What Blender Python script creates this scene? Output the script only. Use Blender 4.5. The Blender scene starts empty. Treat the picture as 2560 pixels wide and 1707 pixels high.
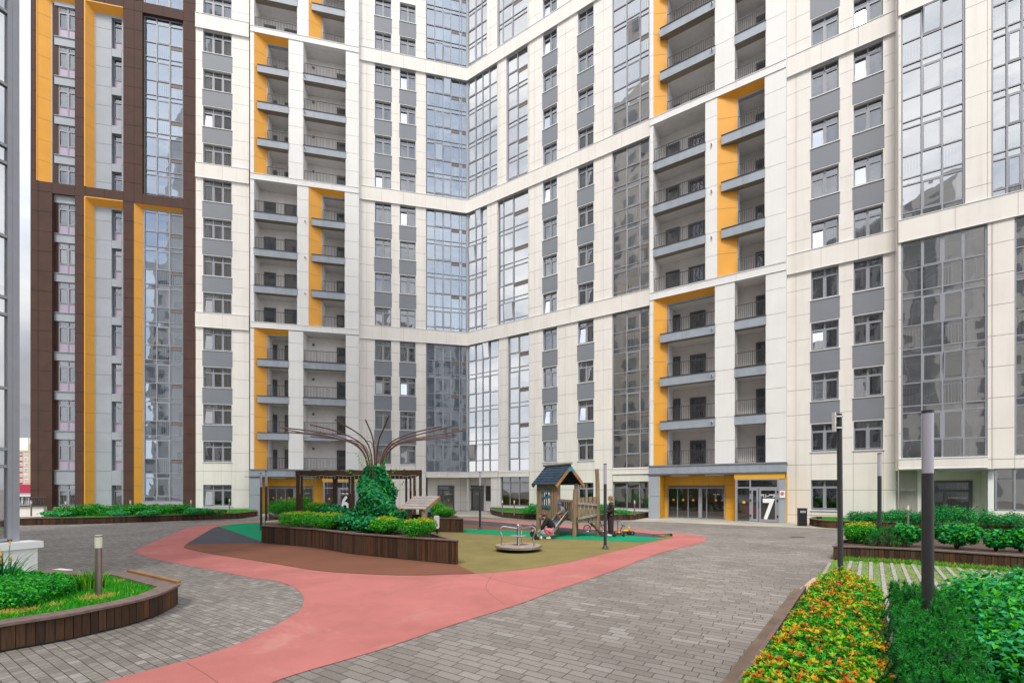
import bpy, math, random
import numpy as np
from mathutils import Vector, Matrix
sc = bpy.context.scene
rad = math.radians
# ---------------------------------------------------------------- camera, world, sun, exposure
cam = bpy.data.objects.new("camera", bpy.data.cameras.new("camera"))
sc.collection.objects.link(cam); sc.camera = cam
cam.location = (0, 0, 2.0); cam.rotation_euler = (rad(90), 0, 0)
cam.data.lens = 16; cam.data.sensor_width = 36; cam.data.shift_y = 0.144
cam.data.clip_start = 0.1; cam.data.clip_end = 3000
SUN_EL, SUN_AZ = 55, 200
w = bpy.data.worlds.new("World"); sc.world = w; w.use_nodes = True
nt = w.node_tree; nt.nodes.clear()
out = nt.nodes.new('ShaderNodeOutputWorld'); bg = nt.nodes.new('ShaderNodeBackground')
sky = nt.nodes.new('ShaderNodeTexSky'); sky.sky_type = 'NISHITA'; sky.sun_disc = False
sky.sun_elevation = rad(SUN_EL); sky.sun_rotation = rad(SUN_AZ)
tc = nt.nodes.new('ShaderNodeTexCoord'); mp = nt.nodes.new('ShaderNodeMapping'); mp.inputs['Scale'].default_value = (1, 1, 2.2)
nz = nt.nodes.new('ShaderNodeTexNoise'); nz.inputs['Scale'].default_value = 2.6; nz.inputs['Detail'].default_value = 7; nz.inputs['Roughness'].default_value = .58
nz2 = nt.nodes.new('ShaderNodeTexNoise'); nz2.inputs['Scale'].default_value = 4.3; nz2.inputs['Detail'].default_value = 6
rp = nt.nodes.new('ShaderNodeValToRGB'); rp.color_ramp.elements[0].position = .27; rp.color_ramp.elements[1].position = .43
rp2 = nt.nodes.new('ShaderNodeValToRGB'); rp2.color_ramp.elements[0].position = .3; rp2.color_ramp.elements[1].position = .7
rp2.color_ramp.elements[0].color = (6.6, 7.2, 8.2, 1); rp2.color_ramp.elements[1].color = (12.5, 12.5, 12.6, 1)
mx = nt.nodes.new('ShaderNodeMixRGB')
L = nt.links.new
L(tc.outputs['Generated'], mp.inputs['Vector']); L(mp.outputs[0], nz.inputs['Vector']); L(mp.outputs[0], nz2.inputs['Vector'])
L(nz.outputs['Fac'], rp.inputs[0]); L(nz2.outputs['Fac'], rp2.inputs[0])
L(rp.outputs[0], mx.inputs[0]); L(sky.outputs[0], mx.inputs[1]); L(rp2.outputs[0], mx.inputs[2])
sx_ = nt.nodes.new('ShaderNodeSeparateXYZ'); L(tc.outputs['Generated'], sx_.inputs[0])
ma = nt.nodes.new('ShaderNodeMath'); ma.operation = 'MULTIPLY_ADD'; ma.inputs[1].default_value = -.55; L(sx_.outputs[1], ma.inputs[0]); L(sx_.outputs[2], ma.inputs[2])
mr_ = nt.nodes.new('ShaderNodeMapRange'); mr_.inputs['From Min'].default_value = -.2; mr_.inputs['From Max'].default_value = .26; mr_.inputs['To Min'].default_value = .26; mr_.inputs['To Max'].default_value = 1.0
L(ma.outputs[0], mr_.inputs[0]); mm_ = nt.nodes.new('ShaderNodeMixRGB'); mm_.blend_type = 'MULTIPLY'; mm_.inputs[0].default_value = 1
L(mx.outputs[0], mm_.inputs[1]); L(mr_.outputs[0], mm_.inputs[2])
L(mm_.outputs[0], bg.inputs[0]); bg.inputs[1].default_value = 0.12; L(bg.outputs[0], out.inputs[0])
sl = bpy.data.lights.new("sun", 'SUN'); sun = bpy.data.objects.new("sun", sl); sc.collection.objects.link(sun)
sl.energy = 1.8; sl.angle = rad(14); sl.color = (1, .95, .87)
_az, _el = rad(SUN_AZ), rad(SUN_EL)
sd = Vector((math.sin(_az) * math.cos(_el), math.cos(_az) * math.cos(_el), math.sin(_el)))
sun.rotation_euler = sd.to_track_quat('Z', 'Y').to_euler()
sc.view_settings.view_transform = 'Standard'; sc.view_settings.look = 'None'
sc.view_settings.exposure = 0.54; sc.view_settings.gamma = 1
sc.cycles.max_bounces = 7; sc.cycles.diffuse_bounces = 3; sc.cycles.glossy_bounces = 3; sc.cycles.transparent_max_bounces = 12
sc.cycles.transmission_bounces = 3; sc.cycles.caustics_reflective = False; sc.cycles.caustics_refractive = False
sc.cycles.sample_clamp_indirect = 6
try: sc.cycles.use_denoising = True
except Exception: pass

# ---------------------------------------------------------------- helpers
COL = sc.collection
def new_mat(name):
    m = bpy.data.materials.new(name); m.use_nodes = True
    return m, m.node_tree, m.node_tree.nodes['Principled BSDF']
def pbr(name, col, rough=.6, var=.12, scale=3.0, bump=0, bscale=60, metal=0, spec=.5, stretch=None, transl=0):
    m, t, b = new_mat(name)
    b.inputs['Roughness'].default_value = rough; b.inputs['Metallic'].default_value = metal
    b.inputs['Specular IOR Level'].default_value = spec
    tcn = t.nodes.new('ShaderNodeTexCoord'); src = tcn.outputs['Object']
    if stretch:
        mpn = t.nodes.new('ShaderNodeMapping'); mpn.inputs['Scale'].default_value = stretch
        t.links.new(src, mpn.inputs[0]); src = mpn.outputs[0]
    if var > 0:
        n = t.nodes.new('ShaderNodeTexNoise'); n.inputs['Scale'].default_value = scale; n.inputs['Detail'].default_value = 5
        t.links.new(src, n.inputs['Vector'])
        r = t.nodes.new('ShaderNodeValToRGB')
        r.color_ramp.elements[0].position = .3; r.color_ramp.elements[1].position = .7
        r.color_ramp.elements[0].color = tuple(c * (1 - var) for c in col) + (1,)
        r.color_ramp.elements[1].color = tuple(min(1, c * (1 + var)) for c in col) + (1,)
        t.links.new(n.outputs['Fac'], r.inputs[0]); t.links.new(r.outputs[0], b.inputs['Base Color'])
        if rough < .95:
            mr = t.nodes.new('ShaderNodeMapRange'); mr.inputs['To Min'].default_value = max(.02, rough - .08); mr.inputs['To Max'].default_value = min(1, rough + .1)
            t.links.new(n.outputs['Fac'], mr.inputs[0]); t.links.new(mr.outputs[0], b.inputs['Roughness'])
    else:
        b.inputs['Base Color'].default_value = tuple(col) + (1,)
    if bump > 0:
        n2 = t.nodes.new('ShaderNodeTexNoise'); n2.inputs['Scale'].default_value = bscale; n2.inputs['Detail'].default_value = 3
        t.links.new(src, n2.inputs['Vector'])
        bp = t.nodes.new('ShaderNodeBump'); bp.inputs['Strength'].default_value = bump; bp.inputs['Distance'].default_value = .01
        t.links.new(n2.outputs['Fac'], bp.inputs['Height']); t.links.new(bp.outputs[0], b.inputs['Normal'])
    if transl > 0:
        o = [n for n in t.nodes if n.type == 'OUTPUT_MATERIAL'][0]
        tr = t.nodes.new('ShaderNodeBsdfTranslucent'); tr.inputs[0].default_value = tuple(min(1, c * 1.3) for c in col) + (1,)
        ms = t.nodes.new('ShaderNodeMixShader'); ms.inputs[0].default_value = transl
        t.links.new(b.outputs[0], ms.inputs[1]); t.links.new(tr.outputs[0], ms.inputs[2]); t.links.new(ms.outputs[0], o.inputs[0])
    return m
def glass(name, refl=.3, tint=(.72, .76, .78), wav=.25, wscale=.9, rcol=(.92, .95, 1)):
    m, t, b = new_mat(name); t.nodes.remove(b)
    o = [n for n in t.nodes if n.type == 'OUTPUT_MATERIAL'][0]
    tr = t.nodes.new('ShaderNodeBsdfTransparent'); tr.inputs[0].default_value = tint + (1,)
    gl = t.nodes.new('ShaderNodeBsdfGlossy'); gl.inputs['Roughness'].default_value = .01; gl.inputs[0].default_value = rcol + (1,)
    ms = t.nodes.new('ShaderNodeMixShader')
    fr = t.nodes.new('ShaderNodeLayerWeight'); fr.inputs[0].default_value = .35
    mr = t.nodes.new('ShaderNodeMapRange'); mr.inputs['To Min'].default_value = refl; mr.inputs['To Max'].default_value = 1
    t.links.new(fr.outputs['Fresnel'], mr.inputs[0]); t.links.new(mr.outputs[0], ms.inputs[0])
    tcn = t.nodes.new('ShaderNodeTexCoord'); n = t.nodes.new('ShaderNodeTexNoise'); n.inputs['Scale'].default_value = wscale
    n.inputs['Detail'].default_value = 1.5
    t.links.new(tcn.outputs['Object'], n.inputs['Vector'])
    bp = t.nodes.new('ShaderNodeBump'); bp.inputs['Strength'].default_value = wav; bp.inputs['Distance'].default_value = .06
    t.links.new(n.outputs['Fac'], bp.inputs['Height']); t.links.new(bp.outputs[0], gl.inputs['Normal'])
    t.links.new(tr.outputs[0], ms.inputs[1]); t.links.new(gl.outputs[0], ms.inputs[2]); t.links.new(ms.outputs[0], o.inputs[0])
    return m
class MB:
    def __init__(s): s.v = []; s.f = []; s.m = []
    def poly(s, pts, mi=0):
        k = len(s.v); s.v += [tuple(p) for p in pts]; s.f.append(tuple(range(k, k + len(pts)))); s.m.append(mi)
    def box(s, x0, x1, y0, y1, z0, z1, mi=0):
        s.hexa([(x0, y0, z0), (x1, y0, z0), (x1, y1, z0), (x0, y1, z0), (x0, y0, z1), (x1, y0, z1), (x1, y1, z1), (x0, y1, z1)], mi)
    def hexa(s, p, mi=0):
        k = len(s.v); s.v += [tuple(q) for q in p]
        for f in ((0, 3, 2, 1), (4, 5, 6, 7), (0, 1, 5, 4), (1, 2, 6, 5), (2, 3, 7, 6), (3, 0, 4, 7)):
            s.f.append(tuple(k + i for i in f)); s.m.append(mi)
    def beam(s, a, b, w, h, mi=0, up=(0, 0, 1)):     # rectangular bar from a to b, width w (sideways), height h (along up)
        a = Vector(a); b = Vector(b); d = (b - a).normalized(); u = Vector(up)
        if abs(d.dot(u)) > .98: u = Vector((1, 0, 0))
        sdir = d.cross(u).normalized(); u2 = sdir.cross(d).normalized()
        sv = sdir * w / 2; uv = u2 * h / 2
        s.hexa([a - sv - uv, a + sv - uv, b + sv - uv, b - sv - uv, a - sv + uv, a + sv + uv, b + sv + uv, b - sv + uv], mi)
    def tube(s, pts, r, n=8, mi=0, cap=True):
        pts = [Vector(p) for p in pts]; R = r if isinstance(r, (list, tuple)) else [r] * len(pts)
        k0 = len(s.v); prev = None
        for i, p in enumerate(pts):
            d = (pts[min(i + 1, len(pts) - 1)] - pts[max(i - 1, 0)]).normalized()
            if prev is None:
                a = Vector((0, 0, 1)) if abs(d.z) < .9 else Vector((1, 0, 0)); u = d.cross(a).normalized()
            else: u = (prev - d * prev.dot(d)).normalized()
            prev = u; v2 = d.cross(u)
            for j in range(n):
                an = 2 * math.pi * j / n; s.v.append(tuple(p + (u * math.cos(an) + v2 * math.sin(an)) * R[i]))
        for i in range(len(pts) - 1):
            for j in range(n):
                a = k0 + i * n + j; b = k0 + i * n + (j + 1) % n
                s.f.append((a, b, b + n, a + n)); s.m.append(mi)
        if cap:
            s.f.append(tuple(k0 + j for j in reversed(range(n)))); s.m.append(mi)
            e = k0 + (len(pts) - 1) * n; s.f.append(tuple(e + j for j in range(n))); s.m.append(mi)
    def lathe(s, c, prof, n=16, mi=0):
        k = len(s.v)
        for r, z in prof:
            for j in range(n):
                an = 2 * math.pi * j / n; s.v.append((c[0] + r * math.cos(an), c[1] + r * math.sin(an), c[2] + z))
        for i in range(len(prof) - 1):
            for j in range(n):
                a = k + i * n + j; b = k + i * n + (j + 1) % n; s.f.append((a, b, b + n, a + n)); s.m.append(mi)
        s.f.append(tuple(k + j for j in reversed(range(n)))); s.m.append(mi)
        e = k + (len(prof) - 1) * n; s.f.append(tuple(e + j for j in range(n))); s.m.append(mi)
    def prism(s, poly, z0, z1, mi=0, side=None):
        s.poly([(x, y, z1) for x, y in poly], mi)
        for i in range(len(poly)):
            a = poly[i]; b = poly[(i + 1) % len(poly)]
            s.poly([(a[0], a[1], z0), (b[0], b[1], z0), (b[0], b[1], z1), (a[0], a[1], z1)], mi if side is None else side)
    def ell(s, c, r, n=12, mi=0, rot=None):
        k = len(s.v); M = rot or Matrix.Identity(3); m2 = max(5, n // 2 + 1)
        for i in range(m2 + 1):
            th = math.pi * i / m2
            for j in range(n):
                an = 2 * math.pi * j / n
                p = Vector((r[0] * math.sin(th) * math.cos(an), r[1] * math.sin(th) * math.sin(an), r[2] * math.cos(th)))
                s.v.append(tuple(M @ p + Vector(c)))
        for i in range(m2):
            for j in range(n):
                a = k + i * n + j; b = k + i * n + (j + 1) % n; s.f.append((a, a + n, b + n, b)); s.m.append(mi)
    def mesh(s, name, mats):
        me = bpy.data.meshes.new(name); me.from_pydata(s.v, [], s.f)
        for m in mats: me.materials.append(m)
        me.polygons.foreach_set('material_index', s.m); me.update(); return me
    def build(s, name, mats, parent=None, smooth=False, loc=(0, 0, 0)):
        if not isinstance(mats, (list, tuple)): mats = [mats]
        me = s.mesh(name, mats)
        if smooth:
            me.polygons.foreach_set('use_smooth', [True] * len(me.polygons))
            try: me.set_sharp_from_angle(angle=rad(40))
            except Exception: pass
        return link(name, me, parent, loc)
def link(name, me, parent=None, loc=(0, 0, 0)):
    o = bpy.data.objects.new(name, me); COL.objects.link(o); o.location = loc
    if parent: o.parent = parent
    return o
def tag(o, label=None, cat=None, group=None, kind=None):
    if label: o['label'] = label
    if cat: o['category'] = cat
    if group: o['group'] = group
    if kind: o['kind'] = kind
    return o
def thing(name, label, cat, loc=(0, 0, 0), rz=0, group=None):
    o = link(name, None, None, loc); o.rotation_euler = (0, 0, rz); o.empty_display_size = .3
    return tag(o, label, cat, group)
def dup(root, loc, rz=None, label=None, scale=None):
    r = root.copy(); COL.objects.link(r); r.location = loc
    if rz is not None: r.rotation_euler = (0, 0, rz)
    if scale: r.scale = (scale,) * 3
    if label: r['label'] = label
    for ch in [c for c in list(COL.objects) if c.parent == root]:
        c = ch.copy(); COL.objects.link(c); c.parent = r
    return r
F_, CX_, HY_ = 1138.0, 1280.0, 1222.0     # focal length in photo pixels, principal column, horizon row: used to read plan positions off the photograph
def G(px, py, z=0.0):                      # plan position of a point seen at (px, py) standing at height z
    d = F_ * (2 - z) / (py - HY_); return ((px - CX_) / F_ * d, d)
def D(px, d): return ((px - CX_) / F_ * d, d)
def smooth_poly(p, n=6, closed=True):
    out = []; N = len(p)
    for i in range(N if closed else N - 1):
        a, b, c, d = (Vector(p[(i + k) % N]) if closed else Vector(p[min(max(i + k, 0), N - 1)]) for k in (-1, 0, 1, 2))
        for j in range(n):
            t = j / n; out.append(tuple(.5 * ((2 * b) + (c - a) * t + (2 * a - 5 * b + 4 * c - d) * t * t + (3 * b - a - 3 * c + d) * t ** 3)))
    if not closed: out.append(tuple(p[-1]))
    return out
def text_obj(name, s, size, m, parent, loc, off=0.0, align='CENTER', rot=(rad(90), 0, 0), sx=1.0):
    cu = bpy.data.curves.new(name, 'FONT'); cu.body = s; cu.size = size; cu.align_x = align; cu.extrude = .002; cu.offset = off
    to = bpy.data.objects.new(name, cu); COL.objects.link(to)
    dg = bpy.context.evaluated_depsgraph_get(); me = bpy.data.meshes.new_from_object(to.evaluated_get(dg))
    bpy.data.objects.remove(to); me.materials.clear(); me.materials.append(m)
    o = link(name, me, parent, loc); o.rotation_euler = rot; o.scale = (sx, 1, 1); return o
# ---------------------------------------------------------------- materials
M = {}
M['cream'] = pbr('cream cladding', (.775, .735, .685), .55, .035, .7, .06, 90)
M['white'] = pbr('white cladding', (.76, .75, .735), .55, .03, .8, .06, 90)
def grime(m, amt=.09):
    t = m.node_tree; b = t.nodes['Principled BSDF']; lk = b.inputs['Base Color'].links[0].from_socket
    tcn = t.nodes.new('ShaderNodeTexCoord'); mp = t.nodes.new('ShaderNodeMapping'); mp.inputs['Scale'].default_value = (3.2, 3.2, .16); t.links.new(tcn.outputs['Object'], mp.inputs[0])
    n = t.nodes.new('ShaderNodeTexNoise'); n.inputs['Scale'].default_value = 1; n.inputs['Detail'].default_value = 6; n.inputs['Roughness'].default_value = .6; t.links.new(mp.outputs[0], n.inputs['Vector'])
    r = t.nodes.new('ShaderNodeMapRange'); r.inputs['From Min'].default_value = .48; r.inputs['From Max'].default_value = .78; r.inputs['To Min'].default_value = 0; r.inputs['To Max'].default_value = amt * 3; t.links.new(n.outputs['Fac'], r.inputs[0])
    x = t.nodes.new('ShaderNodeMixRGB'); x.inputs[2].default_value = (.46, .40, .31, 1); t.links.new(r.outputs[0], x.inputs[0]); t.links.new(lk, x.inputs[1]); t.links.new(x.outputs[0], b.inputs['Base Color'])
grime(M['cream'], .085); grime(M['white'], .05)
M['joint'] = pbr('panel joint shadow gap', (.24, .21, .17), .9, 0)
M['jointd'] = pbr('dark panel joint', (.02, .015, .012), .9, 0)
M['trim'] = pbr('white metal trim', (.8, .8, .81), .4, .03, 2)
M['brown'] = pbr('brown cladding', (.078, .042, .033), .75, .16, 1.2, .08, 90, spec=.25)
M['orange'] = pbr('orange cladding', (.78, .36, .035), .5, .05, 1.0, .04, 90)
M['ochre'] = pbr('ochre cladding', (.72, .38, .035), .5, .05, 1.0)
M['spandrel'] = pbr('grey spandrel cladding', (.195, .21, .238), .55, .05, 1.2)
M['ledge'] = pbr('pale grey fascia', (.30, .335, .385), .45, .1, 2.5, stretch=(1, 1, .4))
M['pgrey'] = pbr('pale grey cladding', (.33, .36, .40), .5, .07, 1.1)
M['lilac'] = pbr('lilac enamel panel', (.40, .335, .44), .4, .05, 1.5)
M['frame'] = pbr('grey window frame', (.29, .30, .335), .4, .05, 4)
M['framed'] = pbr('dark window frame', (.10, .105, .12), .4, .05, 4)
M['rail'] = pbr('dark railing steel', (.05, .045, .045), .5, .1, 5)
M['stucco'] = pbr('loggia stucco', (.80, .775, .755), .85, .05, 2.5, .15, 200)
M['soffit'] = pbr('loggia soffit', (.72, .71, .71), .85, .05, 2.5)
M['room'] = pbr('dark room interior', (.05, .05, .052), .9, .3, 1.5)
M['inner'] = pbr('glazed loggia inner wall', (.85, .83, .80), .85, .12, .6)
M['sheer'] = pbr('sheer curtain', (.42, .42, .41), .9, .15, 8)
M['drape'] = pbr('beige curtain', (.34, .29, .24), .9, .2, 8)
M['drapeg'] = pbr('green curtain', (.12, .26, .17), .9, .2, 8)
M['drapev'] = pbr('violet curtain', (.09, .07, .2), .9, .2, 8)
M['drapey'] = pbr('yellow curtain', (.6, .38, .06), .9, .2, 8)
M['grille'] = pbr('brown vent grille', (.17, .135, .12), .6, .1, 5)
M['baluster'] = pbr('white loggia baluster', (.75, .75, .75), .5, .05, 5)
M['glass'] = glass('window glass', .17, (.8, .84, .85), .12, 1.3)
M['cglass'] = glass('curtain wall glass', .40, (.93, .95, .96), .15, .8, (1, 1, 1))
M['cglassl'] = glass('curtain wall glass with tinted reflection', .38, (.90, .94, .97), .15, .8, (.66, .75, .87))  # same glass as cglass, with a bluer sky reflection put into its colour
M['glassb'] = glass('open sash glass', .6, (.8, .84, .85), .05, 1.0)
M['dglass'] = glass('entrance glass', .12, (.55, .58, .58), .12, .8)
M['lamp'] = pbr('light fitting', (.8, .78, .7), .4, 0)
M['chrome'] = pbr('brushed steel', (.55, .55, .56), .28, .08, 20, metal=1)
M['black'] = pbr('black plastic', (.012, .012, .014), .45, .1, 5)
M['dot'] = pbr('yellow warning disc', (.75, .36, .02), .5, 0)
M['signwhite'] = pbr('white vinyl lettering', (.85, .85, .85), .5, 0)
M['red'] = pbr('red print', (.6, .03, .04), .5, 0)
# ---------------------------------------------------------------- facade frames
CORNER = ((1168 - CX_) / F_ * 41.4, 41.4)
class Frame:
    def __init__(s, o, ang): s.o = o; s.a = ang; s.ex = (math.cos(ang), math.sin(ang)); s.ey = (-math.sin(ang), math.cos(ang))
    def x(s, px, off=0.0):
        r = (px - CX_) / F_
        return (r * (s.o[1] + off * s.ey[1]) - s.o[0] - off * s.ey[0]) / (s.ex[0] - r * s.ex[1])
    def w(s, x, y): return (s.o[0] + x * s.ex[0] + y * s.ey[0], s.o[1] + x * s.ex[1] + y * s.ey[1])
FL = Frame(CORNER, rad(12.84)); FR = Frame(CORNER, rad(-33.2))
def inside(ops, x): return [(a[2], a[3]) for a in ops if a[0] - 1e-4 < x < a[1] + 1e-4]
def wall(root, name, x0, x1, z0, z1, ops, mat, y=0.0, rev=.3, revmat=None, row=1.5, row0=0.0, extra=(), trim=True, joint=None, gap=.011, maxw=None):
    mb = MB(); xs = sorted(set([x0, x1] + [v for o in ops for v in o[:2] if x0 < v < x1] + [e for e in extra if x0 < e < x1]))
    if maxw:
        nx = [xs[0]]
        for a, b in zip(xs[:-1], xs[1:]):
            k = max(1, math.ceil((b - a) / maxw)); nx += [a + (b - a) * (i + 1) / k for i in range(k)]
        xs = nx
    for a, b in zip(xs[:-1], xs[1:]):
        if b - a < .012: continue
        cuts = sorted(inside(ops, (a + b) / 2)); z = z0; sol = []
        for c in cuts:
            if c[0] > z: sol.append((z, min(c[0], z1)))
            z = max(z, c[1])
        if z < z1: sol.append((z, z1))
        for s0, s1 in sol:
            if s1 - s0 < .01: continue
            mb.poly([(a, y + .03, s0), (b, y + .03, s0), (b, y + .03, s1), (a, y + .03, s1)], 1)
            zs = [s0]; k = math.ceil((s0 - row0) / row + .15)
            while row0 + k * row < s1 - .15: zs.append(row0 + k * row); k += 1
            zs.append(s1)
            for p, q in zip(zs[:-1], zs[1:]):
                g0 = gap if p > s0 else 0; g1 = gap if q < s1 else 0
                A, B, P, Q = a + gap * .6, b - gap * .6, p + g0, q - g1
                mb.poly([(A, y, P), (B, y, P), (B, y, Q), (A, y, Q)], 0)
                for e in (((A, P), (A, Q)), ((B, Q), (B, P)), ((B, P), (A, P)), ((A, Q), (B, Q))):
                    mb.poly([(e[0][0], y, e[0][1]), (e[1][0], y, e[1][1]), (e[1][0], y + .03, e[1][1]), (e[0][0], y + .03, e[0][1])], 0)
    for (a, b, c, d) in [o[:4] for o in ops]:
        mb.poly([(a, y, c), (a, y, d), (a, y + rev, d), (a, y + rev, c)], 2); mb.poly([(b, y, c), (b, y + rev, c), (b, y + rev, d), (b, y, d)], 2)
        mb.poly([(a, y, c), (a, y + rev, c), (b, y + rev, c), (b, y, c)], 2); mb.poly([(a, y, d), (b, y, d), (b, y + rev, d), (a, y + rev, d)], 2)
        if trim:
            t = .035
            mb.box(a - t, a, y - .012, y + .02, c, d, 3); mb.box(b, b + t, y - .012, y + .02, c, d, 3)
            mb.box(a - t, b + t, y - .012, y + .02, d, d + t, 3); mb.box(a - t - .03, b + t + .03, y - .06, y + .02, c - .04, c, 3)
    return mb.build(name, [mat, joint or M['joint'], revmat or M['trim'], M['trim']], root)
R_ = random.Random(7)
WIN = {}
def win_meshes(w, h, n, upper=.42, lil=0):
    key = (round(w, 2), round(h, 2), n, lil)
    if key in WIN: return WIN[key]
    mb = MB(); t = .06; hw = w / 2; b0 = lil
    mb.box(-hw, -hw + t, 0, .07, 0, h); mb.box(hw - t, hw, 0, .07, 0, h); mb.box(-hw + t, hw - t, 0, .07, h - t, h); mb.box(-hw + t, hw - t, 0, .07, 0, t)
    zt = h - upper; mb.box(-hw + t, hw - t, -.005, .065, zt - .035, zt + .035)
    if lil: mb.box(-hw + t, hw - t, -.005, .065, lil - .035, lil + .035)
    panes = []; cw = w / n
    for i in range(1, n): mb.box(-hw + i * cw - .04, -hw + i * cw + .04, -.01, .06, t, h - t)
    for i in range(n):
        xa = -hw + i * cw + .04; xb = xa + cw - .08; za = (lil or t) + .03; zb = zt - .04; s = .045
        mb.box(xa, xa + s, -.02, .05, za, zb); mb.box(xb - s, xb, -.02, .05, za, zb); mb.box(xa + s, xb - s, -.02, .05, za, za + s); mb.box(xa + s, xb - s, -.02, .05, zb - s, zb)
        panes.append((xa + s, xb - s, za + s, zb - s)); panes.append((xa, xb, zt + .035, h - t))
        if lil: mb.box(xa, xb, .02, .05, t, lil - .035, 1)
    fr = mb.mesh('window', [M['frame'], M['lilac']])
    ps = []
    for v in range(4):
        g = MB()
        for (xa, xb, za, zb) in (panes if v < 3 else panes[1:]):
            q = R_.uniform(-.006, .006); e = R_.uniform(-.006, .006)
            g.poly([(xa, .035 + q, za), (xb, .035 - q, za + 0), (xb, .035 - q + e, zb), (xa, .035 + q + e, zb)], 0)
        ps.append(g.mesh('pane', [M['glass']]))
    xa, xb, za, zb = panes[0]; g = MB(); s = .05; xa -= s; xb += s; za -= s; zb += s; k = .12 * (zb - za)
    def T(x, z, o): return (x, -.045 + o + k * (z - za) / (zb - za) * .9, z)
    for (a, b, c, d) in ((xa, xa + s, za, zb), (xb - s, xb, za, zb), (xa + s, xb - s, za, za + s), (xa + s, xb - s, zb - s, zb)):
        g.hexa([T(a, c, -.02), T(b, c, -.02), T(b, c, .02), T(a, c, .02), T(a, d, -.02), T(b, d, -.02), T(b, d, .02), T(a, d, .02)])
    g.poly([T(xa + s, za + s, 0), T(xb - s, za + s, 0), T(xb - s, zb - s, 0), T(xa + s, zb - s, 0)], 1); ps.append(g.mesh('open_sash', [M['frame'], M['glassb']]))
    cs = []
    mats = [M['sheer'], M['room'], M['drape'], M['drapeg'], M['drapev'], M['drapey']]
    for v in range(9):
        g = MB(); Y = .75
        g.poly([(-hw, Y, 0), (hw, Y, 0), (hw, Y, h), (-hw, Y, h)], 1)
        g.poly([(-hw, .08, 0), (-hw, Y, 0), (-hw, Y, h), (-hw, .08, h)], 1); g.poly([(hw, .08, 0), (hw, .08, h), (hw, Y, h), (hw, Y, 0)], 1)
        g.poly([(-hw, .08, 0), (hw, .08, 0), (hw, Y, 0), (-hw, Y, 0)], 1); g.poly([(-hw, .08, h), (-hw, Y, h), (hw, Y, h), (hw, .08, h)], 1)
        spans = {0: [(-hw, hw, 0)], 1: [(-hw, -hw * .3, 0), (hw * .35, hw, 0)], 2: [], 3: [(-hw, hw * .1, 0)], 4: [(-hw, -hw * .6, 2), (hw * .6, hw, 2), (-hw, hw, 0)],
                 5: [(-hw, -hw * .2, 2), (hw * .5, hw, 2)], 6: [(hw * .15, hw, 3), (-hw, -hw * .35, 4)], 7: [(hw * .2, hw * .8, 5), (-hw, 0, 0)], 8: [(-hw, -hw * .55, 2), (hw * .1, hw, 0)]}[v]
        for a, b, mi in spans:
            k = max(4, int((b - a) / .07)); yb = .2 if mi else .26
            pr = None
            for i in range(k + 1):
                x = a + (b - a) * i / k; yy = yb + (.025 if i % 2 else -.02) + R_.uniform(-.01, .01)
                if pr: g.poly([(pr[0], pr[1], .03), (x, yy, .03), (x, yy, h - .02), (pr[0], pr[1], h - .02)], mi)
                pr = (x, yy)
        cs.append(g.mesh('curtain', mats))
    WIN[key] = (fr, ps, cs); return WIN[key]
SUR = {}
def put_window(root, x0, x1, z0, z1, y, n, var=None, lil=0, upper=.42, sur=False):
    fr, ps, cs = win_meshes(x1 - x0, z1 - z0, n, upper, lil)
    o = link('window', fr, root, ((x0 + x1) / 2, y, z0))
    if R_.random() < .2 and not lil: link('pane', ps[3], o); link('open_sash', ps[4], o)
    else: link('pane', R_.choice(ps[:3]), o)
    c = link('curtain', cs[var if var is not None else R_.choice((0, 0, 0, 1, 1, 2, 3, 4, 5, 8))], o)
    if sur:
        k = (round(x1 - x0, 2), round(z1 - z0, 2), round(y, 2))
        if k not in SUR:
            m = MB(); h, w = z1 - z0, (x1 - x0) / 2; a, b = -y - .012, -y + .02
            m.box(-w - .04, -w, a, b, 0, h); m.box(w, w + .04, a, b, 0, h); m.box(-w - .04, w + .04, a, b, h, h + .04); m.box(-w - .07, w + .07, a - .05, b, -.045, 0); SUR[k] = m.mesh('window_surround', [M['trim']])
        link('window_surround', SUR[k], o)
    return o
def railing_mesh(w, h=.95, name='railing', m=None, step=.115):
    mb = MB(); mb.box(0, w, -.02, .02, h - .035, h); mb.box(0, w, -.015, .015, .04, .065)
    n = max(2, int(w / step))
    for i in range(n + 1):
        x = w * i / n; t = .02 if i % 8 else .034
        mb.box(max(0, x - t / 2), min(w, x + t / 2), -.014, .014, .02, h - .035)
    return mb.mesh(name, [m or M['rail']])
DOORS = {}
def bdoor(root, x0, x1, z0, z1, y):           # loggia door or window, dark frame
    key = (round(x1 - x0, 2), round(z1 - z0, 2))
    if key not in DOORS:
        w, h = key; mb = MB(); t = .12
        mb.box(0, t, -.03, .04, 0, h); mb.box(w - t, w, -.03, .04, 0, h); mb.box(t, w - t, -.03, .04, h - t, h); mb.box(t, w - t, -.03, .04, 0, t)
        if h > 1.9: mb.box(t, w - t, -.025, .04, .78, .86)
        g = MB(); g.poly([(t, .0, t), (w - t, .0, t), (w - t, .0, h - t), (t, .0, h - t)])
        g2 = MB(); g2.poly([(t, .045, t), (w - t, .045, t), (w - t, .045, h - t), (t, .045, h - t)])
        DOORS[key] = (mb.mesh('balcony_door', [M['framed']]), g.mesh('pane', [M['dglass']]), g2.mesh('dark_room', [M['room']]))
    a, b, c = DOORS[key]; o = link('balcony_door' if z1 - z0 > 1.9 else 'balcony_window', a, root, (x0, y, z0)); link('pane', b, o); link('curtain', c, o)  # the curtain child is a dark sheet imitating the unlit room behind
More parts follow.
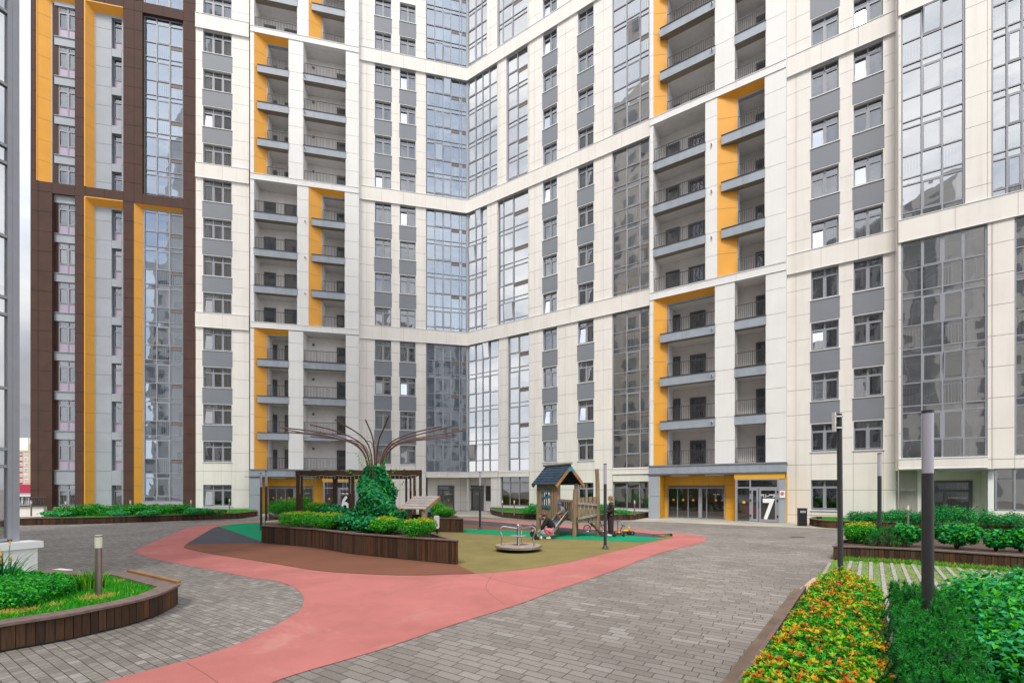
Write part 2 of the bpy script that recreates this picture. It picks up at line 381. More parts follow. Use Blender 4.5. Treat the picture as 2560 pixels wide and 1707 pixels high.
def lining(root, cells, y0, depth):            # stucco cavity behind each loggia opening
    mb = MB()
    for (a, b, c, d) in cells:
        Y = y0 + depth
        mb.poly([(a, Y, c), (b, Y, c), (b, Y, d), (a, Y, d)], 0); mb.poly([(a, y0, c), (a, Y, c), (a, Y, d), (a, y0, d)], 0)
        mb.poly([(b, y0, c), (b, y0, d), (b, Y, d), (b, Y, c)], 0); mb.poly([(a, y0, c), (b, y0, c), (b, Y, c), (a, Y, c)], 1)
        mb.poly([(a, y0, d), (a, Y, d), (b, Y, d), (b, y0, d)], 1)
    return mb.build('loggia_interior', [M['stucco'], M['soffit']], root)
def curtain_wall(root, xs, z0, z1, y, h3=(0, .35, 1.55), sash=(), grille=(), seed=0, rows_between=None, interior=True, glassm=None, name='glazed_bay', rail=True, zoff=0):
    rnd = random.Random(seed); mb = MB(); t = .035; x0, x1 = xs[0], xs[-1]
    zs = [z0]; 
    for k in range(-1, 20):
        for hh in h3:
            z = 3 * k + hh + zoff
            if z0 + .12 < z < z1 - .12: zs.append(z)
    zs = sorted(zs) + [z1]
    for x in xs: mb.box(x - t, x + t, y - .06, y + .08, z0, z1)
    for i, z in enumerate(zs):
        for xa, xb in zip(xs[:-1], xs[1:]): mb.box(xa + t, xb - t, y - .05, y + .07, z - t * .8, z + t * .8)
    bay = mb.build(name, [M['frame']], root)
    g = MB(); sm = MB(); gr = MB(); hasg = False; hass = False
    for j, (za, zb) in enumerate(zip(zs[:-1], zs[1:])):
        for i, (xa, xb) in enumerate(zip(xs[:-1], xs[1:])):
            A, B, P, Q = xa + t, xb - t, za + t, zb - t
            if Q - P < .05: continue
            ph = (za - zoff) % 3; ismain = (zb - za) > 1.2
            if i in grille and abs(ph - h3[1]) < .12 and zb - za > .9:
                gr = MB(); gr.box(A, B, y - .02, y + .03, Q - .28, Q); Q -= .3; gr.build('vent_grille', [M['grille']], bay)
            q = rnd.uniform(-.004, .004); e = rnd.uniform(-.004, .004)
            if i in sash and ismain and abs(ph - h3[2]) < .12:
                s = .055; hass = True; op = rnd.random()
                dy = rnd.choice((0, 0, 0, .0, .0, -.16))
                z_t = Q
                # the sash frame, bottom hung ones lean a little outwards
                def P3(x, z, off=0): return (x, y - .03 + off + dy * (1 - (z - P) / (Q - P)) * -1 * 0 + dy * ((z - P) / (Q - P)), z)
                sm = MB()
                for (a, b, c, d2) in ((A, A + s, P, Q), (B - s, B, P, Q), (A + s, B - s, P, P + s), (A + s, B - s, Q - s, Q)):
                    sm.hexa([P3(a, c, -.03), P3(b, c, -.03), P3(b, c, .03), P3(a, c, .03), P3(a, d2, -.03), P3(b, d2, -.03), P3(b, d2, .03), P3(a, d2, .03)])
                sm.build('sash', [M['frame']], bay)
                g.poly([P3(A + s, P + s), P3(B - s, P + s), P3(B - s, Q - s), P3(A + s, Q - s)])
            else:
                g.poly([(A, y + q, P), (B, y - q, P), (B, y - q + e, Q), (A, y + q + e, Q)])
    g.build('pane', [glassm or M['cglass']], bay)
    if interior:
        it = MB(); Y = y + 1.35
        it.poly([(x0, Y, z0), (x1, Y, z0), (x1, Y, z1), (x0, Y, z1)], 0)
        it.poly([(x0, y + .1, z0), (x0, Y, z0), (x0, Y, z1), (x0, y + .1, z1)], 0); it.poly([(x1, y + .1, z0), (x1, y + .1, z1), (x1, Y, z1), (x1, Y, z0)], 0)
        for k in range(0, 18):
            z = 3 * k + zoff
            if z0 - .2 < z < z1 + .1:
                it.box(x0, x1, y + .12, Y - .004, z + .02, z + .3, 1)
                # balcony doors and clutter seen through the glass
                xx = x0 + .3
                while xx < x1 - .7:
                    if rnd.random() < .75: it.box(xx, xx + rnd.uniform(.6, 1.0), Y - .06, Y - .01, z + .32, z + 2.3 + rnd.uniform(-.3, .2), 2)
                    if rnd.random() < .3: it.box(xx, xx + .35, Y - .7, Y - .3, z + .32, z + rnd.uniform(.7, 1.5), rnd.choice((3, 4, 5, 2)))
                    xx += rnd.uniform(1.0, 1.6)
                if rnd.random() < .5: it.box(x0 + .2, x0 + .9, y + .5, y + .54, z + 1.1, z + rnd.uniform(1.9, 2.6), rnd.choice((3, 4, 5)))
        it.build('loggia_interior', [M['inner'], M['soffit'], M['room'], M['sheer'], M['drape'], M['drapey']], bay)
        if rail:
            rm = MB()
            for k in range(0, 18):
                z = 3 * k + zoff + .38
                if z > z0 - .4 and z + 1.05 < z1:
                    rm.box(x0 + .06, x1 - .06, y + .16, y + .19, z + .98, z + 1.02)
                    n = int((x1 - x0) / .13)
                    for i in range(n): xx = x0 + .08 + (x1 - x0 - .16) * i / n; rm.box(xx, xx + .022, y + .165, y + .185, max(z, z0), z + .98)
            rm.build('railing', [M['baluster']], bay)
    return bay
def cornice(root, x0, x1, z0, z1, y, mat, seg=2.9, proud=.1, name='cornice', ends=True):
    mb = MB(); n = max(1, round((x1 - x0) / seg))
    mb.box(x0, x1, y - proud + .02, y + .25, z0 + .02, z1 - .02, 1)
    for i in range(n):
        a = x0 + (x1 - x0) * i / n; b = x0 + (x1 - x0) * (i + 1) / n
        mb.box(a + (.006 if i else 0), b - (.006 if i < n - 1 else 0), y - proud, y - proud + .02, z0 + .03, z1 - .03, 0)
    mb.box(x0, x1, y - proud - .03, y + .02, z1 - .03, z1, 2); mb.box(x0, x1, y - proud - .03, y + .02, z0, z0 + .03, 2)
    return mb.build(name, [mat, M['joint'] if mat is not M['brown'] else M['jointd'], mat if mat is M['brown'] else M['trim']], root)
def splay(root, x0, xi, x1, z0, z1, zi, y, yi, mat, name='accent_frame', top=True, lip=0):
    # a splayed surround: left cheek from (x0,y) to (xi,yi), head from z1 down to zi, with panel joints; sides flat
    mb = MB(); n = max(1, int(round((z1 - z0) / 1.5)))
    def zc(x, i, tot): return 0
    for i in range(n):
        a = z0 + (z1 - z0) * i / n + .008; b = z0 + (z1 - z0) * (i + 1) / n - .008
        bo, bi = (z1, zi) if (i == n - 1 and top) else (b, b)
        mb.poly([(x0, y, a), (xi, yi, a), (xi, yi, bi), (x0, y, bo)], 0)
    mb.poly([(x0, y + .03, z0), (xi + .01, yi + .03, z0), (xi + .01, yi + .03, zi if top else z1), (x0, y + .03, z1)], 1)
    if top: mb.poly([(x0, y, z1), (xi, yi, zi), (x1, yi, zi), (x1, y, z1)], 0)
    if lip: mb.box(x0 - lip, x0, y - .03, y + .1, z0, z1 + (lip if top else 0), 2); 
    if lip and top: mb.box(x0, x1, y - .03, y + .1, z1, z1 + lip, 2)
    mb.box(xi, xi + .06, yi, yi + .3, z0, zi if top else z1, 3)
    if top: mb.box(xi + .06, x1, yi, yi + .3, zi - .06, zi, 3)
    return mb.build(name, [mat, M['joint'], mat, M['ledge']], root)
def fascia(root, x0, x1, z0, z1, y, mat, name='balcony_ledge', seg=1.6):
    mb = MB(); n = max(1, round((x1 - x0) / seg))
    mb.box(x0 + .004, x1 - .004, y + .015, y + .5, z0, z1 - .04, 1)
    for i in range(n):
        a = x0 + (x1 - x0) * i / n; b = x0 + (x1 - x0) * (i + 1) / n
        mb.box(a + .005, b - .005, y, y + .015, z0, z1 - .04, 0)
    mb.box(x0, x1, y - .04, y + .5, z1 - .04, z1, 2)
    return mb.build(name, [mat, M['joint'], M['rail'] if mat is M['ledge'] else M['trim']], root)
# ================================================================ BUILDINGS
H = 51.0
def shell(root, x0, x1, y0, y1, z1, mat):
    mb = MB(); mb.box(x0, x1, y0, y1, 0, z1); return mb.build('building_core', [mat], root)
# ---------------------------------------------------------------- brown tower (left)
BR = thing('apartment_building', 'dark brown clad apartment tower with yellow framed window columns', 'building', (CORNER[0], CORNER[1], 0), FL.a)
f = FL.x
rows_b = [(3 * k + .45, 3 * k + 2.85) for k in range(1, 16)]
def brown_top(z): return z < 24.35 or 25.15 < z < 39.4
ops = []
w1a, w1b = f(130), f(187); c2a, c2b = f(214), f(308); c3a, c3b = f(335), f(457.5); w1u = f(94)
ops.append((w1a, w1b, .6, 24.35)); ops.append((w1u, w1b, 25.15, 39.4)); ops.append((c2a, c2b, .35, 24.35)); ops.append((c2a, c2b, 25.15, 39.4))
ops.append((c3a, c3b, .75, 24.35)); ops.append((f(356), c3b, 25.15, 39.4))
for a, b in ((w1a, w1b), (c2a, c2b), (c3a, c3b)): ops.append((a, b, 40.2, H))
wall(BR, 'wall', f(75.5), f(489), 0, H, ops, M['brown'], rev=.5, revmat=M['brown'], trim=False, joint=M['jointd'], row0=.4, extra=(f(96),), maxw=2.2)
shell(BR, f(75.5) + .02, f(489) - .02, 2.4, 14, H + 1, M['brown'])
mb = MB(); mb.box(f(75.5), f(75.5) + .03, .03, 14, 0, H); mb.build('side_wall', [M['brown']], BR)
# window column W1
y1 = .28
for (a, b, zlo, zhi) in ((w1a, w1b, .6, 24.35), (w1a, w1b, 25.15, 39.4), (w1a, w1b, 40.2, H)):
    for k in range(0, 17):
        s0, s1 = (3 * k - .2, 3 * k + .45) if k != 1 else (2.35, 3.45)
        s0, s1 = max(s0, zlo), min(s1, zhi)
        if s1 - s0 > .1 and k > 0:
            sp = MB(); sp.box(a, b, y1 - .06, y1 + .2, s0, s1 - .04); sp.box(a, b, y1 - .12, y1 + .2, s1 - .04, s1); sp.build('spandrel', [M['pgrey']], BR)
for k in range(0, 15):
    za, zb = (3 * k + .45, 3 * k + 2.8) if k else (.7, 2.35)
    lil = .72 if k else 0
    if k == 8: put_window(BR, f(139), w1b, 25.2, 26.8, y1 + .02, 2, var=0); continue
    if za > 39.5 and za < 42: pass
    if za < 42: 
        if 24.2 < zb < 25.3 or 24.35 < za < 25.15: za = 25.2
        put_window(BR, f(139), w1b, max(za, .7) if not (25.15 < za < 25.4) else 25.2, zb, y1 + .02, 2, var=R_.choice((0, 1, 0, 5, 8, 3)), lil=lil if not (25.15 < za < 25.4) else 0)
mb = MB(); mb.box(w1a, f(139), y1, y1 + .3, .6, 24.35); mb.box(f(129.5, y1), f(139), y1 + .005, y1 + .3, 25.15, 39.4); mb.build('window_jamb', [M['brown']], BR)
splay(BR, w1u, f(128.5, y1), w1b, 25.17, 39.38, 39.05, -.02, y1, M['orange'], lip=.05)
# column 2: grey panel with narrow windows inside a yellow frame
y2 = .42
for zlo, zhi, nm in ((.35, 24.35, 0), (25.15, 39.4, 1)):
    splay(BR, c2a, f(237, .42), c2b, zlo + .02, zhi - .02, zhi - .4, -.02, y2 - .02, M['orange'], lip=.07)
    wops = []
    for k in range(0, 14):
        za, zb = (3 * k + .45, 3 * k + 2.85) if k else (.6, 2.3)
        if za > zlo and zb < zhi - .3 or (nm and abs(za - 24.45) < .1): wops.append((f(279, y2), f(304, y2), max(za, zlo + .05), zb))
    wall(BR, 'recessed_wall', f(238, y2) + .02, c2b, zlo, zhi, wops, M['pgrey'], y=y2, rev=.3, revmat=M['pgrey'], row0=.4, trim=False)
    for (a, b, za, zb) in wops:
        lil = .72 if zb - za > 2.2 else 0
        put_window(BR, a + .02, b, za, zb, y2 + .22, 1, var=R_.choice((0, 2, 4, 5, 1)), lil=lil)
# column 3: curtain wall
xs3 = [f(360, .2), f(391, .2), f(424, .2), f(456.5, .2)]
splay(BR, c3a, f(357, .3), c3b, .77, 24.33, 24.1, -.02, .3, M['orange'], lip=.0)
b1 = curtain_wall(BR, xs3, 1.05, 24.1, .3, h3=(-.1, .25, 1.4), sash=(1,), grille=(2,), seed=1, glassm=M['cglassl'])
b2 = curtain_wall(BR, xs3, 25.2, 39.35, .3, h3=(-.1, .25, 1.4), sash=(1,), grille=(2,), seed=2, glassm=M['cglassl'])
b3 = curtain_wall(BR, xs3, 40.2, H, .3, h3=(-.1, .25, 1.4), sash=(1,), grille=(2,), seed=3, glassm=M['cglassl'])
mb = MB(); mb.box(f(357, .3), c3b, .1, .5, .55, 1.0); mb.box(f(130), w1b, .1, .5, .3, .65); mb.build('plinth', [M['lilac']], BR)
# ---------------------------------------------------------------- cream building, left wing with entrance 6
LW = thing('apartment_building', 'cream apartment wing left of the glazed inner corner with entrance 6', 'building', (CORNER[0], CORNER[1], 0), FL.a)
BZ = [(3.05, 3.52), (15.0, 16.2), (27.0, 28.2), (39.0, 40.2)]
sills = [1.2 + 3 * k for k in range(1, 15)]
def wtop(s): return s + (1.8 if abs((s + 1.8) % 12 - 3) < .01 else 1.65)
def spans(x0, x1, zmax=H):      # window openings above the ground floor for one column
    return [(x0, x1, s, wtop(s)) for s in sills if wtop(s) < zmax + .1 and s < 44]
lx = {k: (f(a), f(b)) for k, (a, b) in {'A': (507.5, 579), 'E': (937, 978), 'F': (999.5, 1039)}.items()}
xl, xr = f(489), f(623)
opsA = spans(*lx['A'], 43) + [(lx['A'][0], lx['A'][1], .6, 2.35)]
wall(LW, 'wall', xl, xr, 0, H, opsA, M['cream'], rev=.22, row0=.45, extra=(f(553),) )
opsE = spans(*lx['E']) + spans(*lx['F'])
cx0, cx1 = f(1065), 0.0
for i, (za, zb) in enumerate([(3.52, 15.0), (16.2, 27.0), (28.2, 39.0), (40.2, H)]):
    opsE.append((cx0, cx1, za, zb))
opsE.append((cx0, cx1, 0, 3.05))
wall(LW, 'wall', f(897), 0, 0, H, opsE, M['cream'], rev=.22, row0=.45, extra=(f(917),), trim=False)
shell(LW, xl + .02, -.3, 2.6, 14, H + 1, M['cream'])
def spandrels(root, x0, x1, s_list, y=-.02):
    me = None
    for s in s_list:
        nxt = s - .05; prev = wtop(s - 3) + .05
        if nxt - prev > .5 and nxt - prev < 2:
            if me is None:
                mb = MB(); mb.box(x0 - .05, x1 + .05, y, y + .1, 0, nxt - prev); me = mb.mesh('spandrel', [M['spandrel']])
            link('spandrel', me, root, (0, 0, prev))
for k in ('A', 'E', 'F'):
    spandrels(LW, lx[k][0], lx[k][1], [s for s in sills if s < 44 and s > 5 and (s - 4.2) % 12 > .1])
    nn = 3 if k == 'A' else 2
    for s in sills:
        if s < (41.5 if k == 'A' else 44): put_window(LW, lx[k][0], lx[k][1], s, wtop(s), .16, nn, sur=(k != 'A'), var=(R_.choice((7, 7)) if k != 'A' and abs(s - 22.2) < .1 else (6 if k == 'A' and s < 4.5 else None)))
put_window(LW, lx['A'][0], lx['A'][1], .6, 2.35, .16, 3, var=2)
for (za, zb) in BZ[1:]:
    cornice(LW, xl, xr, za, zb, 0, M['cream'], 2.4); cornice(LW, f(897), 0, za, zb, 0, M['cream'], 2.05)
cornice(LW, cx0, .05, 3.05, 3.55, 0, M['cream'], 2.0)
xc = [f(p) for p in (1066.5, 1087, 1108, 1128, 1149, 1155)] + [-.06]
for i, (za, zb) in enumerate([(3.56, 15.0), (16.2, 27.0), (28.2, 39.0), (40.2, H)]):
    curtain_wall(LW, xc, za, zb, .14, sash=(1, 2), grille=(3, 5), seed=20 + i, glassm=M['cglassl'])
def loggia_stack(root, F, y0, px, kind, z0, z1, cream=None, doors=(), fl=None, lamps=None, zmax=47):
    # one four-storey section of the open loggia bay; px = photo columns of its edges
    x = F.x; a0, oa, oi, oe, pe = px['a0'], px['oa'], px['oi'], px['oe'], px['led']
    yi = y0 + .42
    A, I, E = x(oa, y0), x(oi, yi), x(oe, y0)
    spl = kind == 'splay'
    if spl:
        top = z1 < zmax; splay(root, A, x(oi, yi), E, z0, z1, z1 - .35, y0, yi, M['orange'])
        cx, yy = I + .07, yi
    else: cx, yy = A + .03, y0
    cells = []
    floors = [z0 + 3 * i + (0 if i else 0) for i in range(4)]
    base = round((z0 - .65) / 3) * 3
    for i in range(4):
        zf = base + 3 * i + .3; zc = base + 3 * i + 3.09 if i < 3 else (z1 - .33 if spl else z1 + .02)
        if zf > zmax: continue
        cells.append((cx, E - .02, max(zf, z0 - .4), zc))
        if i: fascia(root, x(pe, y0) if spl else A - .03, E + .03, base + 3 * i + .05, base + 3 * i + .65, y0 - .05, M['ledge'])
        w_ = (E - .03) - (cx + .02)
        link('railing', RAILS.setdefault((round(w_, 1), 0), railing_mesh(w_)), root, (cx + .02, y0 + .1 if not spl else yi - .18, base + 3 * i + .66))
        for (p0, p1, dz0, dz1) in doors:
            yb = yy + 1.5 - .05
            d0, d1 = x(p0, yb), min(x(p1, yb), E - .04)
            bdoor(root, max(d0, cx + .03), d1, zf + dz0, zf + dz1, yb)
        if lamps:
            lm = MB(); lx_ = x(lamps, yy + 1.45); lm.ell((lx_, yy + 1.43, zf + 2.2), (.11, .05, .11), 10); lm.build('wall_lamp', [M['grille']], root)
    lining(root, cells, yy, 1.5)
    return (A, E)
RAILS = {}
SEC = [(3.6, 15.12, 'A'), (15.66, 27.25, 'B'), (27.75, 39.25, 'A'), (39.75, H, 'B')]
yL = -.4
e0, e1 = f(625.5, yL), f(897, yL)
for z0, z1, kd in SEC:
    if kd == 'A':
        pl = dict(a0=625.5, oa=635, oi=667, oe=721, led=643); pr = dict(a0=758, oa=758.5, oi=0, oe=864, led=757)
        kl, kr = 'splay', 'plain'; dl = [(671, 693, 0, 2.1), (712, 724, .5, 2.1)]; dr = [(842, 866, 0, 2.1)]; lm = (None, 783.5)
    else:
        pl = dict(a0=625.5, oa=635.5, oi=0, oe=742.5, led=634); pr = dict(a0=771, oa=771.5, oi=805, oe=861.5, led=779)
        kl, kr = 'plain', 'splay'; dl = [(660, 690, 0, 2.1), (711, 744, .3, 2.1)]; dr = [(842, 862, 0, 2.1)]; lm = (None, None)
    o1 = loggia_stack(LW, FL, yL, pl, kl, z0, z1, doors=dl); o2 = loggia_stack(LW, FL, yL, pr, kr, z0, z1, doors=dr, lamps=lm[1])
    wall(LW, 'wall', e0, e1, z0, z1, [(o1[0], o1[1], z0, z1), (o2[0], o2[1], z0, z1)], M['white'], y=yL, rev=.3, row0=.6, trim=False)
    if z0 > 4: cornice(LW, e0, e1, z0 - .5, z0, yL, M['white'], 2.4, proud=.02)
mb = MB(); mb.box(e0 - .02, e0, yL + .03, 0, 3.6, H); mb.box(e1, e1 + .02, yL + .03, 0, 3.6, H); mb.build('bay_side', [M['white']], LW)
# ---- ground-floor entrance boxes
def entrance(root, F, pxs, yb, num, flats, split):
    x = F.x; X0, X1 = x(pxs['l'], yb), x(pxs['r'], yb); yr = -.15
    mb = MB(); mb.box(X0 + .01, X1 - .01, yb + .02, .0, 3.0, 3.52); n = 5
    for i in range(n):
        a = X0 + (X1 - X0) * i / n; b = X0 + (X1 - X0) * (i + 1) / n; mb.box(a + .005, b - .005, yb, yb + .02, 3.02, 3.52)
    mb.box(X0 - .03, X1 + .03, yb - .05, .0, 3.52, 3.6, 1); mb.box(X0 - .05, X1 + .02, yb - .06, yb + .1, 2.93, 3.0, 2)
    mb.box(X0 - .35, X0 - .04, yb - .02, yb + .1, 2.96, 3.0, 2)
    mb.build('canopy', [M['ledge'], M['spandrel'], M['framed']], root)
    pl = x(pxs['p'], yb)
    mb = MB(); mb.box(X0, pl, yb, 0, 1.52, 2.93); mb.box(X0, pl, yb, 0, 0, 1.5); mb.build('pier', [M['pgrey']], root)
    q0, q1 = x(pxs['q0'], yb), x(pxs['q1'], yb)
    # ochre lining of the recess
    mb = MB(); ysp = [0, .75, 1.5, 2.25, 2.93]
    gx0, gx1 = x(pxs['g0'], yr), x(pxs['g1'], yr)
    def tiles(pts, mi=0): mb.poly(pts, mi)
    for a, b in zip(ysp[:-1], ysp[1:]):
        mb.box(pl, pl + .02, yb + .03, yr, a + .006, b - .006)
        mb.box(q0 - .02, q0, yb + .03, yr, a + .006, b - .006)
        cur = pl + .03
        while cur < q0 - .05:
            nx = min(cur + .95, q0 - .03)
            if b <= 2.2 + .1 and cur < gx1 and nx > gx0:
                if cur < gx0 - .05: mb.box(cur, gx0, yr, yr + .02, a + .006, b - .006)
                if nx > gx1 + .05: mb.box(gx1, nx, yr, yr + .02, a + .006, b - .006)
            else: mb.box(cur + .005, nx - .005, yr, yr + .02, a + .006, b - .006)
            cur = nx
    mb.box(X1, X1 + .02, yb + .03, 0, 0, 2.93)
    mb.poly([(pl, yr + .025, 0), (q0, yr + .025, 0), (q0, yr + .025, 2.95), (pl, yr + .025, 2.95)], 1)
    qa = x(pxs['q0'] - 3, yb); mb.box(qa, X1 - .05, yb - .01, yb + .2, 2.62, 2.93)
    mb.build('entrance_lining', [M['ochre'], M['joint']], root)
    mb = MB(); mb.poly([(pl, yb, 2.94), (pl, 0, 2.94), (q0, 0, 2.94), (q0, yb, 2.94)]); mb.build('soffit', [M['spandrel']], root)
    lt = MB()
    for u in (.25, .72): lt.box(pl + (q0 - pl) * u - .55, pl + (q0 - pl) * u + .55, yb + .5, yb + .65, 2.86, 2.93)
    lt.build('ceiling_lamp', [M['lamp']], root)
    # recessed glazing: two fixed lights and a door leaf pair
    W = gx1 - gx0; h = 2.12; cuts = [0, .175, .37, .56, .60, .70, 1.0]
    mb = MB(); g = MB(); t = .05
    mb.box(gx0, gx1, yr - .06, yr + .02, h - .08, h); mb.box(gx0, gx1, yr - .06, yr + .02, 0, .08)
    for c in cuts: mb.box(gx0 + W * c - t / 2, gx0 + W * c + t / 2, yr - .06, yr + .02, .08, h - .08)
    mb.box(gx0 + W * .56, gx0 + W * .62, yr - .08, yr + .02, .08, h - .08)
    g.poly([(gx0, yr - .01, .08), (gx1, yr - .01, .08), (gx1, yr - .01, h - .08), (gx0, yr - .01, h - .08)])
    dr = mb.build('glazed_screen', [M['frame']], root); g.build('pane', [M['dglass']], dr)
    r = MB(); r.poly([(gx0, yr + .8, 0), (gx1, yr + .8, 0), (gx1, yr + .8, 2.5), (gx0, yr + .8, 2.5)]); r.build('dark_lobby', [M['room']], dr)
    d = MB()
    for c in (.1, .28, .46, .86): 
        cx = gx0 + W * c
        d.poly([(cx + .075 * math.cos(u * math.pi / 8), yr - .025, 1.27 + .075 * math.sin(u * math.pi / 8)) for u in range(16)])
    d.build('warning_disc', [M['dot']], dr)
    text_obj('flat_numbers', flats, .11, M['signwhite'], dr, (gx0 + W * .87, yr - .03, 1.62), .002)
    # front glazed door set
    W = q1 - q0; y = yb + .04; h = 2.62
    mb = MB(); g = MB()
    def bar(a, b, c, dd, p=0): mb.box(a, b, y - .05 - p, y + .05, c, dd)
    s1 = q0 + W * .35
    bar(q0, q0 + .12, 0, h); bar(q1 - .1, q1, 0, h); bar(q0 + .12, q1 - .1, h - .07, h); bar(q0 + .12, q1 - .1, 2.06, 2.13, .005); bar(s1 - .04, s1 + .04, 0, h, .01); bar(q0 + .12, q1 - .1, 0, .07)
    ds = s1 + (q1 - s1) * .30
    for (a, b) in ((s1 + .05, ds - .02), (ds + .02, q1 - .11)):
        s = .1; bar(a, a + s, .07, 2.05, .02); bar(b - s, b, .07, 2.05, .02); bar(a + s, b - s, .07, .2, .02); bar(a + s, b - s, 1.93, 2.05, .02)
    g.poly([(q0, y, .07), (q1, y, .07), (q1, y, h - .07), (q0, y, h - .07)])
    ed = mb.build('entrance_door', [M['frame']], root); g.build('pane', [M['dglass']], ed)
    r = MB(); r.poly([(q0, -.1, 0), (q1, -.1, 0), (q1, -.1, 2.7), (q0, -.1, 2.7)]); r.build('lobby_wall', [M['drape']], ed)
    hd = MB()
    for zz in (.35, 1.28, 1.8):
        hd.box(s1 - .02, s1 + .06, y - .12, y - .05, zz, zz + .1); hd.box(q1 - .12, q1 - .04, y - .12, y - .05, zz, zz + .1)
    hd.tube([(ds + .0, y - .12, .85), (ds + .0, y - .12, 1.25)], .014, 6); hd.build('handle', [M['black']], ed)
    cxm = (ds + q1 - .11) / 2
    text_obj('house_number', num, 1.72, M['signwhite'], ed, (cxm + .02, y - .035, .22), .045, sx=.72)
    text_obj('flat_numbers', flats, .25, M['signwhite'], ed, (cxm, y - .035, 1.52), .007, sx=.84)
    d = MB(); d.poly([(q0 + .12 + (s1 - q0 - .12) / 2 + .09 * math.cos(u * math.pi / 8), y - .03, 1.2 + .09 * math.sin(u * math.pi / 8)) for u in range(16)]); d.build('warning_disc', [M['dot']], ed)
    mb = MB(); mb.box(q1, X1, yb + .02, 0, 0, 1.38); mb.box(q1, X1, yb + .02, 0, 1.4, 2.62); mb.build('pier', [M['pgrey']], root)
    return X0, X1, q1, yb
entrance(LW, FL, dict(l=623.5, r=898, p=651, g0=672, g1=782, q0=808, q1=880), -1.35, '6', '628\u2013810', 0)
mb = MB(); mb.box(e0, e1, -.02, .1, 0, 3.0); mb.build('wall', [M['white']], LW)
def storage_door(root, F, pa, pb, y, z1=2.35, txt=True, side=1):
    x = F.x; a, b = x(pa, y), x(pb, y); mb = MB(); g = MB(); t = .13
    mb.box(a, a + t, y - .05, y + .02, 0, z1); mb.box(b - t, b, y - .05, y + .02, 0, z1); mb.box(a + t, b - t, y - .05, y + .02, z1 - .12, z1); mb.box(a + t, b - t, y - .05, y + .02, 1.85, 1.98)
    m_ = a + t + (b - a - 2 * t) * .28; mb.box(m_ - .06, m_ + .06, y - .05, y + .02, 0, 1.85); mb.box(a + t, b - t, y - .05, y + .02, 0, .12)
    g.poly([(a, y - .01, 0), (b, y - .01, 0), (b, y - .01, z1), (a, y - .01, z1)])
    d = mb.build('storage_door', [M['framed'] if txt else M['frame']], root); g.build('pane', [M['dglass']], d)
    r = MB(); r.poly([(a, y + .03, 0), (b, y + .03, 0), (b, y + .03, z1), (a, y + .03, z1)]); r.build('dark_room', [M['room']], d)
    if txt:
        cx = (m_ + b - t) / 2
        text_obj('door_lettering', '\u041a\u041e\u041b\u042f\u0421\u041e\u0427\u041d\u0410\u042f', .085, M['signwhite'], d, (cx + .08, y - .06, 1.52), .002)
        q = MB(); q.poly([(cx + .02 + .07 * math.cos(u * math.pi / 6), y - .06, .98 + .07 * math.sin(u * math.pi / 6)) for u in range(12)]); q.poly([(cx - .3 + .04 * math.cos(u * math.pi / 3), y - .06, 1.55 + .05 * math.sin(u * math.pi / 3)) for u in range(6)]); q.build('warning_disc', [M['dot']], d)
# recess below the glazed corner, left half
def recess(root, F, xa, xb, depth, doors, skin, open_l=False, open_r=False, z1=3.05):
    mb = MB(); xs = np.linspace(xa, xb, 5)
    for a, b in zip(xs[:-1], xs[1:]):
        for p, q in ((0, .75), (.75, 1.9), (1.9, z1)): mb.poly([(a + .006, depth, p + .006), (b - .006, depth, p + .006), (b - .006, depth, q - .006), (a + .006, depth, q - .006)])
    mb.poly([(xa, depth + .02, 0), (xb, depth + .02, 0), (xb, depth + .02, z1), (xa, depth + .02, z1)], 1)
    if not open_l: mb.poly([(xa, 0, 0), (xa, depth, 0), (xa, depth, z1), (xa, 0, z1)])
    if not open_r: mb.poly([(xb, 0, 0), (xb, 0, z1), (xb, depth, z1), (xb, depth, 0)])
    mb.poly([(xa, 0, z1), (xa, depth, z1), (xb, depth, z1), (xb, 0, z1)])
    mb.build('recess_wall', [M['cream'], M['joint']], root)
    for a, b, t in doors: storage_door(root, F, a, b, depth - .01, txt=t)
recess(LW, FL, f(1069), 0.56, 1.3, [(1094, 1136, True)], M['cream'], open_r=True)
# ---------------------------------------------------------------- cream building, right wing with entrance 7
RW = thing('apartment_building', 'cream apartment wing right of the glazed inner corner with entrance 7', 'building', (CORNER[0], CORNER[1], 0), FR.a)
g_ = FR.x
rx = {k: (g_(a), g_(b)) for k, (a, b) in {'A': (1357, 1392.5), 'B': (1444.5, 1484), 'C': (2028, 2097), 'D': (2134, 2208)}.items()}
secs = [(3.56, 15.0), (16.2, 27.0), (28.2, 39.0), (40.2, H)]
cA = [(1246.5, 1269.5, 1322), (1217, 1244, 1320.5), (1243, 1266, 1319), (1217, 1243, 1318)]
opsR = spans(*rx['A'], 44) + spans(*rx['B'], 41) + [(rx['B'][0], rx['B'][1], .75, 2.5), (g_(1532), g_(1622), .55, 2.55), (g_(1251), g_(1323), .55, 3.05)]
for (za, zb), (p, q, r) in zip(secs, cA):
    opsR.append((0, g_(p), za, zb)); opsR.append((g_(q), g_(r), za, zb)); opsR.append((g_(1531), g_(1623), za, zb))
opsR.append((0, g_(1227), 0, 3.05))
xw1 = g_(1626)
wall(RW, 'wall', 0, xw1, 0, H, opsR, M['cream'], rev=.22, row0=.45, extra=(g_(1337), g_(1413), g_(1508)), trim=False)
for k in ('A', 'B', 'C', 'D'):
    lim = {'A': 42, 'B': 40, 'C': 34, 'D': 34}[k]
    spandrels(RW, rx[k][0], rx[k][1], [s for s in sills if 5 < s < lim and (s - 4.2) % 12 > .1])
    for s in sills:
        if s < lim: put_window(RW, rx[k][0], rx[k][1], s, wtop(s), .2, 2, sur=(k in 'AB'))
put_window(RW, rx['B'][0], rx['B'][1], .75, 2.5, .2, 2, var=1, sur=True)
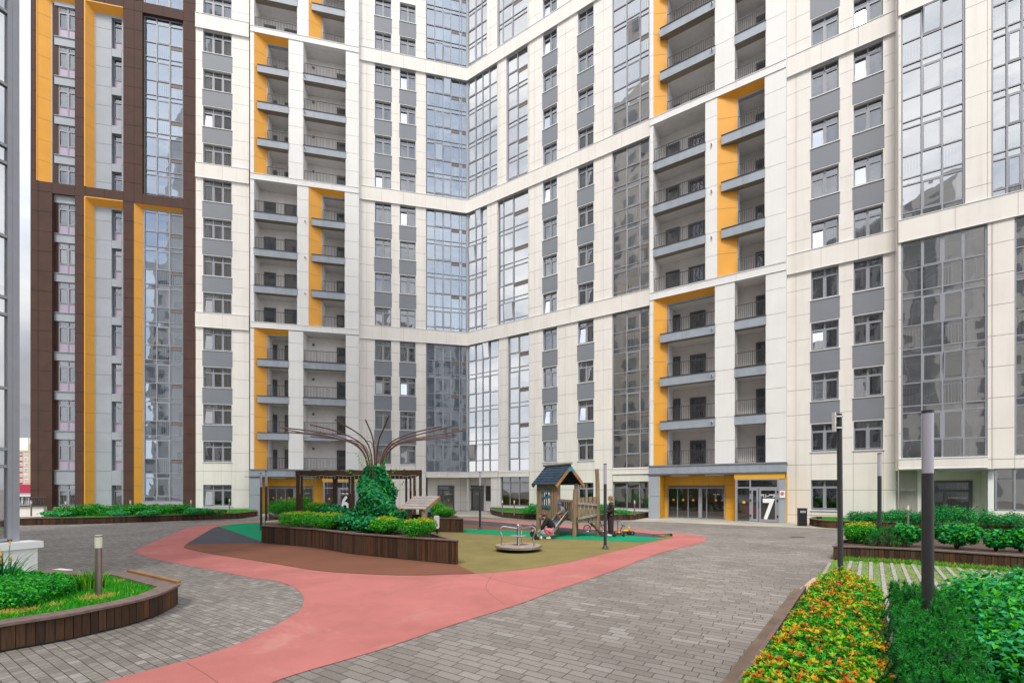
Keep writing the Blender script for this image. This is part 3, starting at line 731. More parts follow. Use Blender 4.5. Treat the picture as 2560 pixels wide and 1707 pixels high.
for (za, zb) in BZ[1:]: cornice(RW, 0, xw1, za, zb, 0, M['cream'], 2.05)
cornice(RW, -.05, g_(1246), 3.05, 3.55, 0, M['cream'], 2.0)
cornice(RW, g_(1246) + .01, g_(1323), 3.05, 3.5, 0, M['cream'], 1.6, proud=.05)
for i, ((za, zb), (p, q, r)) in enumerate(zip(secs, cA)):
    e = g_(p); xs = [.06, g_(1188)] + ([g_(1205)] if p > 1220 else []) + ([g_(1223)] if p > 1230 else [g_(1203)]) + [e - .04]
    xs = sorted(set(xs)); curtain_wall(RW, xs, za, zb, .14, sash=(0, len(xs) - 3), seed=40 + i)
    a, b = g_(q), g_(r); xs = [a + .04, a + (b - a) * .16, a + (b - a) * .5, b - .04] if i in (1, 3) else [a + .04, a + (b - a) * .5, b - .04]
    curtain_wall(RW, xs, za, zb, .22, sash=(len(xs) - 3,), grille=(len(xs) - 2,), seed=50 + i)
    xs = [g_(1532), g_(1566), g_(1600), g_(1622)]
    curtain_wall(RW, xs, za, zb, .14, sash=(1,), grille=(2,), seed=60 + i)
curtain_wall(RW, [g_(1252), g_(1273), g_(1296), g_(1322)], .6, 3.05, .2, h3=(2.55, 2.55, 2.55), seed=71, interior=False, rail=False, glassm=M['dglass'], name='shop_window')
mb = MB(); mb.poly([(g_(1251), .45, .55), (g_(1323), .45, .55), (g_(1323), .45, 3.05), (g_(1251), .45, 3.05)]); mb.poly([(g_(1251), 1.2, .55), (g_(1323), 1.2, .55), (g_(1323), 1.2, 3.05), (g_(1251), 1.2, 3.05)], 1); mb.build('orange_reflection_sheet', [M['ochre'], M['room']], RW)  # ochre sheet stands in for the window's orange reflection; no blind hangs here
curtain_wall(RW, [g_(1533), g_(1566), g_(1598), g_(1621)], .6, 2.55, .2, h3=(2.05, 2.05, 2.05), seed=72, sash=(), interior=False, rail=False, name='shop_window')
mb = MB(); mb.poly([(g_(1532), .7, .5), (g_(1622), .7, .5), (g_(1622), .7, 2.6), (g_(1532), .7, 2.6)]); mb.build('net_curtain', [M['inner']], RW)
cornice(RW, g_(1531), g_(1623), 3.1, 3.5, 0, M['cream'], 1.3, proud=.05)
recess(RW, FR, -.56, g_(1228), 1.3, [(1168, 1209, True)], M['cream'], open_l=True)
mb = MB(); mb.box(g_(1215, 1.29), g_(1228, 1.29), 1.26, 1.3, .9, 2.3); mb.build('side_window', [M['room']], RW)
mb = MB(); mb.box(g_(1228), xw1, -.03, .0, 0, .42); mb.build('plinth', [M['lilac']], RW)
# right part beyond the loggias
opsC = spans(*rx['C'], 36) + spans(*rx['D'], 36) + [(rx['C'][0], rx['C'][1], .75, 2.55)]
xa_, xb_ = g_(1966), g_(2246)
wall(RW, 'wall', xa_, xb_ + .8, 0, H, opsC, M['cream'], rev=.22, row0=.45, extra=(g_(1990),), trim=True)
put_window(RW, rx['C'][0], rx['C'][1], .75, 2.55, .2, 2, var=2)
for (za, zb) in BZ[1:]: cornice(RW, xa_, xb_, za, zb, 0, M['cream'], 2.1)
shell(RW, .35, g_(2246), 2.6, 14, H + 1, M['cream'])
yR = -.6
e2, e3 = g_(1625, yR), g_(1965.5, yR)
for z0, z1, kd in SEC:
    if kd == 'A':
        pl = dict(a0=1626, oa=1634, oi=1667, oe=1787, led=1650); pr = dict(a0=0, oa=1837.5, oi=0, oe=1914, led=0)
        kl, kr = 'splay', 'plain'; dl = [(1670, 1701, 0, 2.15), (1725, 1764, .45, 2.1)]; dr = [(1890, 1916, 0, 2.15)]
    else:
        pl = dict(a0=1626, oa=1634, oi=0, oe=1763, led=0); pr = dict(a0=0, oa=1793.5, oi=1843, oe=1911.5, led=1803)
        kl, kr = 'plain', 'splay'; dl = [(1665, 1699, 0, 2.15), (1721, 1763, .3, 2.1)]; dr = [(1888, 1912, 0, 2.15)]
    if z0 > 38: continue
    o1 = loggia_stack(RW, FR, yR, pl, kl, z0, z1, doors=dl); o2 = loggia_stack(RW, FR, yR, pr, kr, z0, z1, doors=dr)
    wall(RW, 'wall', e2, e3, z0, z1, [(o1[0], o1[1], z0, z1), (o2[0], o2[1], z0, z1)], M['white'], y=yR, rev=.3, row0=.6, trim=False)
    cornice(RW, e2, e3, z1, z1 + .5, yR, M['white'], 2.6, proud=.02)
mb = MB(); mb.box(e2 - .02, e2, yR + .03, 0, 3.6, H); mb.box(e3, e3 + .02, yR + .03, 0, 3.6, H); mb.box(e2, e3, yR, 0, 39.75, H); mb.box(e2, e3, -.02, .1, 0, 3.0); mb.build('bay_side', [M['white']], RW)
for root, F, px, yy, zs_ in ((LW, FL, 761, yL - .05, (6.35, 9.35, 12.35, 30.4, 33.4, 36.4)), (LW, FL, 763, yL, (18.3, 21.3, 24.3)), (RW, FR, 1780, yR - .05, (6.35, 9.35, 12.35, 30.4, 33.4)), (RW, FR, 1779, yR, (18.3, 21.3, 24.3))):
    for z in zs_:
        xx = F.x(px, yy); q_ = MB(); q_.box(xx - .05, xx + .05, yy - .1, yy, z - .05, z + .04); q_.box(xx - .03, xx + .03, yy - .16, yy - .1, z - .04, z + .02, 1); q_.build('security_camera', [M['trim'], M['black']], root)
EX = entrance(RW, FR, dict(l=1621.5, r=1965.5, p=1649, g0=1671, g1=1811, q0=1838.5, q1=1948), -1.35, '7', '811\u2013993', 0)
mb = MB(); sx_ = g_(1956, -1.37); mb.box(sx_ - .14, sx_ + .14, -1.37, -1.34, 1.5, 1.9); nsg = mb.build('notice_sign', [M['signwhite']], RW)
mb = MB(); pts = [(sx_ + .085 * math.cos(u * math.pi / 8), -1.385, 1.74 + .085 * math.sin(u * math.pi / 8)) for u in range(17)]; mb.tube(pts, .012, 5); mb.beam((sx_ - .06, -1.385, 1.68), (sx_ + .06, -1.385, 1.8), .015, .02); mb.box(sx_ - .05, sx_ + .03, -1.38, -1.372, 1.7, 1.76); mb.build('no_dogs_pictogram', [M['red']], nsg)
# projecting glazed bay at the far right
yP = -1.0
px0, px1, px2, px3, px4 = g_(2247, yP), g_(2413, yP), g_(2469, yP), g_(2476, yP), g_(2537, yP)
XE = g_(2720, yP)
opsP = [(px0 + .1, px2, 3.62, 15.0), (px0 + .1, px1, 16.2, 27.0), (px0 + .1, px1, 28.2, H), (g_(2479, yP), g_(2600, yP), 16.2, 27.0), (g_(2479, yP), g_(2600, yP), 28.2, H), (px4, g_(2650, yP), 3.62, 15.0),
        (px0, px2, 0, 3.0), (g_(2482, yP), g_(2640, yP), .95, 3.0)]
wall(RW, 'wall', px0, XE, 0, H, opsP, M['cream'], y=yP, rev=.2, row0=.45, trim=False, maxw=4)
mb = MB(); mb.box(px0 - .02, px0, yP, 0.3, 3.0, H); mb.build('bay_side', [M['cream']], RW)
for i, o in enumerate(opsP[:6]):
    a, b = o[0] + .04, o[1] - .04
    n = {0: 4, 1: 3, 2: 3}.get(i, 3); xs = [a + (b - a) * j / n for j in range(n + 1)]
    curtain_wall(RW, xs, o[2], o[3], yP + .12, sash=(1, 2) if i == 0 else (1,), seed=80 + i, glassm=M['cglass'])
for (za, zb) in BZ[1:3]: cornice(RW, px0 - .02, XE, za, zb, yP, M['cream'], 2.3, proud=.06)
cornice(RW, px0 - .02, px2, 3.05, 3.6, yP, M['cream'], 2.4, proud=.05)
curtain_wall(RW, [g_(2484, yP), g_(2491, yP), g_(2538, yP), g_(2590, yP), g_(2638, yP)], 1.0, 3.0, yP + .12, h3=(2.5, 2.5, 2.5), seed=91, interior=False, rail=False, name='shop_window')
mb = MB(); mb.poly([(g_(2480, yP), yP + .6, .9), (g_(2640, yP), yP + .6, .9), (g_(2640, yP), yP + .6, 3), (g_(2480, yP), yP + .6, 3)]); mb.build('net_curtain', [M['inner']], RW)
mb = MB(); mb.poly([(px0, 0, 0), (px2, 0, 0), (px2, 0, 3.0), (px0, 0, 3.0)]); mb.poly([(px2, yP, 0), (px2, yP, 3), (px2, 0, 3), (px2, 0, 0)]); mb.poly([(px0, yP, 3), (px0, .0, 3), (px2, 0, 3), (px2, yP, 3)])
mb.build('recess_wall', [M['cream']], RW)
storage_door(RW, FR, 2330, 2431, -.03, z1=2.45)
mb = MB(); mb.box(g_(2340, -1.1), px2 + .25, yP - .35, yP, 2.92, 2.98); mb.box(g_(2370, -1), g_(2430, -1), yP + .3, yP + .4, 2.9, 2.97, 1); mb.build('door_canopy', [M['framed'], M['lamp']], RW)
mb = MB(); mb.box(px2 + .01, px2 + .22, yP - .02, yP, 0, 3.0); mb.build('corner_strip', [M['trim']], RW)
shell(RW, px0 + .1, XE, 2.6, 12, H + 1, M['cream'])
# ================================================================ LEFT GLASS BUILDING, FAR AND OPPOSITE BUILDINGS
FG = Frame((-9.97, 9.2), rad(70.6))
GB = thing('glass_building', 'tall grey framed glass building at the left edge on a white plinth', 'building', (FG.o[0], FG.o[1], 0), FG.a)
mb = MB(); mb.box(-.11, 0, -.03, .16, .95, 60)
mb.build('corner_post', [M['frame']], GB)
xsg = [-34 + 1.35 * i for i in range(25)] + [-.14]
curtain_wall(GB, [x for x in xsg if x <= -.1], 1.0, 60, .03, h3=(1.0, 2.45, 2.79), seed=5, rail=False, glassm=M['cglass'], interior=False)
mb = MB()
for k in range(20): mb.box(-34, -.25, .2, 2.5, 3 * k + 2.5, 3 * k + 2.75, 1)
mb.poly([(-34, 2.4, 0), (-.3, 2.4, 0), (-.3, 2.4, 60), (-34, 2.4, 60)], 0); mb.box(-34, -.05, 2.5, 18, 0, 60, 2); mb.box(-.3, -.1, .18, 2.5, 0, 60, 2)
mb.build('building_core', [M['inner'], M['soffit'], M['cream']], GB)
mb = MB(); mb.box(-34, .14, -.33, .1, 0, .82); mb.box(-34, .2, -.4, .1, .82, .95, 1); mb.box(-34, .5, -.75, -.33, .0, .34, 1); mb.build('plinth', [M['white'], M['trim']], GB)
def grid_face(mb, P, n, x0, x1, z0, z1, step=3.2, w=1.5, mi=1, alt=2, seed=0):
    rr = random.Random(seed); k = 0; x = x0 + 1
    while x + w < x1 - .6:
        z = z0 + 1
        kind = rr.random()
        while z + 1.7 < z1 - 1:
            a, b = x, x + (w if kind < .6 else w + 1.2)
            off = .02
            mb.poly([P(a, z, off), P(b, z, off), P(b, z + (1.7 if kind < .75 else 2.4), off), P(a, z + (1.7 if kind < .75 else 2.4), off)], mi)
            if kind > .6: mb.poly([P(a, z - .5, off), P(b, z - .5, off), P(b, z - .05, off), P(a, z - .05, off)], 3)
            z += 3
        if kind > .82: mb.poly([P(x - .7, z0, off), P(x - .1, z0, off), P(x - .1, z1, off), P(x - .7, z1, off)], alt)
        x += step if kind < .6 else step + 1.2
M['farglass'] = pbr('distant window glass', (.36, .38, .40), .3, .3, .6)
mb = MB(); grid_face(mb, lambda a, z, o: (o, a, z), 0, .5, 17.5, 0, 60, seed=3); mb.build('rear_windows', [M['cream'], M['farglass'], M['orange'], M['spandrel']], GB)
OB = thing('apartment_building', 'apartment block facing the courtyard from behind the viewer', 'building', (-45, -34, 0), 0)
mb = MB(); mb.box(0, 24, -14, 0, 0, 48); mb.box(24, 46, -14, 2, 0, 47); mb.box(46, 75, -14, 0, 0, 43); mb.box(28, 36, -12, -4, 47, 51); mb.build('wall', [pbr('bright white render', (.88, .87, .85), .7, .06, .3)], OB)
mb = MB(); grid_face(mb, lambda a, z, o: (a, .03 + o, z), 0, 0, 24, 0, 48, seed=1); grid_face(mb, lambda a, z, o: (a, 2.0 + o, z), 0, 24, 46, 0, 47, seed=2); grid_face(mb, lambda a, z, o: (a, .03 + o, z), 0, 46, 75, 0, 43, seed=9)
mb.build('window', [M['cream'], M['farglass'], M['pgrey'], M['pgrey']], OB)
# far red and beige slab block seen through the gap
M['fred'] = pbr('red facade panel', (.42, .06, .035), .8, .1, .05); M['fbeige'] = pbr('beige facade panel', (.47, .37, .24), .8, .1, .05); M['fwhite'] = pbr('distant white trim', (.7, .68, .64), .7, .05, 1)
FB = thing('apartment_block', 'distant red and beige slab block in the gap beside the brown tower', 'building', (D(58, 230)[0], 230, 0), 0)
mb = MB(); mb.box(-12, 0.2, 0, 14, -6, 21.5, 0); mb.box(.2, 14, -.5, 14, -6, 21.5, 1); mb.box(-12, 1.2, 1, 13, 21.5, 28, 2); mb.box(-12, 14, -.6, 14, 20.6, 21.6, 1); mb.box(1.2, 8, 2, 12, 21.6, 25, 1); mb.box(-12, 14, -3, 0, -6, 4.3, 3)
mb.build('wall', [M['fred'], M['fbeige'], M['fwhite'], pbr('crimson shop fascia', (.33, .01, .05), .6, .05)], FB)
for k in range(6):
    for x in (-5.2, -1.4, 2.2, 5.6, 8.2):
        z = 5.4 + k * 2.75; y = -.02 if x < 0 else -.52; q = MB(); q.box(x - 1.2, x + 1.0, y - .08, y, z, z + 1.7, 0); wn = q.build('window', [M['fwhite']], FB)
        q = MB(); q.box(x - 1.0, x - .1, y - .12, y - .08, z + .2, z + 1.5); q.box(x, x + .8, y - .12, y - .08, z + .2, z + 1.5); q.build('pane', [M['farglass']], wn)
# terrace with railing and cars beside the brown tower
TR = thing('terrace_wall', 'low beige terrace wall with black railing beside the brown tower', 'wall', (D(109, 33.3)[0], 33.3, 0), rad(4))
mb = MB(); mb.box(-9, 0, 0, .25, 0, .72); mb.build('wall', [M['cream']], TR)
mb = MB(); rr = random.Random(4); mb.box(-9, .35, -.12, -.06, .72, .8); mb.box(-9, .35, -.12, -.06, 1.4, 1.46)
x = -9.
while x < .3:
    x2 = x + rr.uniform(-.09, .09); mb.beam((x, -.09, .8), (x2, -.09, 1.42), .03, .02); x += .075
mb.build('railing', [M['rail']], TR)
def car(name, label, loc, rz, m):
    t = thing(name, label, 'car', loc, rz, 'cars parked beyond the terrace')
    mb = MB(); prof = [(-2.1, .35), (2.1, .35), (2.15, .75), (1.9, .9), (1.0, .98), (.45, 1.42), (-1.1, 1.45), (-1.75, 1.0), (-2.15, .92), (-2.15, .5)]
    for sgn in (-1, 1): mb.poly([(x, sgn * .85, z) for x, z in (prof if sgn < 0 else prof[::-1])])
    for i in range(len(prof)):
        a, b = prof[i], prof[(i + 1) % len(prof)]; mb.poly([(a[0], -.85, a[1]), (a[0], .85, a[1]), (b[0], .85, b[1]), (b[0], -.85, b[1])])
    mb.build('body', [m], t)
    g = MB(); g.box(-1.3, .6, -.87, .87, 1.02, 1.34); g.build('side_window', [M['farglass']], t)
    for x in (-1.35, 1.3):
        for y in (-.8, .8):
            wm = MB(); wm.tube([(x, y - .1, .33), (x, y + .1, .33)], .33, 14); wm.build('wheel', [M['black']], t)
car('parked_car', 'white car parked beyond the terrace railing', (D(92, 41)[0], 41, 0), rad(15), pbr('white car paint', (.75, .75, .78), .25, 0))
car('parked_car', 'silver car parked left of the white one beyond the terrace', (D(50, 44)[0], 44, 0), rad(20), pbr('silver car paint', (.45, .46, .5), .25, 0))

# ================================================================ GROUND
def brickmat(name, c1, c2, c3, ang, bw, rh, mortar, off=.5, sq=1, sqf=2, mcol=(.05, .045, .035), origin=(0, 0), bstr=.5, rnd=.75):
    m, t, b = new_mat(name); b.inputs['Roughness'].default_value = .8; b.inputs['Specular IOR Level'].default_value = .35
    N, K = t.nodes.new, t.links.new
    def math_(op, a, b_=None, c=None):
        n = N('ShaderNodeMath'); n.operation = op
        for i, v in enumerate((a, b_, c)):
            if v is None: continue
            if isinstance(v, (int, float)): n.inputs[i].default_value = v
            else: K(v, n.inputs[i])
        return n.outputs[0]
    tcn = N('ShaderNodeTexCoord'); mp = N('ShaderNodeMapping'); mp.inputs['Rotation'].default_value = (0, 0, ang); K(tcn.outputs['Object'], mp.inputs[0])
    ns = N('ShaderNodeTexNoise'); ns.inputs['Scale'].default_value = 1.6; K(mp.outputs[0], ns.inputs['Vector'])
    ad = N('ShaderNodeMixRGB'); ad.blend_type = 'LINEAR_LIGHT'; ad.inputs[0].default_value = .012; K(mp.outputs[0], ad.inputs[1]); K(ns.outputs['Color'], ad.inputs[2])
    sp = N('ShaderNodeSeparateXYZ'); K(ad.outputs[0], sp.inputs[0])
    v = math_('DIVIDE', sp.outputs[1], rh); row = math_('FLOOR', v); fr = math_('FRACT', v)
    dy = math_('MULTIPLY', math_('MINIMUM', fr, math_('SUBTRACT', 1.0, fr)), rh)
    wv = math_('ADD', math_('DIVIDE', sp.outputs[0], bw), math_('MULTIPLY', row, 17.37))
    ve = N('ShaderNodeTexVoronoi'); ve.voronoi_dimensions = '1D'; ve.feature = 'DISTANCE_TO_EDGE'; ve.inputs['Randomness'].default_value = rnd; ve.inputs['Scale'].default_value = 1; K(wv, ve.inputs['W'])
    vc = N('ShaderNodeTexVoronoi'); vc.voronoi_dimensions = '1D'; vc.feature = 'F1'; vc.inputs['Randomness'].default_value = rnd; vc.inputs['Scale'].default_value = 1; K(wv, vc.inputs['W'])
    dx = math_('MULTIPLY', ve.outputs['Distance'], bw); dm = math_('MINIMUM', dx, dy)
    mrx = N('ShaderNodeMapRange'); mrx.inputs['From Min'].default_value = mortar * .4; mrx.inputs['From Max'].default_value = mortar; mrx.inputs['To Min'].default_value = 1; mrx.inputs['To Max'].default_value = 0; K(dm, mrx.inputs[0])
    class _B: pass
    sc_ = N('ShaderNodeSeparateColor'); K(vc.outputs['Color'], sc_.inputs[0])
    cr = N('ShaderNodeValToRGB'); e = cr.color_ramp; e.elements[0].color = c1 + (1,); e.elements[1].color = c3 + (1,)
    q = e.elements.new(.5); q.color = c2 + (1,); q = e.elements.new(.86); q.color = tuple(v * 1.06 for v in c2) + (1,)
    K(sc_.outputs[0], cr.inputs[0]); br = _B(); br.outputs = {'Fac': mrx.outputs[0]}
    n1 = t.nodes.new('ShaderNodeTexNoise'); n1.inputs['Scale'].default_value = .35; n1.inputs['Detail'].default_value = 6; t.links.new(tcn.outputs['Object'], n1.inputs['Vector'])
    n2 = t.nodes.new('ShaderNodeTexNoise'); n2.inputs['Scale'].default_value = 38; n2.inputs['Detail'].default_value = 4; t.links.new(tcn.outputs['Object'], n2.inputs['Vector'])
    r1 = t.nodes.new('ShaderNodeMapRange'); r1.inputs['From Min'].default_value = .3; r1.inputs['From Max'].default_value = .7; r1.inputs['To Min'].default_value = .76; r1.inputs['To Max'].default_value = 1.12; t.links.new(n1.outputs['Fac'], r1.inputs[0])
    r2 = t.nodes.new('ShaderNodeMapRange'); r2.inputs['From Min'].default_value = .3; r2.inputs['From Max'].default_value = .7; r2.inputs['To Min'].default_value = .86; r2.inputs['To Max'].default_value = 1.14; t.links.new(n2.outputs['Fac'], r2.inputs[0])
    mu = t.nodes.new('ShaderNodeMath'); mu.operation = 'MULTIPLY'; t.links.new(r1.outputs[0], mu.inputs[0]); t.links.new(r2.outputs[0], mu.inputs[1])
    mm = t.nodes.new('ShaderNodeMixRGB'); mm.blend_type = 'MULTIPLY'; mm.inputs[0].default_value = 1; t.links.new(cr.outputs[0], mm.inputs[1]); t.links.new(mu.outputs[0], mm.inputs[2])
    mj = t.nodes.new('ShaderNodeMixRGB'); mj.inputs[2].default_value = mcol + (1,); t.links.new(br.outputs['Fac'], mj.inputs[0]); t.links.new(mm.outputs[0], mj.inputs[1]); t.links.new(mj.outputs[0], b.inputs['Base Color'])
    inv = t.nodes.new('ShaderNodeMath'); inv.operation = 'MULTIPLY_ADD'; inv.inputs[1].default_value = -1; t.links.new(br.outputs['Fac'], inv.inputs[0])
    sc2 = t.nodes.new('ShaderNodeMath'); sc2.operation = 'MULTIPLY_ADD'; sc2.inputs[1].default_value = .25; t.links.new(n2.outputs['Fac'], sc2.inputs[0]); t.links.new(inv.outputs[0], sc2.inputs[2])
    bp = t.nodes.new('ShaderNodeBump'); bp.inputs['Strength'].default_value = bstr; bp.inputs['Distance'].default_value = .006; t.links.new(sc2.outputs[0], bp.inputs['Height']); t.links.new(bp.outputs[0], b.inputs['Normal'])
    return m
def rubber(name, col, spk=.25, big=.12):
    m = pbr(name, col, .95, spk, 120, .4, 150, spec=.1); t = m.node_tree; b = t.nodes['Principled BSDF']
    lk = b.inputs['Base Color'].links[0].from_socket
    n = t.nodes.new('ShaderNodeTexNoise'); n.inputs['Scale'].default_value = .7; n.inputs['Detail'].default_value = 8; n.inputs['Roughness'].default_value = .65
    tcn = t.nodes.new('ShaderNodeTexCoord'); t.links.new(tcn.outputs['Object'], n.inputs['Vector'])
    r = t.nodes.new('ShaderNodeMapRange'); r.inputs['From Min'].default_value = .3; r.inputs['From Max'].default_value = .7; r.inputs['To Min'].default_value = 1 - big; r.inputs['To Max'].default_value = 1 + big; t.links.new(n.outputs['Fac'], r.inputs[0])
    x = t.nodes.new('ShaderNodeMixRGB'); x.blend_type = 'MULTIPLY'; x.inputs[0].default_value = 1; t.links.new(lk, x.inputs[1]); t.links.new(r.outputs[0], x.inputs[2]); t.links.new(x.outputs[0], b.inputs['Base Color']); return m
M['paver'] = brickmat('grey block paving', (.205, .180, .160), (.255, .228, .205), (.335, .31, .288), rad(33.2), .31, .135, .0075, off=.37, sq=.72, sqf=2, mcol=(.06, .05, .04))
M['setts'] = brickmat('small square setts', (.185, .162, .145), (.245, .222, .2), (.34, .32, .30), rad(33.2), .125, .105, .0055, off=.42, sq=.85, sqf=3, mcol=(.05, .045, .035), bstr=.7)
M['slab'] = brickmat('pale concrete slabs', (.40, .37, .30), (.46, .43, .36), (.5, .47, .4), rad(33.2), 1.2, .9, .006, off=.5, mcol=(.28, .25, .2), bstr=.2)
M['pink'] = rubber('pink rubber path', (.455, .165, .15), .16, .14); M['olive'] = rubber('olive rubber', (.225, .185, .075), .3, .14); M['green'] = rubber('green rubber', (.01, .27, .13), .2, .08)
def scuff(m, col, lo=.56, hi=.74, k=.4, sc_=.55):
    t = m.node_tree; b = t.nodes['Principled BSDF']; lk = b.inputs['Base Color'].links[0].from_socket; n = t.nodes.new('ShaderNodeTexNoise'); n.inputs['Scale'].default_value = sc_; n.inputs['Detail'].default_value = 9; n.inputs['Roughness'].default_value = .72; n.inputs['Distortion'].default_value = .6
    tcn = t.nodes.new('ShaderNodeTexCoord'); t.links.new(tcn.outputs['Object'], n.inputs['Vector']); r = t.nodes.new('ShaderNodeMapRange'); r.inputs['From Min'].default_value = lo; r.inputs['From Max'].default_value = hi; r.inputs['To Max'].default_value = k; t.links.new(n.outputs['Fac'], r.inputs[0])
    x = t.nodes.new('ShaderNodeMixRGB'); x.inputs[2].default_value = col + (1,); t.links.new(r.outputs[0], x.inputs[0]); t.links.new(lk, x.inputs[1]); t.links.new(x.outputs[0], b.inputs['Base Color'])
scuff(M['pink'], (.58, .40, .34)); scuff(M['olive'], (.30, .24, .12), k=.5); scuff(M['green'], (.06, .24, .15), k=.4)
scuff(M['paver'], (.10, .08, .06), .58, .7, .45, .8); scuff(M['setts'], (.10, .08, .06), .58, .7, .45, .9); scuff(M['paver'], (.42, .39, .34), .62, .75, .5, 2.2)
M['charcoal'] = rubber('charcoal rubber', (.085, .085, .098), .3, .1); M['rbrown'] = rubber('brown rubber', (.205, .09, .058), .3, .1)
def sheet(name, pts, z, m): 
    mb = MB(); mb.poly([(x, y, z) for x, y in pts]); o = mb.build(name, [m]); return tag(o, kind='structure')
sheet('paving', [(-400, -300), (400, -300), (400, 600), (-400, 600)], 0, M['paver'])
PO = [(644, 1302), (545, 1309), (476, 1317.5), (426, 1337), (376.5, 1358), (338, 1375.7), (342, 1382.5), (376.5, 1395), (461, 1412), (537, 1426), (633, 1444.6), (667, 1448), (709.5, 1458), (740, 1471), (757, 1488.6), (758.6, 1502), (751, 1524), (707.5, 1552), (663, 1577), (614, 1601), (566, 1620), (485, 1646), (404, 1667), (323, 1688), (255, 1707), (60, 1760)]
PR = [(560, 1760), (680, 1707), (762, 1679), (947, 1625), (1132, 1562), (1306, 1507), (1376.5, 1480), (1458, 1452.6), (1543, 1423), (1628, 1389.7), (1679, 1374), (1730, 1362.4), (1757.5, 1354), (1768, 1347), (1761, 1342), (1740.5, 1338), (1696, 1332.5), (1628, 1326), (1558, 1322), (1454, 1313.4), (1341.5, 1306.7), (1200, 1296.8), (1158, 1295.4), (1000, 1291), (850, 1291), (740, 1295)]
path = [G(*p) for p in PO + PR]
sheet('setts_paving', [G(*p) for p in PO[:1]] + [(-9.5, 26.5), (-22, 28), (-40, 30), (-40, -2), (-4, -2)] + [G(*p) for p in PO[:0:-1]], .004, M['setts'])
sheet('pavement', [G(*p) for p in [(1960, 1317), (1850, 1313), (1700, 1306), (1560, 1301.5), (1400, 1300), (1300, 1296), (1200, 1292), (1000, 1288), (800, 1289), (644, 1292), (600, 1294.5)]] + [FL.w(FL.x(600), -.2), FL.w(FL.x(600), 2), FL.w(.56, 2), FR.w(-.56, 2), FR.w(FR.x(2250), 0), FR.w(FR.x(2250), -1.7), G(2120, 1323)], .004, M['slab'])
sheet('rubber_path', smooth_poly(path, 5), .008, M['pink'])
for pl in ([(466, 1657), (505, 1680), (545, 1707)], [(640, 1447), (760, 1436), (860, 1431)], [(1195, 1436), (1290, 1462), (1390, 1474)], [(1235, 1431), (1215, 1470), (1260, 1510)]):
    pts = [Vector(G(*p)) for p in pl if True]; pts = [Vector(p) for p in smooth_poly([tuple(p) for p in pts], 4, False)]; mb = MB()
    for a, b in zip(pts[:-1], pts[1:]): mb.beam((a.x, a.y, .0078), (b.x, b.y, .0078), .009, .003)
    tag(mb.build('path_seam', [pbr('dark seam', (.22, .10, .085), .9, .1)]), kind='structure')
BL = [(461.5, 1364), (468, 1372), (530, 1385), (606, 1396.7), (690, 1410), (759, 1421.6), (817, 1429), (912, 1435), (989, 1438), (1065, 1438), (1123, 1436), (1188, 1434), (1288, 1426), (1356, 1417), (1424, 1405), (1475, 1393), (1560, 1372.7), (1621, 1357), (1679, 1344.8), (1676, 1341), (1628, 1333.5), (1580.6, 1329), (1454, 1321.8), (1341, 1313), (1204, 1302), (1158, 1299.5), (1000, 1296), (800, 1300), (660, 1306), (606, 1307.5), (560, 1313), (533, 1320), (484, 1349)]
blob = smooth_poly([G(*p) for p in BL], 4)
sheet('playground_surface', blob, .012, M['olive'])
def clip(poly, a, b):          # keep what lies to the left of the line a -> b
    out = []; sd_ = lambda p: (b[0] - a[0]) * (p[1] - a[1]) - (b[1] - a[1]) * (p[0] - a[0])
    for i in range(len(poly)):
        p, q = poly[i], poly[(i + 1) % len(poly)]; s, t = sd_(p), sd_(q)
        if s >= 0: out.append(p)
        if (s >= 0) != (t >= 0): k = s / (s - t); out.append((p[0] + (q[0] - p[0]) * k, p[1] + (q[1] - p[1]) * k))
    return out
l1a, l1b = G(461, 1361), G(655, 1358); l2a, l2b = G(1144, 1412), G(1189, 1434.5); l3a, l3b = G(545, 1315.5), G(645, 1350)
sheet('playground_surface', clip(clip(blob, l1b, l1a), l2b, (l2a[0], l2a[1])) if False else clip(clip(blob, l1b, l1a), l2b, l2a), .016, M['rbrown'])
left = clip(clip(blob, l1a, l1b), (-5, 0), (-5, 50))
sheet('playground_surface', clip(left, l3a, l3b) if False else clip(left, l3b, l3a), .016, M['charcoal'])
sheet('playground_surface', clip(left, l3a, l3b), .016, M['green'])
sheet('playground_surface', [G(*p) for p in [(1000, 1326), (1159, 1331), (1254, 1338), (1390, 1346.5), (1526, 1352), (1605, 1355.6), (1655, 1348), (1631, 1343), (1558, 1339), (1498, 1336.6), (1399, 1331), (1322, 1328), (1240, 1325), (1158, 1321), (1000, 1317)]], .02, M['green'])
sheet('playground_surface', [G(*p) for p in [(1000, 1317), (1158, 1321), (1240, 1325), (1322, 1328), (1348, 1328), (1322, 1323), (1240, 1316.5), (1158, 1311), (1000, 1308)]], .02, M['rbrown'])
sheet('playground_surface', [G(*p) for p in [(1000, 1308), (1158, 1311), (1240, 1316.5), (1322, 1323), (1348, 1328), (1399, 1331), (1498, 1336.6), (1558, 1339), (1631, 1343), (1668, 1343), (1628, 1334.5), (1580, 1330), (1454, 1322.5), (1341, 1313.8), (1204, 1302.8), (1158, 1300.2), (1000, 1297)]], .02, M['charcoal'])
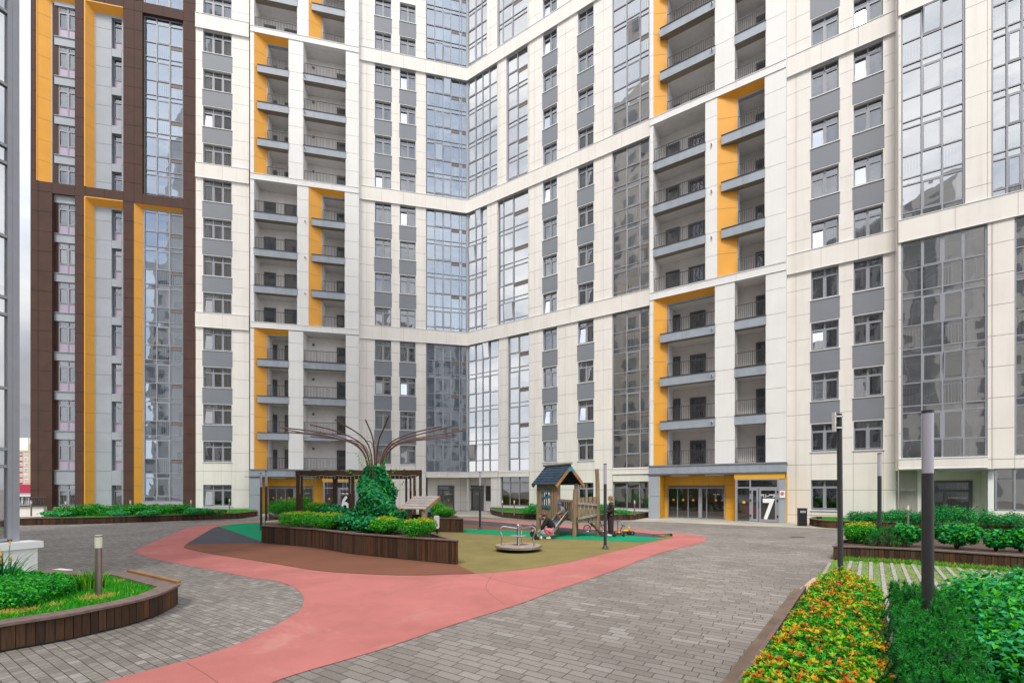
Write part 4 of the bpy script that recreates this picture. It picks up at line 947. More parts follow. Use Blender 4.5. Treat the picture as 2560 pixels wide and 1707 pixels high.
# ================================================================ VEGETATION HELPERS
def fast_mesh(name, V, Q, mats, mi):
    me = bpy.data.meshes.new(name); k = Q.shape[1]
    me.vertices.add(len(V)); me.vertices.foreach_set('co', V.astype(np.float32).ravel())
    me.loops.add(Q.size); me.loops.foreach_set('vertex_index', Q.astype(np.int32).ravel())
    me.polygons.add(len(Q)); me.polygons.foreach_set('loop_start', np.arange(0, Q.size, k, dtype=np.int32)); me.polygons.foreach_set('loop_total', np.full(len(Q), k, np.int32))
    for m in mats: me.materials.append(m)
    me.polygons.foreach_set('material_index', mi.astype(np.int32)); me.update(calc_edges=True); me.validate(); return me
def leaves_mesh(name, P, Nrm, size, mats, wts, rng, aspect=.5, up=.3, rnd=.7, topmix=None, fold=.25):
    n = len(P); Nn = Nrm * .8 + rng.normal(size=(n, 3)) * rnd + np.array([0, 0, up]); Nn /= np.linalg.norm(Nn, axis=1, keepdims=True) + 1e-9
    A = rng.normal(size=(n, 3)); A -= Nn * (A * Nn).sum(1, keepdims=True); A /= np.linalg.norm(A, axis=1, keepdims=True) + 1e-9
    B = np.cross(Nn, A); s = (size * rng.uniform(.6, 1.3, n))[:, None]
    a = P - A * s * .5; c = P + A * s * .5; b = P + B * s * aspect * .5 + Nn * s * fold * .4; d = P - B * s * aspect * .5 + Nn * s * fold * .4
    V = np.stack([a, b, c, d], 1).reshape(-1, 3); Q = np.arange(4 * n).reshape(-1, 4)
    w = np.array(wts, float); w /= w.sum(); mi = rng.choice(len(wts), n, p=w)
    if topmix is not None:
        k, zt, idxs = topmix; t = (P[:, 2] > zt) & (rng.random(n) < k); mi[t] = rng.choice(idxs, t.sum())
    return fast_mesh(name, V, Q, mats, mi)
def blob_points(blobs, n, rng, lo=.55, bump=.18):
    vol = np.array([b[3] * b[4] * b[5] for b in blobs]) ** .67; idx = rng.choice(len(blobs), n, p=vol / vol.sum()); Bm = np.array(blobs)[idx]
    d = rng.normal(size=(n, 3)); d /= np.linalg.norm(d, axis=1, keepdims=True)
    r = lo + (1 - lo) * rng.random(n) ** .45
    r *= 1 + bump * np.sin(d[:, 0] * 5 + idx) * np.cos(d[:, 1] * 6 + idx * 2) + rng.normal(size=n) * .04
    P = Bm[:, :3] + d * Bm[:, 3:6] * r[:, None]; return P, d
GR = {}
def leafm(name, c, tr=.16): GR[name] = pbr(name, tuple(min(.9, v * 1.5) for v in c), .55, .18, 9, transl=tr, spec=.3); return GR[name]
leafm('bright leaf', (.05, .33, .008)); leafm('mid leaf', (.015, .22, .015)); leafm('deep leaf', (.004, .055, .016)); leafm('teal leaf', (.010, .19, .05)); leafm('dark needle', (.010, .11, .032))
leafm('lime leaf', (.20, .42, .008)); leafm('gold leaf', (.50, .27, .01)); leafm('copper leaf', (.40, .115, .012)); leafm('pink bud', (.45, .05, .07)); leafm('vine leaf', (.008, .17, .045)); leafm('vine pale leaf', (.02, .27, .09)); leafm('straw blade', (.42, .33, .07)); leafm('lawn blade', (.03, .29, .004)); leafm('lawn blade dark', (.012, .17, .006))
M['twig'] = pbr('twig bark', (.08, .045, .03), .9, .2, 20)
def shrub(name, label, cat, loc, r, h, n, size, mats, wts, seed, group=None, top=None, lobes=7, aspect=.55, up=.3, sy=1.0, lift=.0, stems=True, lo=.45):
    rng = np.random.default_rng(seed); bl = [(0, 0, h * .5 + lift, r * .72, r * .72 * sy, h * .46)]
    for i in range(lobes):
        an = i * 2.4 + rng.random(); rr_ = r * rng.uniform(.35, .62); bl.append((math.cos(an) * rr_, math.sin(an) * rr_ * sy, h * rng.uniform(.35, .68) + lift, r * rng.uniform(.3, .46), r * rng.uniform(.3, .46) * sy, h * rng.uniform(.22, .36)))
    P, d = blob_points(bl, n, rng, lo); P[:, 2] = np.maximum(P[:, 2], .02 + lift * .5)
    root = thing(name, label, cat, loc, 0, group)
    me = leaves_mesh('foliage', P, d, size, [GR[m] for m in mats], wts, rng, aspect, up, topmix=(top[0], h * top[1], top[2]) if top else None); link('foliage', me, root)
    if stems:
        sm = MB()
        for i in range(7):
            an = i * .9 + .3; sm.tube([(0.02 * math.cos(an), .02 * math.sin(an), 0), (r * .3 * math.cos(an), r * .3 * math.sin(an), h * .45 + lift), (r * .6 * math.cos(an), r * .6 * math.sin(an) * sy, h * .75 + lift)], [.012, .008, .004], 5)
        sm.build('stem', [M['twig']], root)
    return root
def in_poly(P, poly):
    x, y = P[:, 0], P[:, 1]; c = np.zeros(len(P), bool); n = len(poly); j = n - 1
    for i in range(n):
        xi, yi = poly[i]; xj, yj = poly[j]
        m = ((yi > y) != (yj > y)) & (x < (xj - xi) * (y - yi) / (yj - yi + 1e-12) + xi); c ^= m; j = i
    return c
def pts_in(poly, n, rng):
    a = np.array(poly); lo, hi = a.min(0), a.max(0); out = []
    while sum(map(len, out)) < n:
        P = rng.uniform(lo, hi, (n * 2, 2)); out.append(P[in_poly(P, poly)])
    return np.concatenate(out)[:n]
def grass(name, poly, z, n, hgt, seed, mats=('lawn blade', 'lawn blade dark', 'straw blade'), wts=(.6, .36, .04), wd=.006, lean=.5, straw=None):
    rng = np.random.default_rng(seed); P = pts_in(poly, n, rng); h = hgt * rng.uniform(.5, 1.25, n); an = rng.uniform(0, 6.283, n)
    dx = np.stack([np.cos(an), np.sin(an)], 1) * wd; ln = rng.normal(size=(n, 2)) * (h * lean)[:, None]
    z0 = np.full(n, z); V = np.stack([np.c_[P - dx, z0], np.c_[P + dx, z0], np.c_[P + ln, z0 + h]], 1).reshape(-1, 3)
    w = np.array(wts, float); mi = rng.choice(len(wts), n, p=w / w.sum())
    if straw is not None:
        for (cx, cy, rr_) in straw: mi[((P - np.array([cx, cy])) ** 2).sum(1) < rr_ * rr_ * rng.uniform(.3, 1, n)] = len(wts) - 1
    o = link(name, fast_mesh(name, V, np.arange(3 * n).reshape(-1, 3), [GR[m] for m in mats], mi)); return tag(o, kind='stuff')
# ================================================================ TIMBER PLANTERS
WOODS = [pbr('planter board %d' % i, c, .75, .3, 3, .35, 40, stretch=(14, 14, 1.2), spec=.25) for i, c in enumerate([(.070, .037, .021), (.095, .050, .027), (.048, .028, .018), (.080, .050, .031), (.12, .050, .024)])]
M['rim'] = pbr('weathered planter rim', (.19, .135, .12), .8, .25, 4, .4, 50, stretch=(3, 3, 8), spec=.25)
M['soil'] = pbr('planter soil', (.075, .045, .032), .95, .5, 9, .8, 30); M['lawn'] = pbr('lawn', (.02, .17, .008), .95, .35, 6, .6, 60)
def offset_poly(p, d):
    n = len(p); A = sum(p[i][0] * p[(i + 1) % n][1] - p[(i + 1) % n][0] * p[i][1] for i in range(n)); s = 1 if A > 0 else -1; out = []
    for i in range(n):
        a, b, c = Vector(p[i - 1]), Vector(p[i]), Vector(p[(i + 1) % n]); e1 = (b - a).normalized(); e2 = (c - b).normalized()
        n1 = Vector((-e1.y, e1.x)) * s; n2 = Vector((-e2.y, e2.x)) * s; m = (n1 + n2); m = m / max(.35, m.length_squared / 2 * 1.0) / 1.0 if m.length > .01 else n1
        m = (n1 + n2).normalized() / max(.45, ((n1 + n2).normalized()).dot(n1)) if m.length > .01 else n1
        out.append((b.x + m.x * d, b.y + m.y * d))
    return out
def planter(label, poly, h, rimw=.14, bw=.1, seed=0, soil='soil', group='timber clad planters', base=.03):
    cx = sum(p[0] for p in poly) / len(poly); cy = sum(p[1] for p in poly) / len(poly); poly = [(x - cx, y - cy) for x, y in poly]
    t = thing('wooden_planter', label, 'planter', (cx, cy, 0), 0, group); rr = random.Random(seed); mb = MB(); n = len(poly)
    ins = offset_poly(poly, .03)
    for i in range(n): a, b = ins[i], ins[(i + 1) % n]; mb.poly([(a[0], a[1], 0), (b[0], b[1], 0), (b[0], b[1], h - .03), (a[0], a[1], h - .03)], 5)
    carry = 0.0; A = sum(poly[i][0] * poly[(i + 1) % n][1] - poly[(i + 1) % n][0] * poly[i][1] for i in range(n)); s = 1 if A > 0 else -1
    for i in range(n):
        a, b = Vector(poly[i]), Vector(poly[(i + 1) % n]); Ln = (b - a).length; d = (b - a) / Ln; nn = Vector((-d.y, d.x)) * s
        k = max(1, round(Ln / bw)); w = Ln / k
        for j in range(k):
            p = a + d * (w * j + .004); q = a + d * (w * (j + 1) - .004); o = nn * (.004 * rr.random()); r = nn * .026; z0 = base + rr.uniform(-.008, .008); mi = rr.choices(range(5), (5, 3, 4, 3, 1))[0]
            p0, q0 = p + o, q + o; p1, q1 = p + r, q + r; z1 = h - .03
            mb.hexa([(p0.x, p0.y, z0), (q0.x, q0.y, z0), (q1.x, q1.y, z0), (p1.x, p1.y, z0), (p0.x, p0.y, z1), (q0.x, q0.y, z1), (q1.x, q1.y, z1), (p1.x, p1.y, z1)], mi)
    mb.build('board_cladding', WOODS + [M['black']], t)
    o = offset_poly(poly, -.03); inn = offset_poly(poly, rimw); mb = MB()
    for i in range(n):
        j = (i + 1) % n
        for (a, b, c, d2, z) in ((o[i], o[j], inn[j], inn[i], h),): mb.poly([(a[0], a[1], z), (b[0], b[1], z), (c[0], c[1], z), (d2[0], d2[1], z)])
        mb.poly([(o[i][0], o[i][1], h - .035), (o[j][0], o[j][1], h - .035), (o[j][0], o[j][1], h), (o[i][0], o[i][1], h)])
        mb.poly([(inn[i][0], inn[i][1], h - .1), (inn[j][0], inn[j][1], h - .1), (inn[j][0], inn[j][1], h), (inn[i][0], inn[i][1], h)])
        mb.poly([(o[i][0], o[i][1], h - .035), (inn[i][0], inn[i][1], h - .036), (inn[j][0], inn[j][1], h - .036), (o[j][0], o[j][1], h - .035)])
    mb.build('rim', [M['rim']], t)
    mb = MB(); mb.poly([(x, y, h - .05) for x, y in inn]); mb.build('soil', [M[soil]], t)
    return t, [(x + cx, y + cy) for x, y in inn]
pA = smooth_poly([(-13.5, 3.3), (-9.5, 3.4), (-7.6, 4.2), (-6.65, 5.0), G(0, 1632.6), G(64.7, 1620), G(162, 1602.5), G(246, 1583), G(323, 1563.7), G(388, 1542.7), G(420, 1526.5), G(445, 1512)], 2, False) + [G(315, 1428, .36), G(250, 1431, .36), (-9.5, 9.3), (-13.5, 9.3)]
_, iA = planter('low curved planter with lawn and steel bollard light in the left foreground', pA, .36, .26, .1, 1, 'lawn')
pB = [(-27, 28.2), G(48.5, 1313), G(194, 1310), G(300, 1307), G(372, 1304), G(450, 1301.2), G(517, 1298.6), G(598, 1296), G(644, 1289.5), (FL.w(FL.x(640), -.45)), FL.w(FL.x(489), -.1), FL.w(FL.x(76), -.1), (-33, 33)]
_, iB = planter('long low planter with lawn, shrubs and bollards along the brown tower', pB, .4, .12, .11, 2, 'lawn')
pC = [G(653, 1356.7), G(786, 1369.5), G(875, 1385), G(1000, 1398), G(1144, 1412), (-2.34, 13.8), (-3.85, 14.3), (-3.7, 16.9), (-5.6, 18.2), (-8.7, 17.95)]
_, iC = planter('tall dark planter with steel tree and yellow green shrubs in the playground centre', pC, .66, .14, .1, 3)
pD = [(-11.67, 22.43), (-9.5, 22.2), (-8.0, 24.2), (-9.6, 27.2), (-14.07, 26.3)]
_, iD = planter('tall dark planter under the pergola behind the water log', pD, .66, .13, .1, 4)
pE = [(-5.6, 21.7), G(1084, 1329), G(1158, 1331), (-3.2, 24.4), (-6.2, 24.2)]
_, iE = planter('tall dark planter behind the slatted play shelter', pE, .66, .13, .1, 5)
hF = .4
pF = [G(2084, 1398.5), G(2197, 1403), G(2317, 1410), G(2560, 1429), G(2900, 1460), D(2900, 13.9), D(2560, 15.9), D(2300, 17.0), G(2099, 1349.5, hF)]
_, iF = planter('low dark planter with round shrubs beside the grass paving', pF, hF, .12, .11, 6)
pG = smooth_poly([G(2023.6, 1313), G(2050, 1317.5), G(2096, 1320.5), G(2250, 1325), G(2560, 1336), G(2800, 1346)], 2, False) + [D(2800, 19.5), FR.w(FR.x(2600, -1.2), -1.2), FR.w(FR.x(2250, -.3), -.3), FR.w(FR.x(2035, -.3), -.3)]
_, iG = planter('long low planter with lawn and mixed shrubs at the right wing', pG, .4, .12, .11, 7, 'lawn')
pH = [FR.w(FR.x(1228), -.15), G(1229, 1286), G(1256, 1293), G(1300, 1296.5), G(1400, 1300), G(1500, 1301), G(1580, 1300), G(1629, 1292), FR.w(FR.x(1622), -.3)]
_, iH = planter('low angular planter with lawn below the right wing behind the playhouse', pH, .4, .12, .11, 8, 'lawn')
# seat boards set on the near left planter
t = thing('seat_board', 'light brown timber board along the rim corner of the left foreground planter', 'board', (*G(380, 1445, .36), .36), 0)
a, b = Vector(G(316, 1428, .36)), Vector(G(447, 1457, .36)); c = Vector(G(380, 1445, .36)); mb = MB(); mb.beam((a.x - c.x + .05, a.y - c.y, .02), (b.x - c.x, b.y - c.y, .02), .07, .04); mb.build('board', [pbr('honey timber', (.30, .15, .05), .7, .2, 4, .2, 30)], t)
grass('lawn_grass', iA, .31, 70000, .06, 11, straw=[(*G(246, 1489, .33), .28), (*G(40, 1525, .33), .25), (*G(140, 1508, .33), .12), (*G(300, 1450, .33), .1)])
for k, (ip, n, nm) in enumerate(((iB, 26000, 1), (iG, 12000, 1), (iH, 9000, 1))): grass('lawn_grass', ip, .35, n, .05, 20 + k, wd=.012)
# ---------------------------------------------------------------- shrubs
Gc = ('bright leaf', 'mid leaf', 'deep leaf', 'lime leaf', 'gold leaf', 'copper leaf')
def spirea(lab, px, d, z, r, h, seed, sy=1, grp='rounded yellow green shrubs', n=9500, size=.045, gold=.75, name='spirea_shrub'):
    x, y = D(px, d); return shrub(name, lab, 'shrub', (x, y, z), r, h, n, size, Gc, (.36, .38, .2, .06, .0, .0), seed, grp, top=(gold, .8, [3, 3, 4, 0, 5, 3]), sy=sy, stems=False, lobes=11, lo=.68)
zc = .6
spirea('long bright green shrub at the left end of the steel tree planter', 745, 16.6, zc, .85, .62, 1)
spirea('bright green shrub second from the left on the steel tree planter', 815, 15.9, zc, .8, .62, 2)
spirea('golden topped shrub left of the play shelter on the steel tree planter', 965, 13.9, zc, .62, .60, 3, gold=.9)
spirea('yellow green shrub at the right tip of the steel tree planter', 1045, 13.1, zc, .62, .58, 4, gold=.85)
spirea('rounded shrub left of the front pergola post', 715, 23.4, zc, .95, .95, 5, gold=.5); spirea('rounded shrub right of the front pergola post', 797, 23.2, zc, .85, .8, 6, gold=.5); spirea('tall shrub behind the front pergola post', 752, 24.6, zc, .7, 1.1, 7, gold=.2)
spirea('dark green shrub on the planter behind the play shelter', 1085, 22.8, zc, .8, .85, 8, gold=.1); spirea('light green shrub at the planter edge right of the play shelter', 1112, 21.9, zc, .6, .55, 9, gold=.4)
def broad(lab, px, d, z, r, h, seed, n=2600, size=.12, grp='broad leaved shrubs', mats=('teal leaf', 'mid leaf', 'deep leaf'), wts=(.5, .3, .2), name='leafy_shrub', **k):
    x, y = D(px, d); return shrub(name, lab, 'shrub', (x, y, z), r, h, n, size, mats, wts, seed, grp, aspect=.6, **k)
broad('dark hydrangea like shrub between the spireas on the steel tree planter', 885, 15.6, zc, .75, .55, 30, mats=('vine leaf', 'vine pale leaf', 'deep leaf'))
broad('dark leafy shrub at the foot of the steel tree', 925, 14.6, zc, .6, .5, 31, mats=('vine leaf', 'vine pale leaf', 'deep leaf')); broad('dark leafy shrub behind the left spirea on the steel tree planter', 835, 17.2, zc, .8, .85, 32, mats=('vine leaf', 'teal leaf', 'deep leaf'))
broad('low dark shrub left of the play shelter roof', 1003, 15.8, zc, .5, .75, 33, mats=('vine leaf', 'teal leaf', 'deep leaf'))
# planter B: flower bed clumps
gB = 'shrubs along the brown tower'
for i, (px, d, r, h, lb) in enumerate([(185, 27.9, .9, .85, 'dense green shrub in front of the ground floor window of the brown tower'), (222, 28.4, .85, .95, 'tall green shrub below the first yellow column'), (268, 28.6, .9, .85, 'broad green shrub below the pale grey column'), (310, 28.4, .8, .9, 'green shrub left of the middle bollard'), (345, 28.9, .85, .95, 'green shrub right of the middle bollard'), (385, 29.2, .95, .9, 'green shrub below the glazed bay of the brown tower'), (425, 29.6, .8, .9, 'green shrub left of the last brown pier'), (462, 30, .7, .85, 'green shrub below the last brown pier')]):
    x, y = D(px, d); shrub('garden_shrub', lb, 'shrub', (x, y, .35), r, h * .82, 2600, .085, ('bright leaf', 'mid leaf', 'deep leaf', 'teal leaf'), (.3, .36, .26, .08), 60 + i, gB, stems=False)
for i, (px, d, r, h, lb) in enumerate([(130, 27.2, .7, .35, 'low blue green perennial at the left end of the long planter'), (160, 26.8, .6, .35, 'low green perennial beside the second bollard from the left'), (290, 27.2, .7, .4, 'pale low hosta left of the middle bollard'), (370, 27.6, .8, .4, 'pale low hosta below the glazed bay'), (480, 28.6, .6, .5, 'blue green grass clump below the last brown pier'), (505, 28.8, .55, .45, 'loose grass clump left of the round dark bush'), (545, 29.2, .6, .4, 'yellow flowering perennial near the right end of the long planter')]):
    x, y = D(px, d); shrub('perennial_plant', lb, 'plant', (x, y, .35), r, h, 1300, .11, ('teal leaf', 'vine pale leaf', 'bright leaf', 'gold leaf'), (.5, .3, .15, .05 if px == 545 else .01), 80 + i, 'low perennials along the brown tower', stems=False)
x, y = D(526, 28.9); shrub('round_bush', 'small round dark bush in the long planter near entrance 6', 'shrub', (x, y, .35), .32, .42, 1200, .06, ('deep leaf', 'mid leaf'), (.6, .4), 95, stems=False)
# planter H
for i, (px, d, r, h, lb) in enumerate([(1320, 29.6, .75, .5, 'green tuft in the planter left of the playhouse'), (1338, 29.4, .6, .75, 'taller green tuft just behind the playhouse wall'), (1507, 29.2, .45, .75, 'small leafy bush between playhouse and standing woman'), (1555, 29.4, .7, .4, 'low tuft right of the standing woman')]):
    x, y = D(px, d); shrub('garden_shrub', lb, 'shrub', (x, y, .35), r, h, 1500, .08, ('teal leaf', 'mid leaf', 'bright leaf'), (.4, .4, .2), 100 + i, 'green tufts behind the playhouse', stems=False)
# planter G
for i, (px, d, r, h, z, lb) in enumerate([(2155, 21.8, .9, .8, .35, 'grey green lavender clump at the left of the right wing planter'), (2195, 21.4, .8, .85, .35, 'low dark green shrub behind the tall thin lamp post'), (2250, 21.2, .8, .95, .35, 'upright green shrub right of the thin lamp post'), (2290, 21.0, .8, .8, .35, 'low green shrub left of the thick lamp post'), (2335, 20.6, .9, 1.0, .35, 'green shrub right of the thick lamp post'), (2385, 20.2, 1.0, 1.25, .35, 'tall peony bush in front of the storage door'), (2440, 20.0, 1.0, 1.2, .35, 'tall dark bush right of the storage door'), (2495, 19.8, .8, .7, .35, 'low green clump below the right shop window'), (2540, 19.6, .9, .8, .35, 'feathery green clump at the right edge')]):
    x, y = D(px, d); shrub('garden_shrub', lb, 'shrub', (x, y, z), r * .9, h * .78, 2800, .07, ('teal leaf', 'mid leaf', 'deep leaf', 'vine pale leaf', 'pink bud'), (.38, .27, .26, .08, .01), 120 + i, 'mixed shrubs of the right wing planter', stems=False)
# planter F
spirea('round golden yellow shrub at the left end of the grass paving planter', 2150, 13.9, .35, .52, .68, 200, gold=.95, n=11000, size=.045)
def pine(name, label, loc, poly_or_r, h, ncand, seed, need=15, cat='dwarf pine', group=None, size=.11):
    rng = np.random.default_rng(seed); root = thing(name, label, cat, loc, 0, group)
    n = ncand; r = poly_or_r
    if isinstance(r, (int, float)):
        a = rng.uniform(0, 6.28, n); q = r * np.sqrt(rng.random(n)); P = np.c_[q * np.cos(a), q * np.sin(a)]; edge = 1 - (q / r) ** 2
    else: P = pts_in([(x - loc[0], y - loc[1]) for x, y in r], n, rng); edge = np.ones(n)
    top = h * (.35 + .65 * edge) * rng.uniform(.72, 1.05, n); ln = rng.uniform(.14, .32, n)
    dirs = np.c_[rng.normal(size=n) * .28, rng.normal(size=n) * .28, np.ones(n)]; dirs /= np.linalg.norm(dirs, axis=1, keepdims=True)
    tip = np.c_[P, top]; V = []; 
    m = need; base = tip - dirs * ln[:, None]; T = rng.random((n, m)); C_ = base[:, None] + (tip - base)[:, None] * T[..., None]
    nd = rng.normal(size=(n, m, 3)); nd /= np.linalg.norm(nd, axis=2, keepdims=True); nd = nd * .9 + dirs[:, None] * .65; nd /= np.linalg.norm(nd, axis=2, keepdims=True)
    sd_ = np.cross(nd, rng.normal(size=(n, m, 3))); sd_ /= np.linalg.norm(sd_, axis=2, keepdims=True) + 1e-9; L_ = size * .62 * rng.uniform(.6, 1.1, (n, m, 1))
    a = C_ - sd_ * .0036; b = C_ + sd_ * .0036; c = C_ + nd * L_
    V = np.stack([a, b, c], 2).reshape(-1, 3); k = n * m; mi = rng.choice(3, k, p=(.5, .3, .2)); tp = (T.ravel() > .72) & (rng.random(k) < .7); mi[tp] = 2; 
    link('foliage', fast_mesh('foliage', V, np.arange(3 * k).reshape(-1, 3), [GR['dark needle'], GR['deep leaf'], GR['mid leaf']], mi), root)
    sm = MB()
    for i in range(min(n, 260)):
        sm.tube([tuple(base[i] - dirs[i] * .25), tuple(tip[i] - dirs[i] * .03)], [.008, .005], 4)
    sm.build('stem', [M['twig']], root); return root
x, y = D(2218, 13.2); pine('dwarf_pine', 'dark dwarf pine between the golden shrub and the first leafy shrub', (x, y, .35), .5, .6, 170, 5, need=60, size=.13)
for i, (px, d, r, h, lb) in enumerate([(2270, 13.1, .42, .56, 'leafy shrub left of the thick lamp post in the grass paving planter'), (2392, 12.6, .52, .6, 'leafy shrub right of the thick lamp post in the grass paving planter'), (2490, 12.1, .33, .52, 'leafy shrub near the right edge in the grass paving planter'), (2552, 11.9, .36, .56, 'leafy shrub cut by the right edge in the grass paving planter')]):
    broad(lb, px, d, .35, r, h, 210 + i, n=2400, size=.12, lift=.08, grp='leafy shrubs in the grass paving planter', mats=('teal leaf', 'bright leaf', 'mid leaf', 'deep leaf'), wts=(.5, .15, .25, .1))
# ---------------------------------------------------------------- right foreground bed
u = Vector((.62, .785)).normalized(); vv = Vector((u.y, -u.x)); o0 = Vector((2.44, 4.69))
def bed(s, t_): p = o0 + u * s + vv * t_; return (p.x, p.y)
KE = thing('kerb_board', 'dark wooden edging board between block paving and the orange tipped hedge', 'edging', (*bed(1, -.1), 0), 0)
mb = MB(); q0 = Vector(bed(1, -.1)); 
for (t0, t1, zt, mi) in ((-.20, -.06, .05, 0), (-.05, .0, .12, 1)):
    p = [Vector(bed(-6, t0)) - q0, Vector(bed(5.3, t0)) - q0, Vector(bed(5.3, t1)) - q0, Vector(bed(-6, t1)) - q0]
    mb.hexa([(k.x, k.y, 0) for k in p] + [(k.x, k.y, zt) for k in p], mi)
mb.build('board', [pbr('worn edging timber', (.15, .105, .075), .8, .3, 3, .4, 30), M['rim']], KE)
mb = MB(); p = [bed(5.35, -.12), bed(6.9, -.02), bed(6.9, .1), bed(5.35, .0)]; mb.prism([(a - q0.x, b - q0.y) for a, b in p], 0, .04); mb.build('end_board', [pbr('pale new timber', (.46, .36, .24), .8, .15, 4)], KE)
sheet('bed_soil', [bed(-6, 0), bed(6.2, 0), bed(6.2, 1.1), bed(2.1, 1.15), bed(1.6, 4.5), bed(-6, 4.5)], .006, M['soil'])
def hedge(name, label, cat, poly, h, n, size, mats, wts, seed, topc, z=0, aspect=.45, edge=.25, stems=0, hn=.12):
    rng = np.random.default_rng(seed); cx = np.mean([p[0] for p in poly]); cy = np.mean([p[1] for p in poly]); root = thing(name, label, cat, (cx, cy, z), 0)
    P = pts_in(poly, n, rng); pa = np.array(poly); ed = np.full(n, 9.)
    for i in range(len(pa)):
        a, b = pa[i], pa[(i + 1) % len(pa)]; ab = b - a; tt = np.clip(((P - a) @ ab) / (ab @ ab), 0, 1); ed = np.minimum(ed, np.linalg.norm(P - a - tt[:, None] * ab, axis=1))
    hh = h * (.45 + .55 * np.clip(ed / edge, 0, 1) ** .5) + hn * (np.sin(P[:, 0] * 7) * np.cos(P[:, 1] * 6.3) * .5 + np.sin(P[:, 0] * 15 + P[:, 1] * 11) * .3)
    zz = hh * (1 - .75 * rng.random(n) ** 2.2); V = np.c_[P[:, 0] - cx, P[:, 1] - cy, zz]
    Nn = np.c_[rng.normal(size=(n, 2)) * .35, np.ones(n) * .8]
    me = leaves_mesh('foliage', V, Nn, size, [GR[m] for m in mats], wts, rng, aspect, .35, rnd=.6)
    top = (zz > hh * .86); mi = np.zeros(n, np.int32); me.polygons.foreach_get('material_index', mi)
    pat = (np.sin(P[:, 0] * 19 + 1.3 * np.sin(P[:, 1] * 13)) * np.sin(P[:, 1] * 21 + P[:, 0] * 4) + rng.normal(size=n) * .35) > topc[0]
    sel = top & pat; mi[sel] = rng.choice(topc[1], sel.sum(), p=topc[2]); me.polygons.foreach_set('material_index', mi); me.update(); link('foliage', me, root)
    if stems:
        sm = MB()
        for i in rng.choice(n, stems, replace=False): x_, y_ = V[i, :2]; sm.tube([(x_ * .98, y_ * .98, 0), (x_, y_, hh[i] * .85)], [.006, .003], 4)
        sm.build('stem', [M['twig']], root)
    return root
def rosettes(root, poly, n, h, seed):
    rng = np.random.default_rng(seed); P = pts_in(poly, n, rng); pa = np.array(poly); ed = np.full(n, 9.)
    for i in range(len(pa)):
        a, b = pa[i], pa[(i + 1) % len(pa)]; ab = b - a; tt = np.clip(((P - a) @ ab) / (ab @ ab), 0, 1); ed = np.minimum(ed, np.linalg.norm(P - a - tt[:, None] * ab, axis=1))
    z = h * (.45 + .6 * np.clip(ed / .42, 0, 1) ** .5) + rng.uniform(-.03, .07, n); k = 11; V = []; mi = []
    lc = Vector(root.location)
    for i in range(n):
        c = np.array([P[i, 0] - lc.x, P[i, 1] - lc.y, z[i]]); base = rng.choice([0, 1, 2, 3], p=(.42, .33, .21, .04)); s = rng.uniform(.03, .06)
        for j in range(k):
            an = j * 2.4 + rng.random(); el = rng.uniform(.15, 1.2); d = np.array([math.cos(an) * math.cos(el), math.sin(an) * math.cos(el), math.sin(el)]); sd = np.array([-math.sin(an), math.cos(an), 0]) * s * .22
            V += [c, c + d * s * .55 + sd, c + d * s, c + d * s * .55 - sd]; mi.append(base if rng.random() < .7 else rng.choice([0, 1, 2]))
    V = np.array(V); link('tip_leaves', fast_mesh('tip_leaves', V, np.arange(len(V)).reshape(-1, 4), [GR[m] for m in ('gold leaf', 'copper leaf', 'lime leaf', 'pink bud')], np.array(mi)), root)
SP = smooth_poly([bed(-2.0, .16), bed(1, .14), bed(3.2, .14), bed(4.9, .2), bed(5.5, .42), bed(5.3, .85), bed(4.6, 1.12), bed(3, 1.15), bed(1, 1.15), bed(-2.0, 1.2)], 3)
SPH = hedge('spirea_hedge', 'low yellow green hedge with orange and copper tips in the right foreground', 'hedge', SP, .52, 42000, .062, ('bright leaf', 'mid leaf', 'lime leaf', 'gold leaf', 'copper leaf', 'pink bud', 'deep leaf'), (.36, .30, .13, .01, .0, .0, .17), 301, (.75, [3, 4, 2], (.34, .12, .54)), stems=120, aspect=.34, edge=.42)
rosettes(SPH, SP, 760, .5, 302)
PN = [bed(-2.5, 1.15), bed(2.5, 1.18), bed(2.7, 1.6), bed(2.3, 1.85), bed(.9, 1.7), bed(-.6, 1.62), bed(-2.5, 1.6)]
cxp, cyp = bed(0, 1.4); pine('dwarf_pine', 'wide dark mugo pine with upright shoots behind the orange tipped hedge', (cxp, cyp, 0), PN, .80, 900, 9, need=130, size=.085)
for i, (s, t_, r, h, lb) in enumerate([(3.05, 2.35, .78, .93, 'large green broad leaved shrub right of the thick lamp post'), (2.05, 2.3, .66, .9, 'large green broad leaved shrub at the right edge of the photo'), (.35, 2.0, .5, .72, 'green broad leaved shrub in the lower right corner'), (1.2, 2.05, .55, .85, 'broad leaved shrub behind the mugo pine above the corner shrub')]):
    x, y = bed(s, t_); shrub('leafy_shrub', lb, 'shrub', (x, y, 0), r, h, 7200, .078, ('teal leaf', 'mid leaf', 'bright leaf', 'deep leaf', 'vine pale leaf'), (.34, .24, .22, .04, .16), 320 + i, 'broad leaved foreground shrubs', aspect=.5, up=.5, lift=.1)
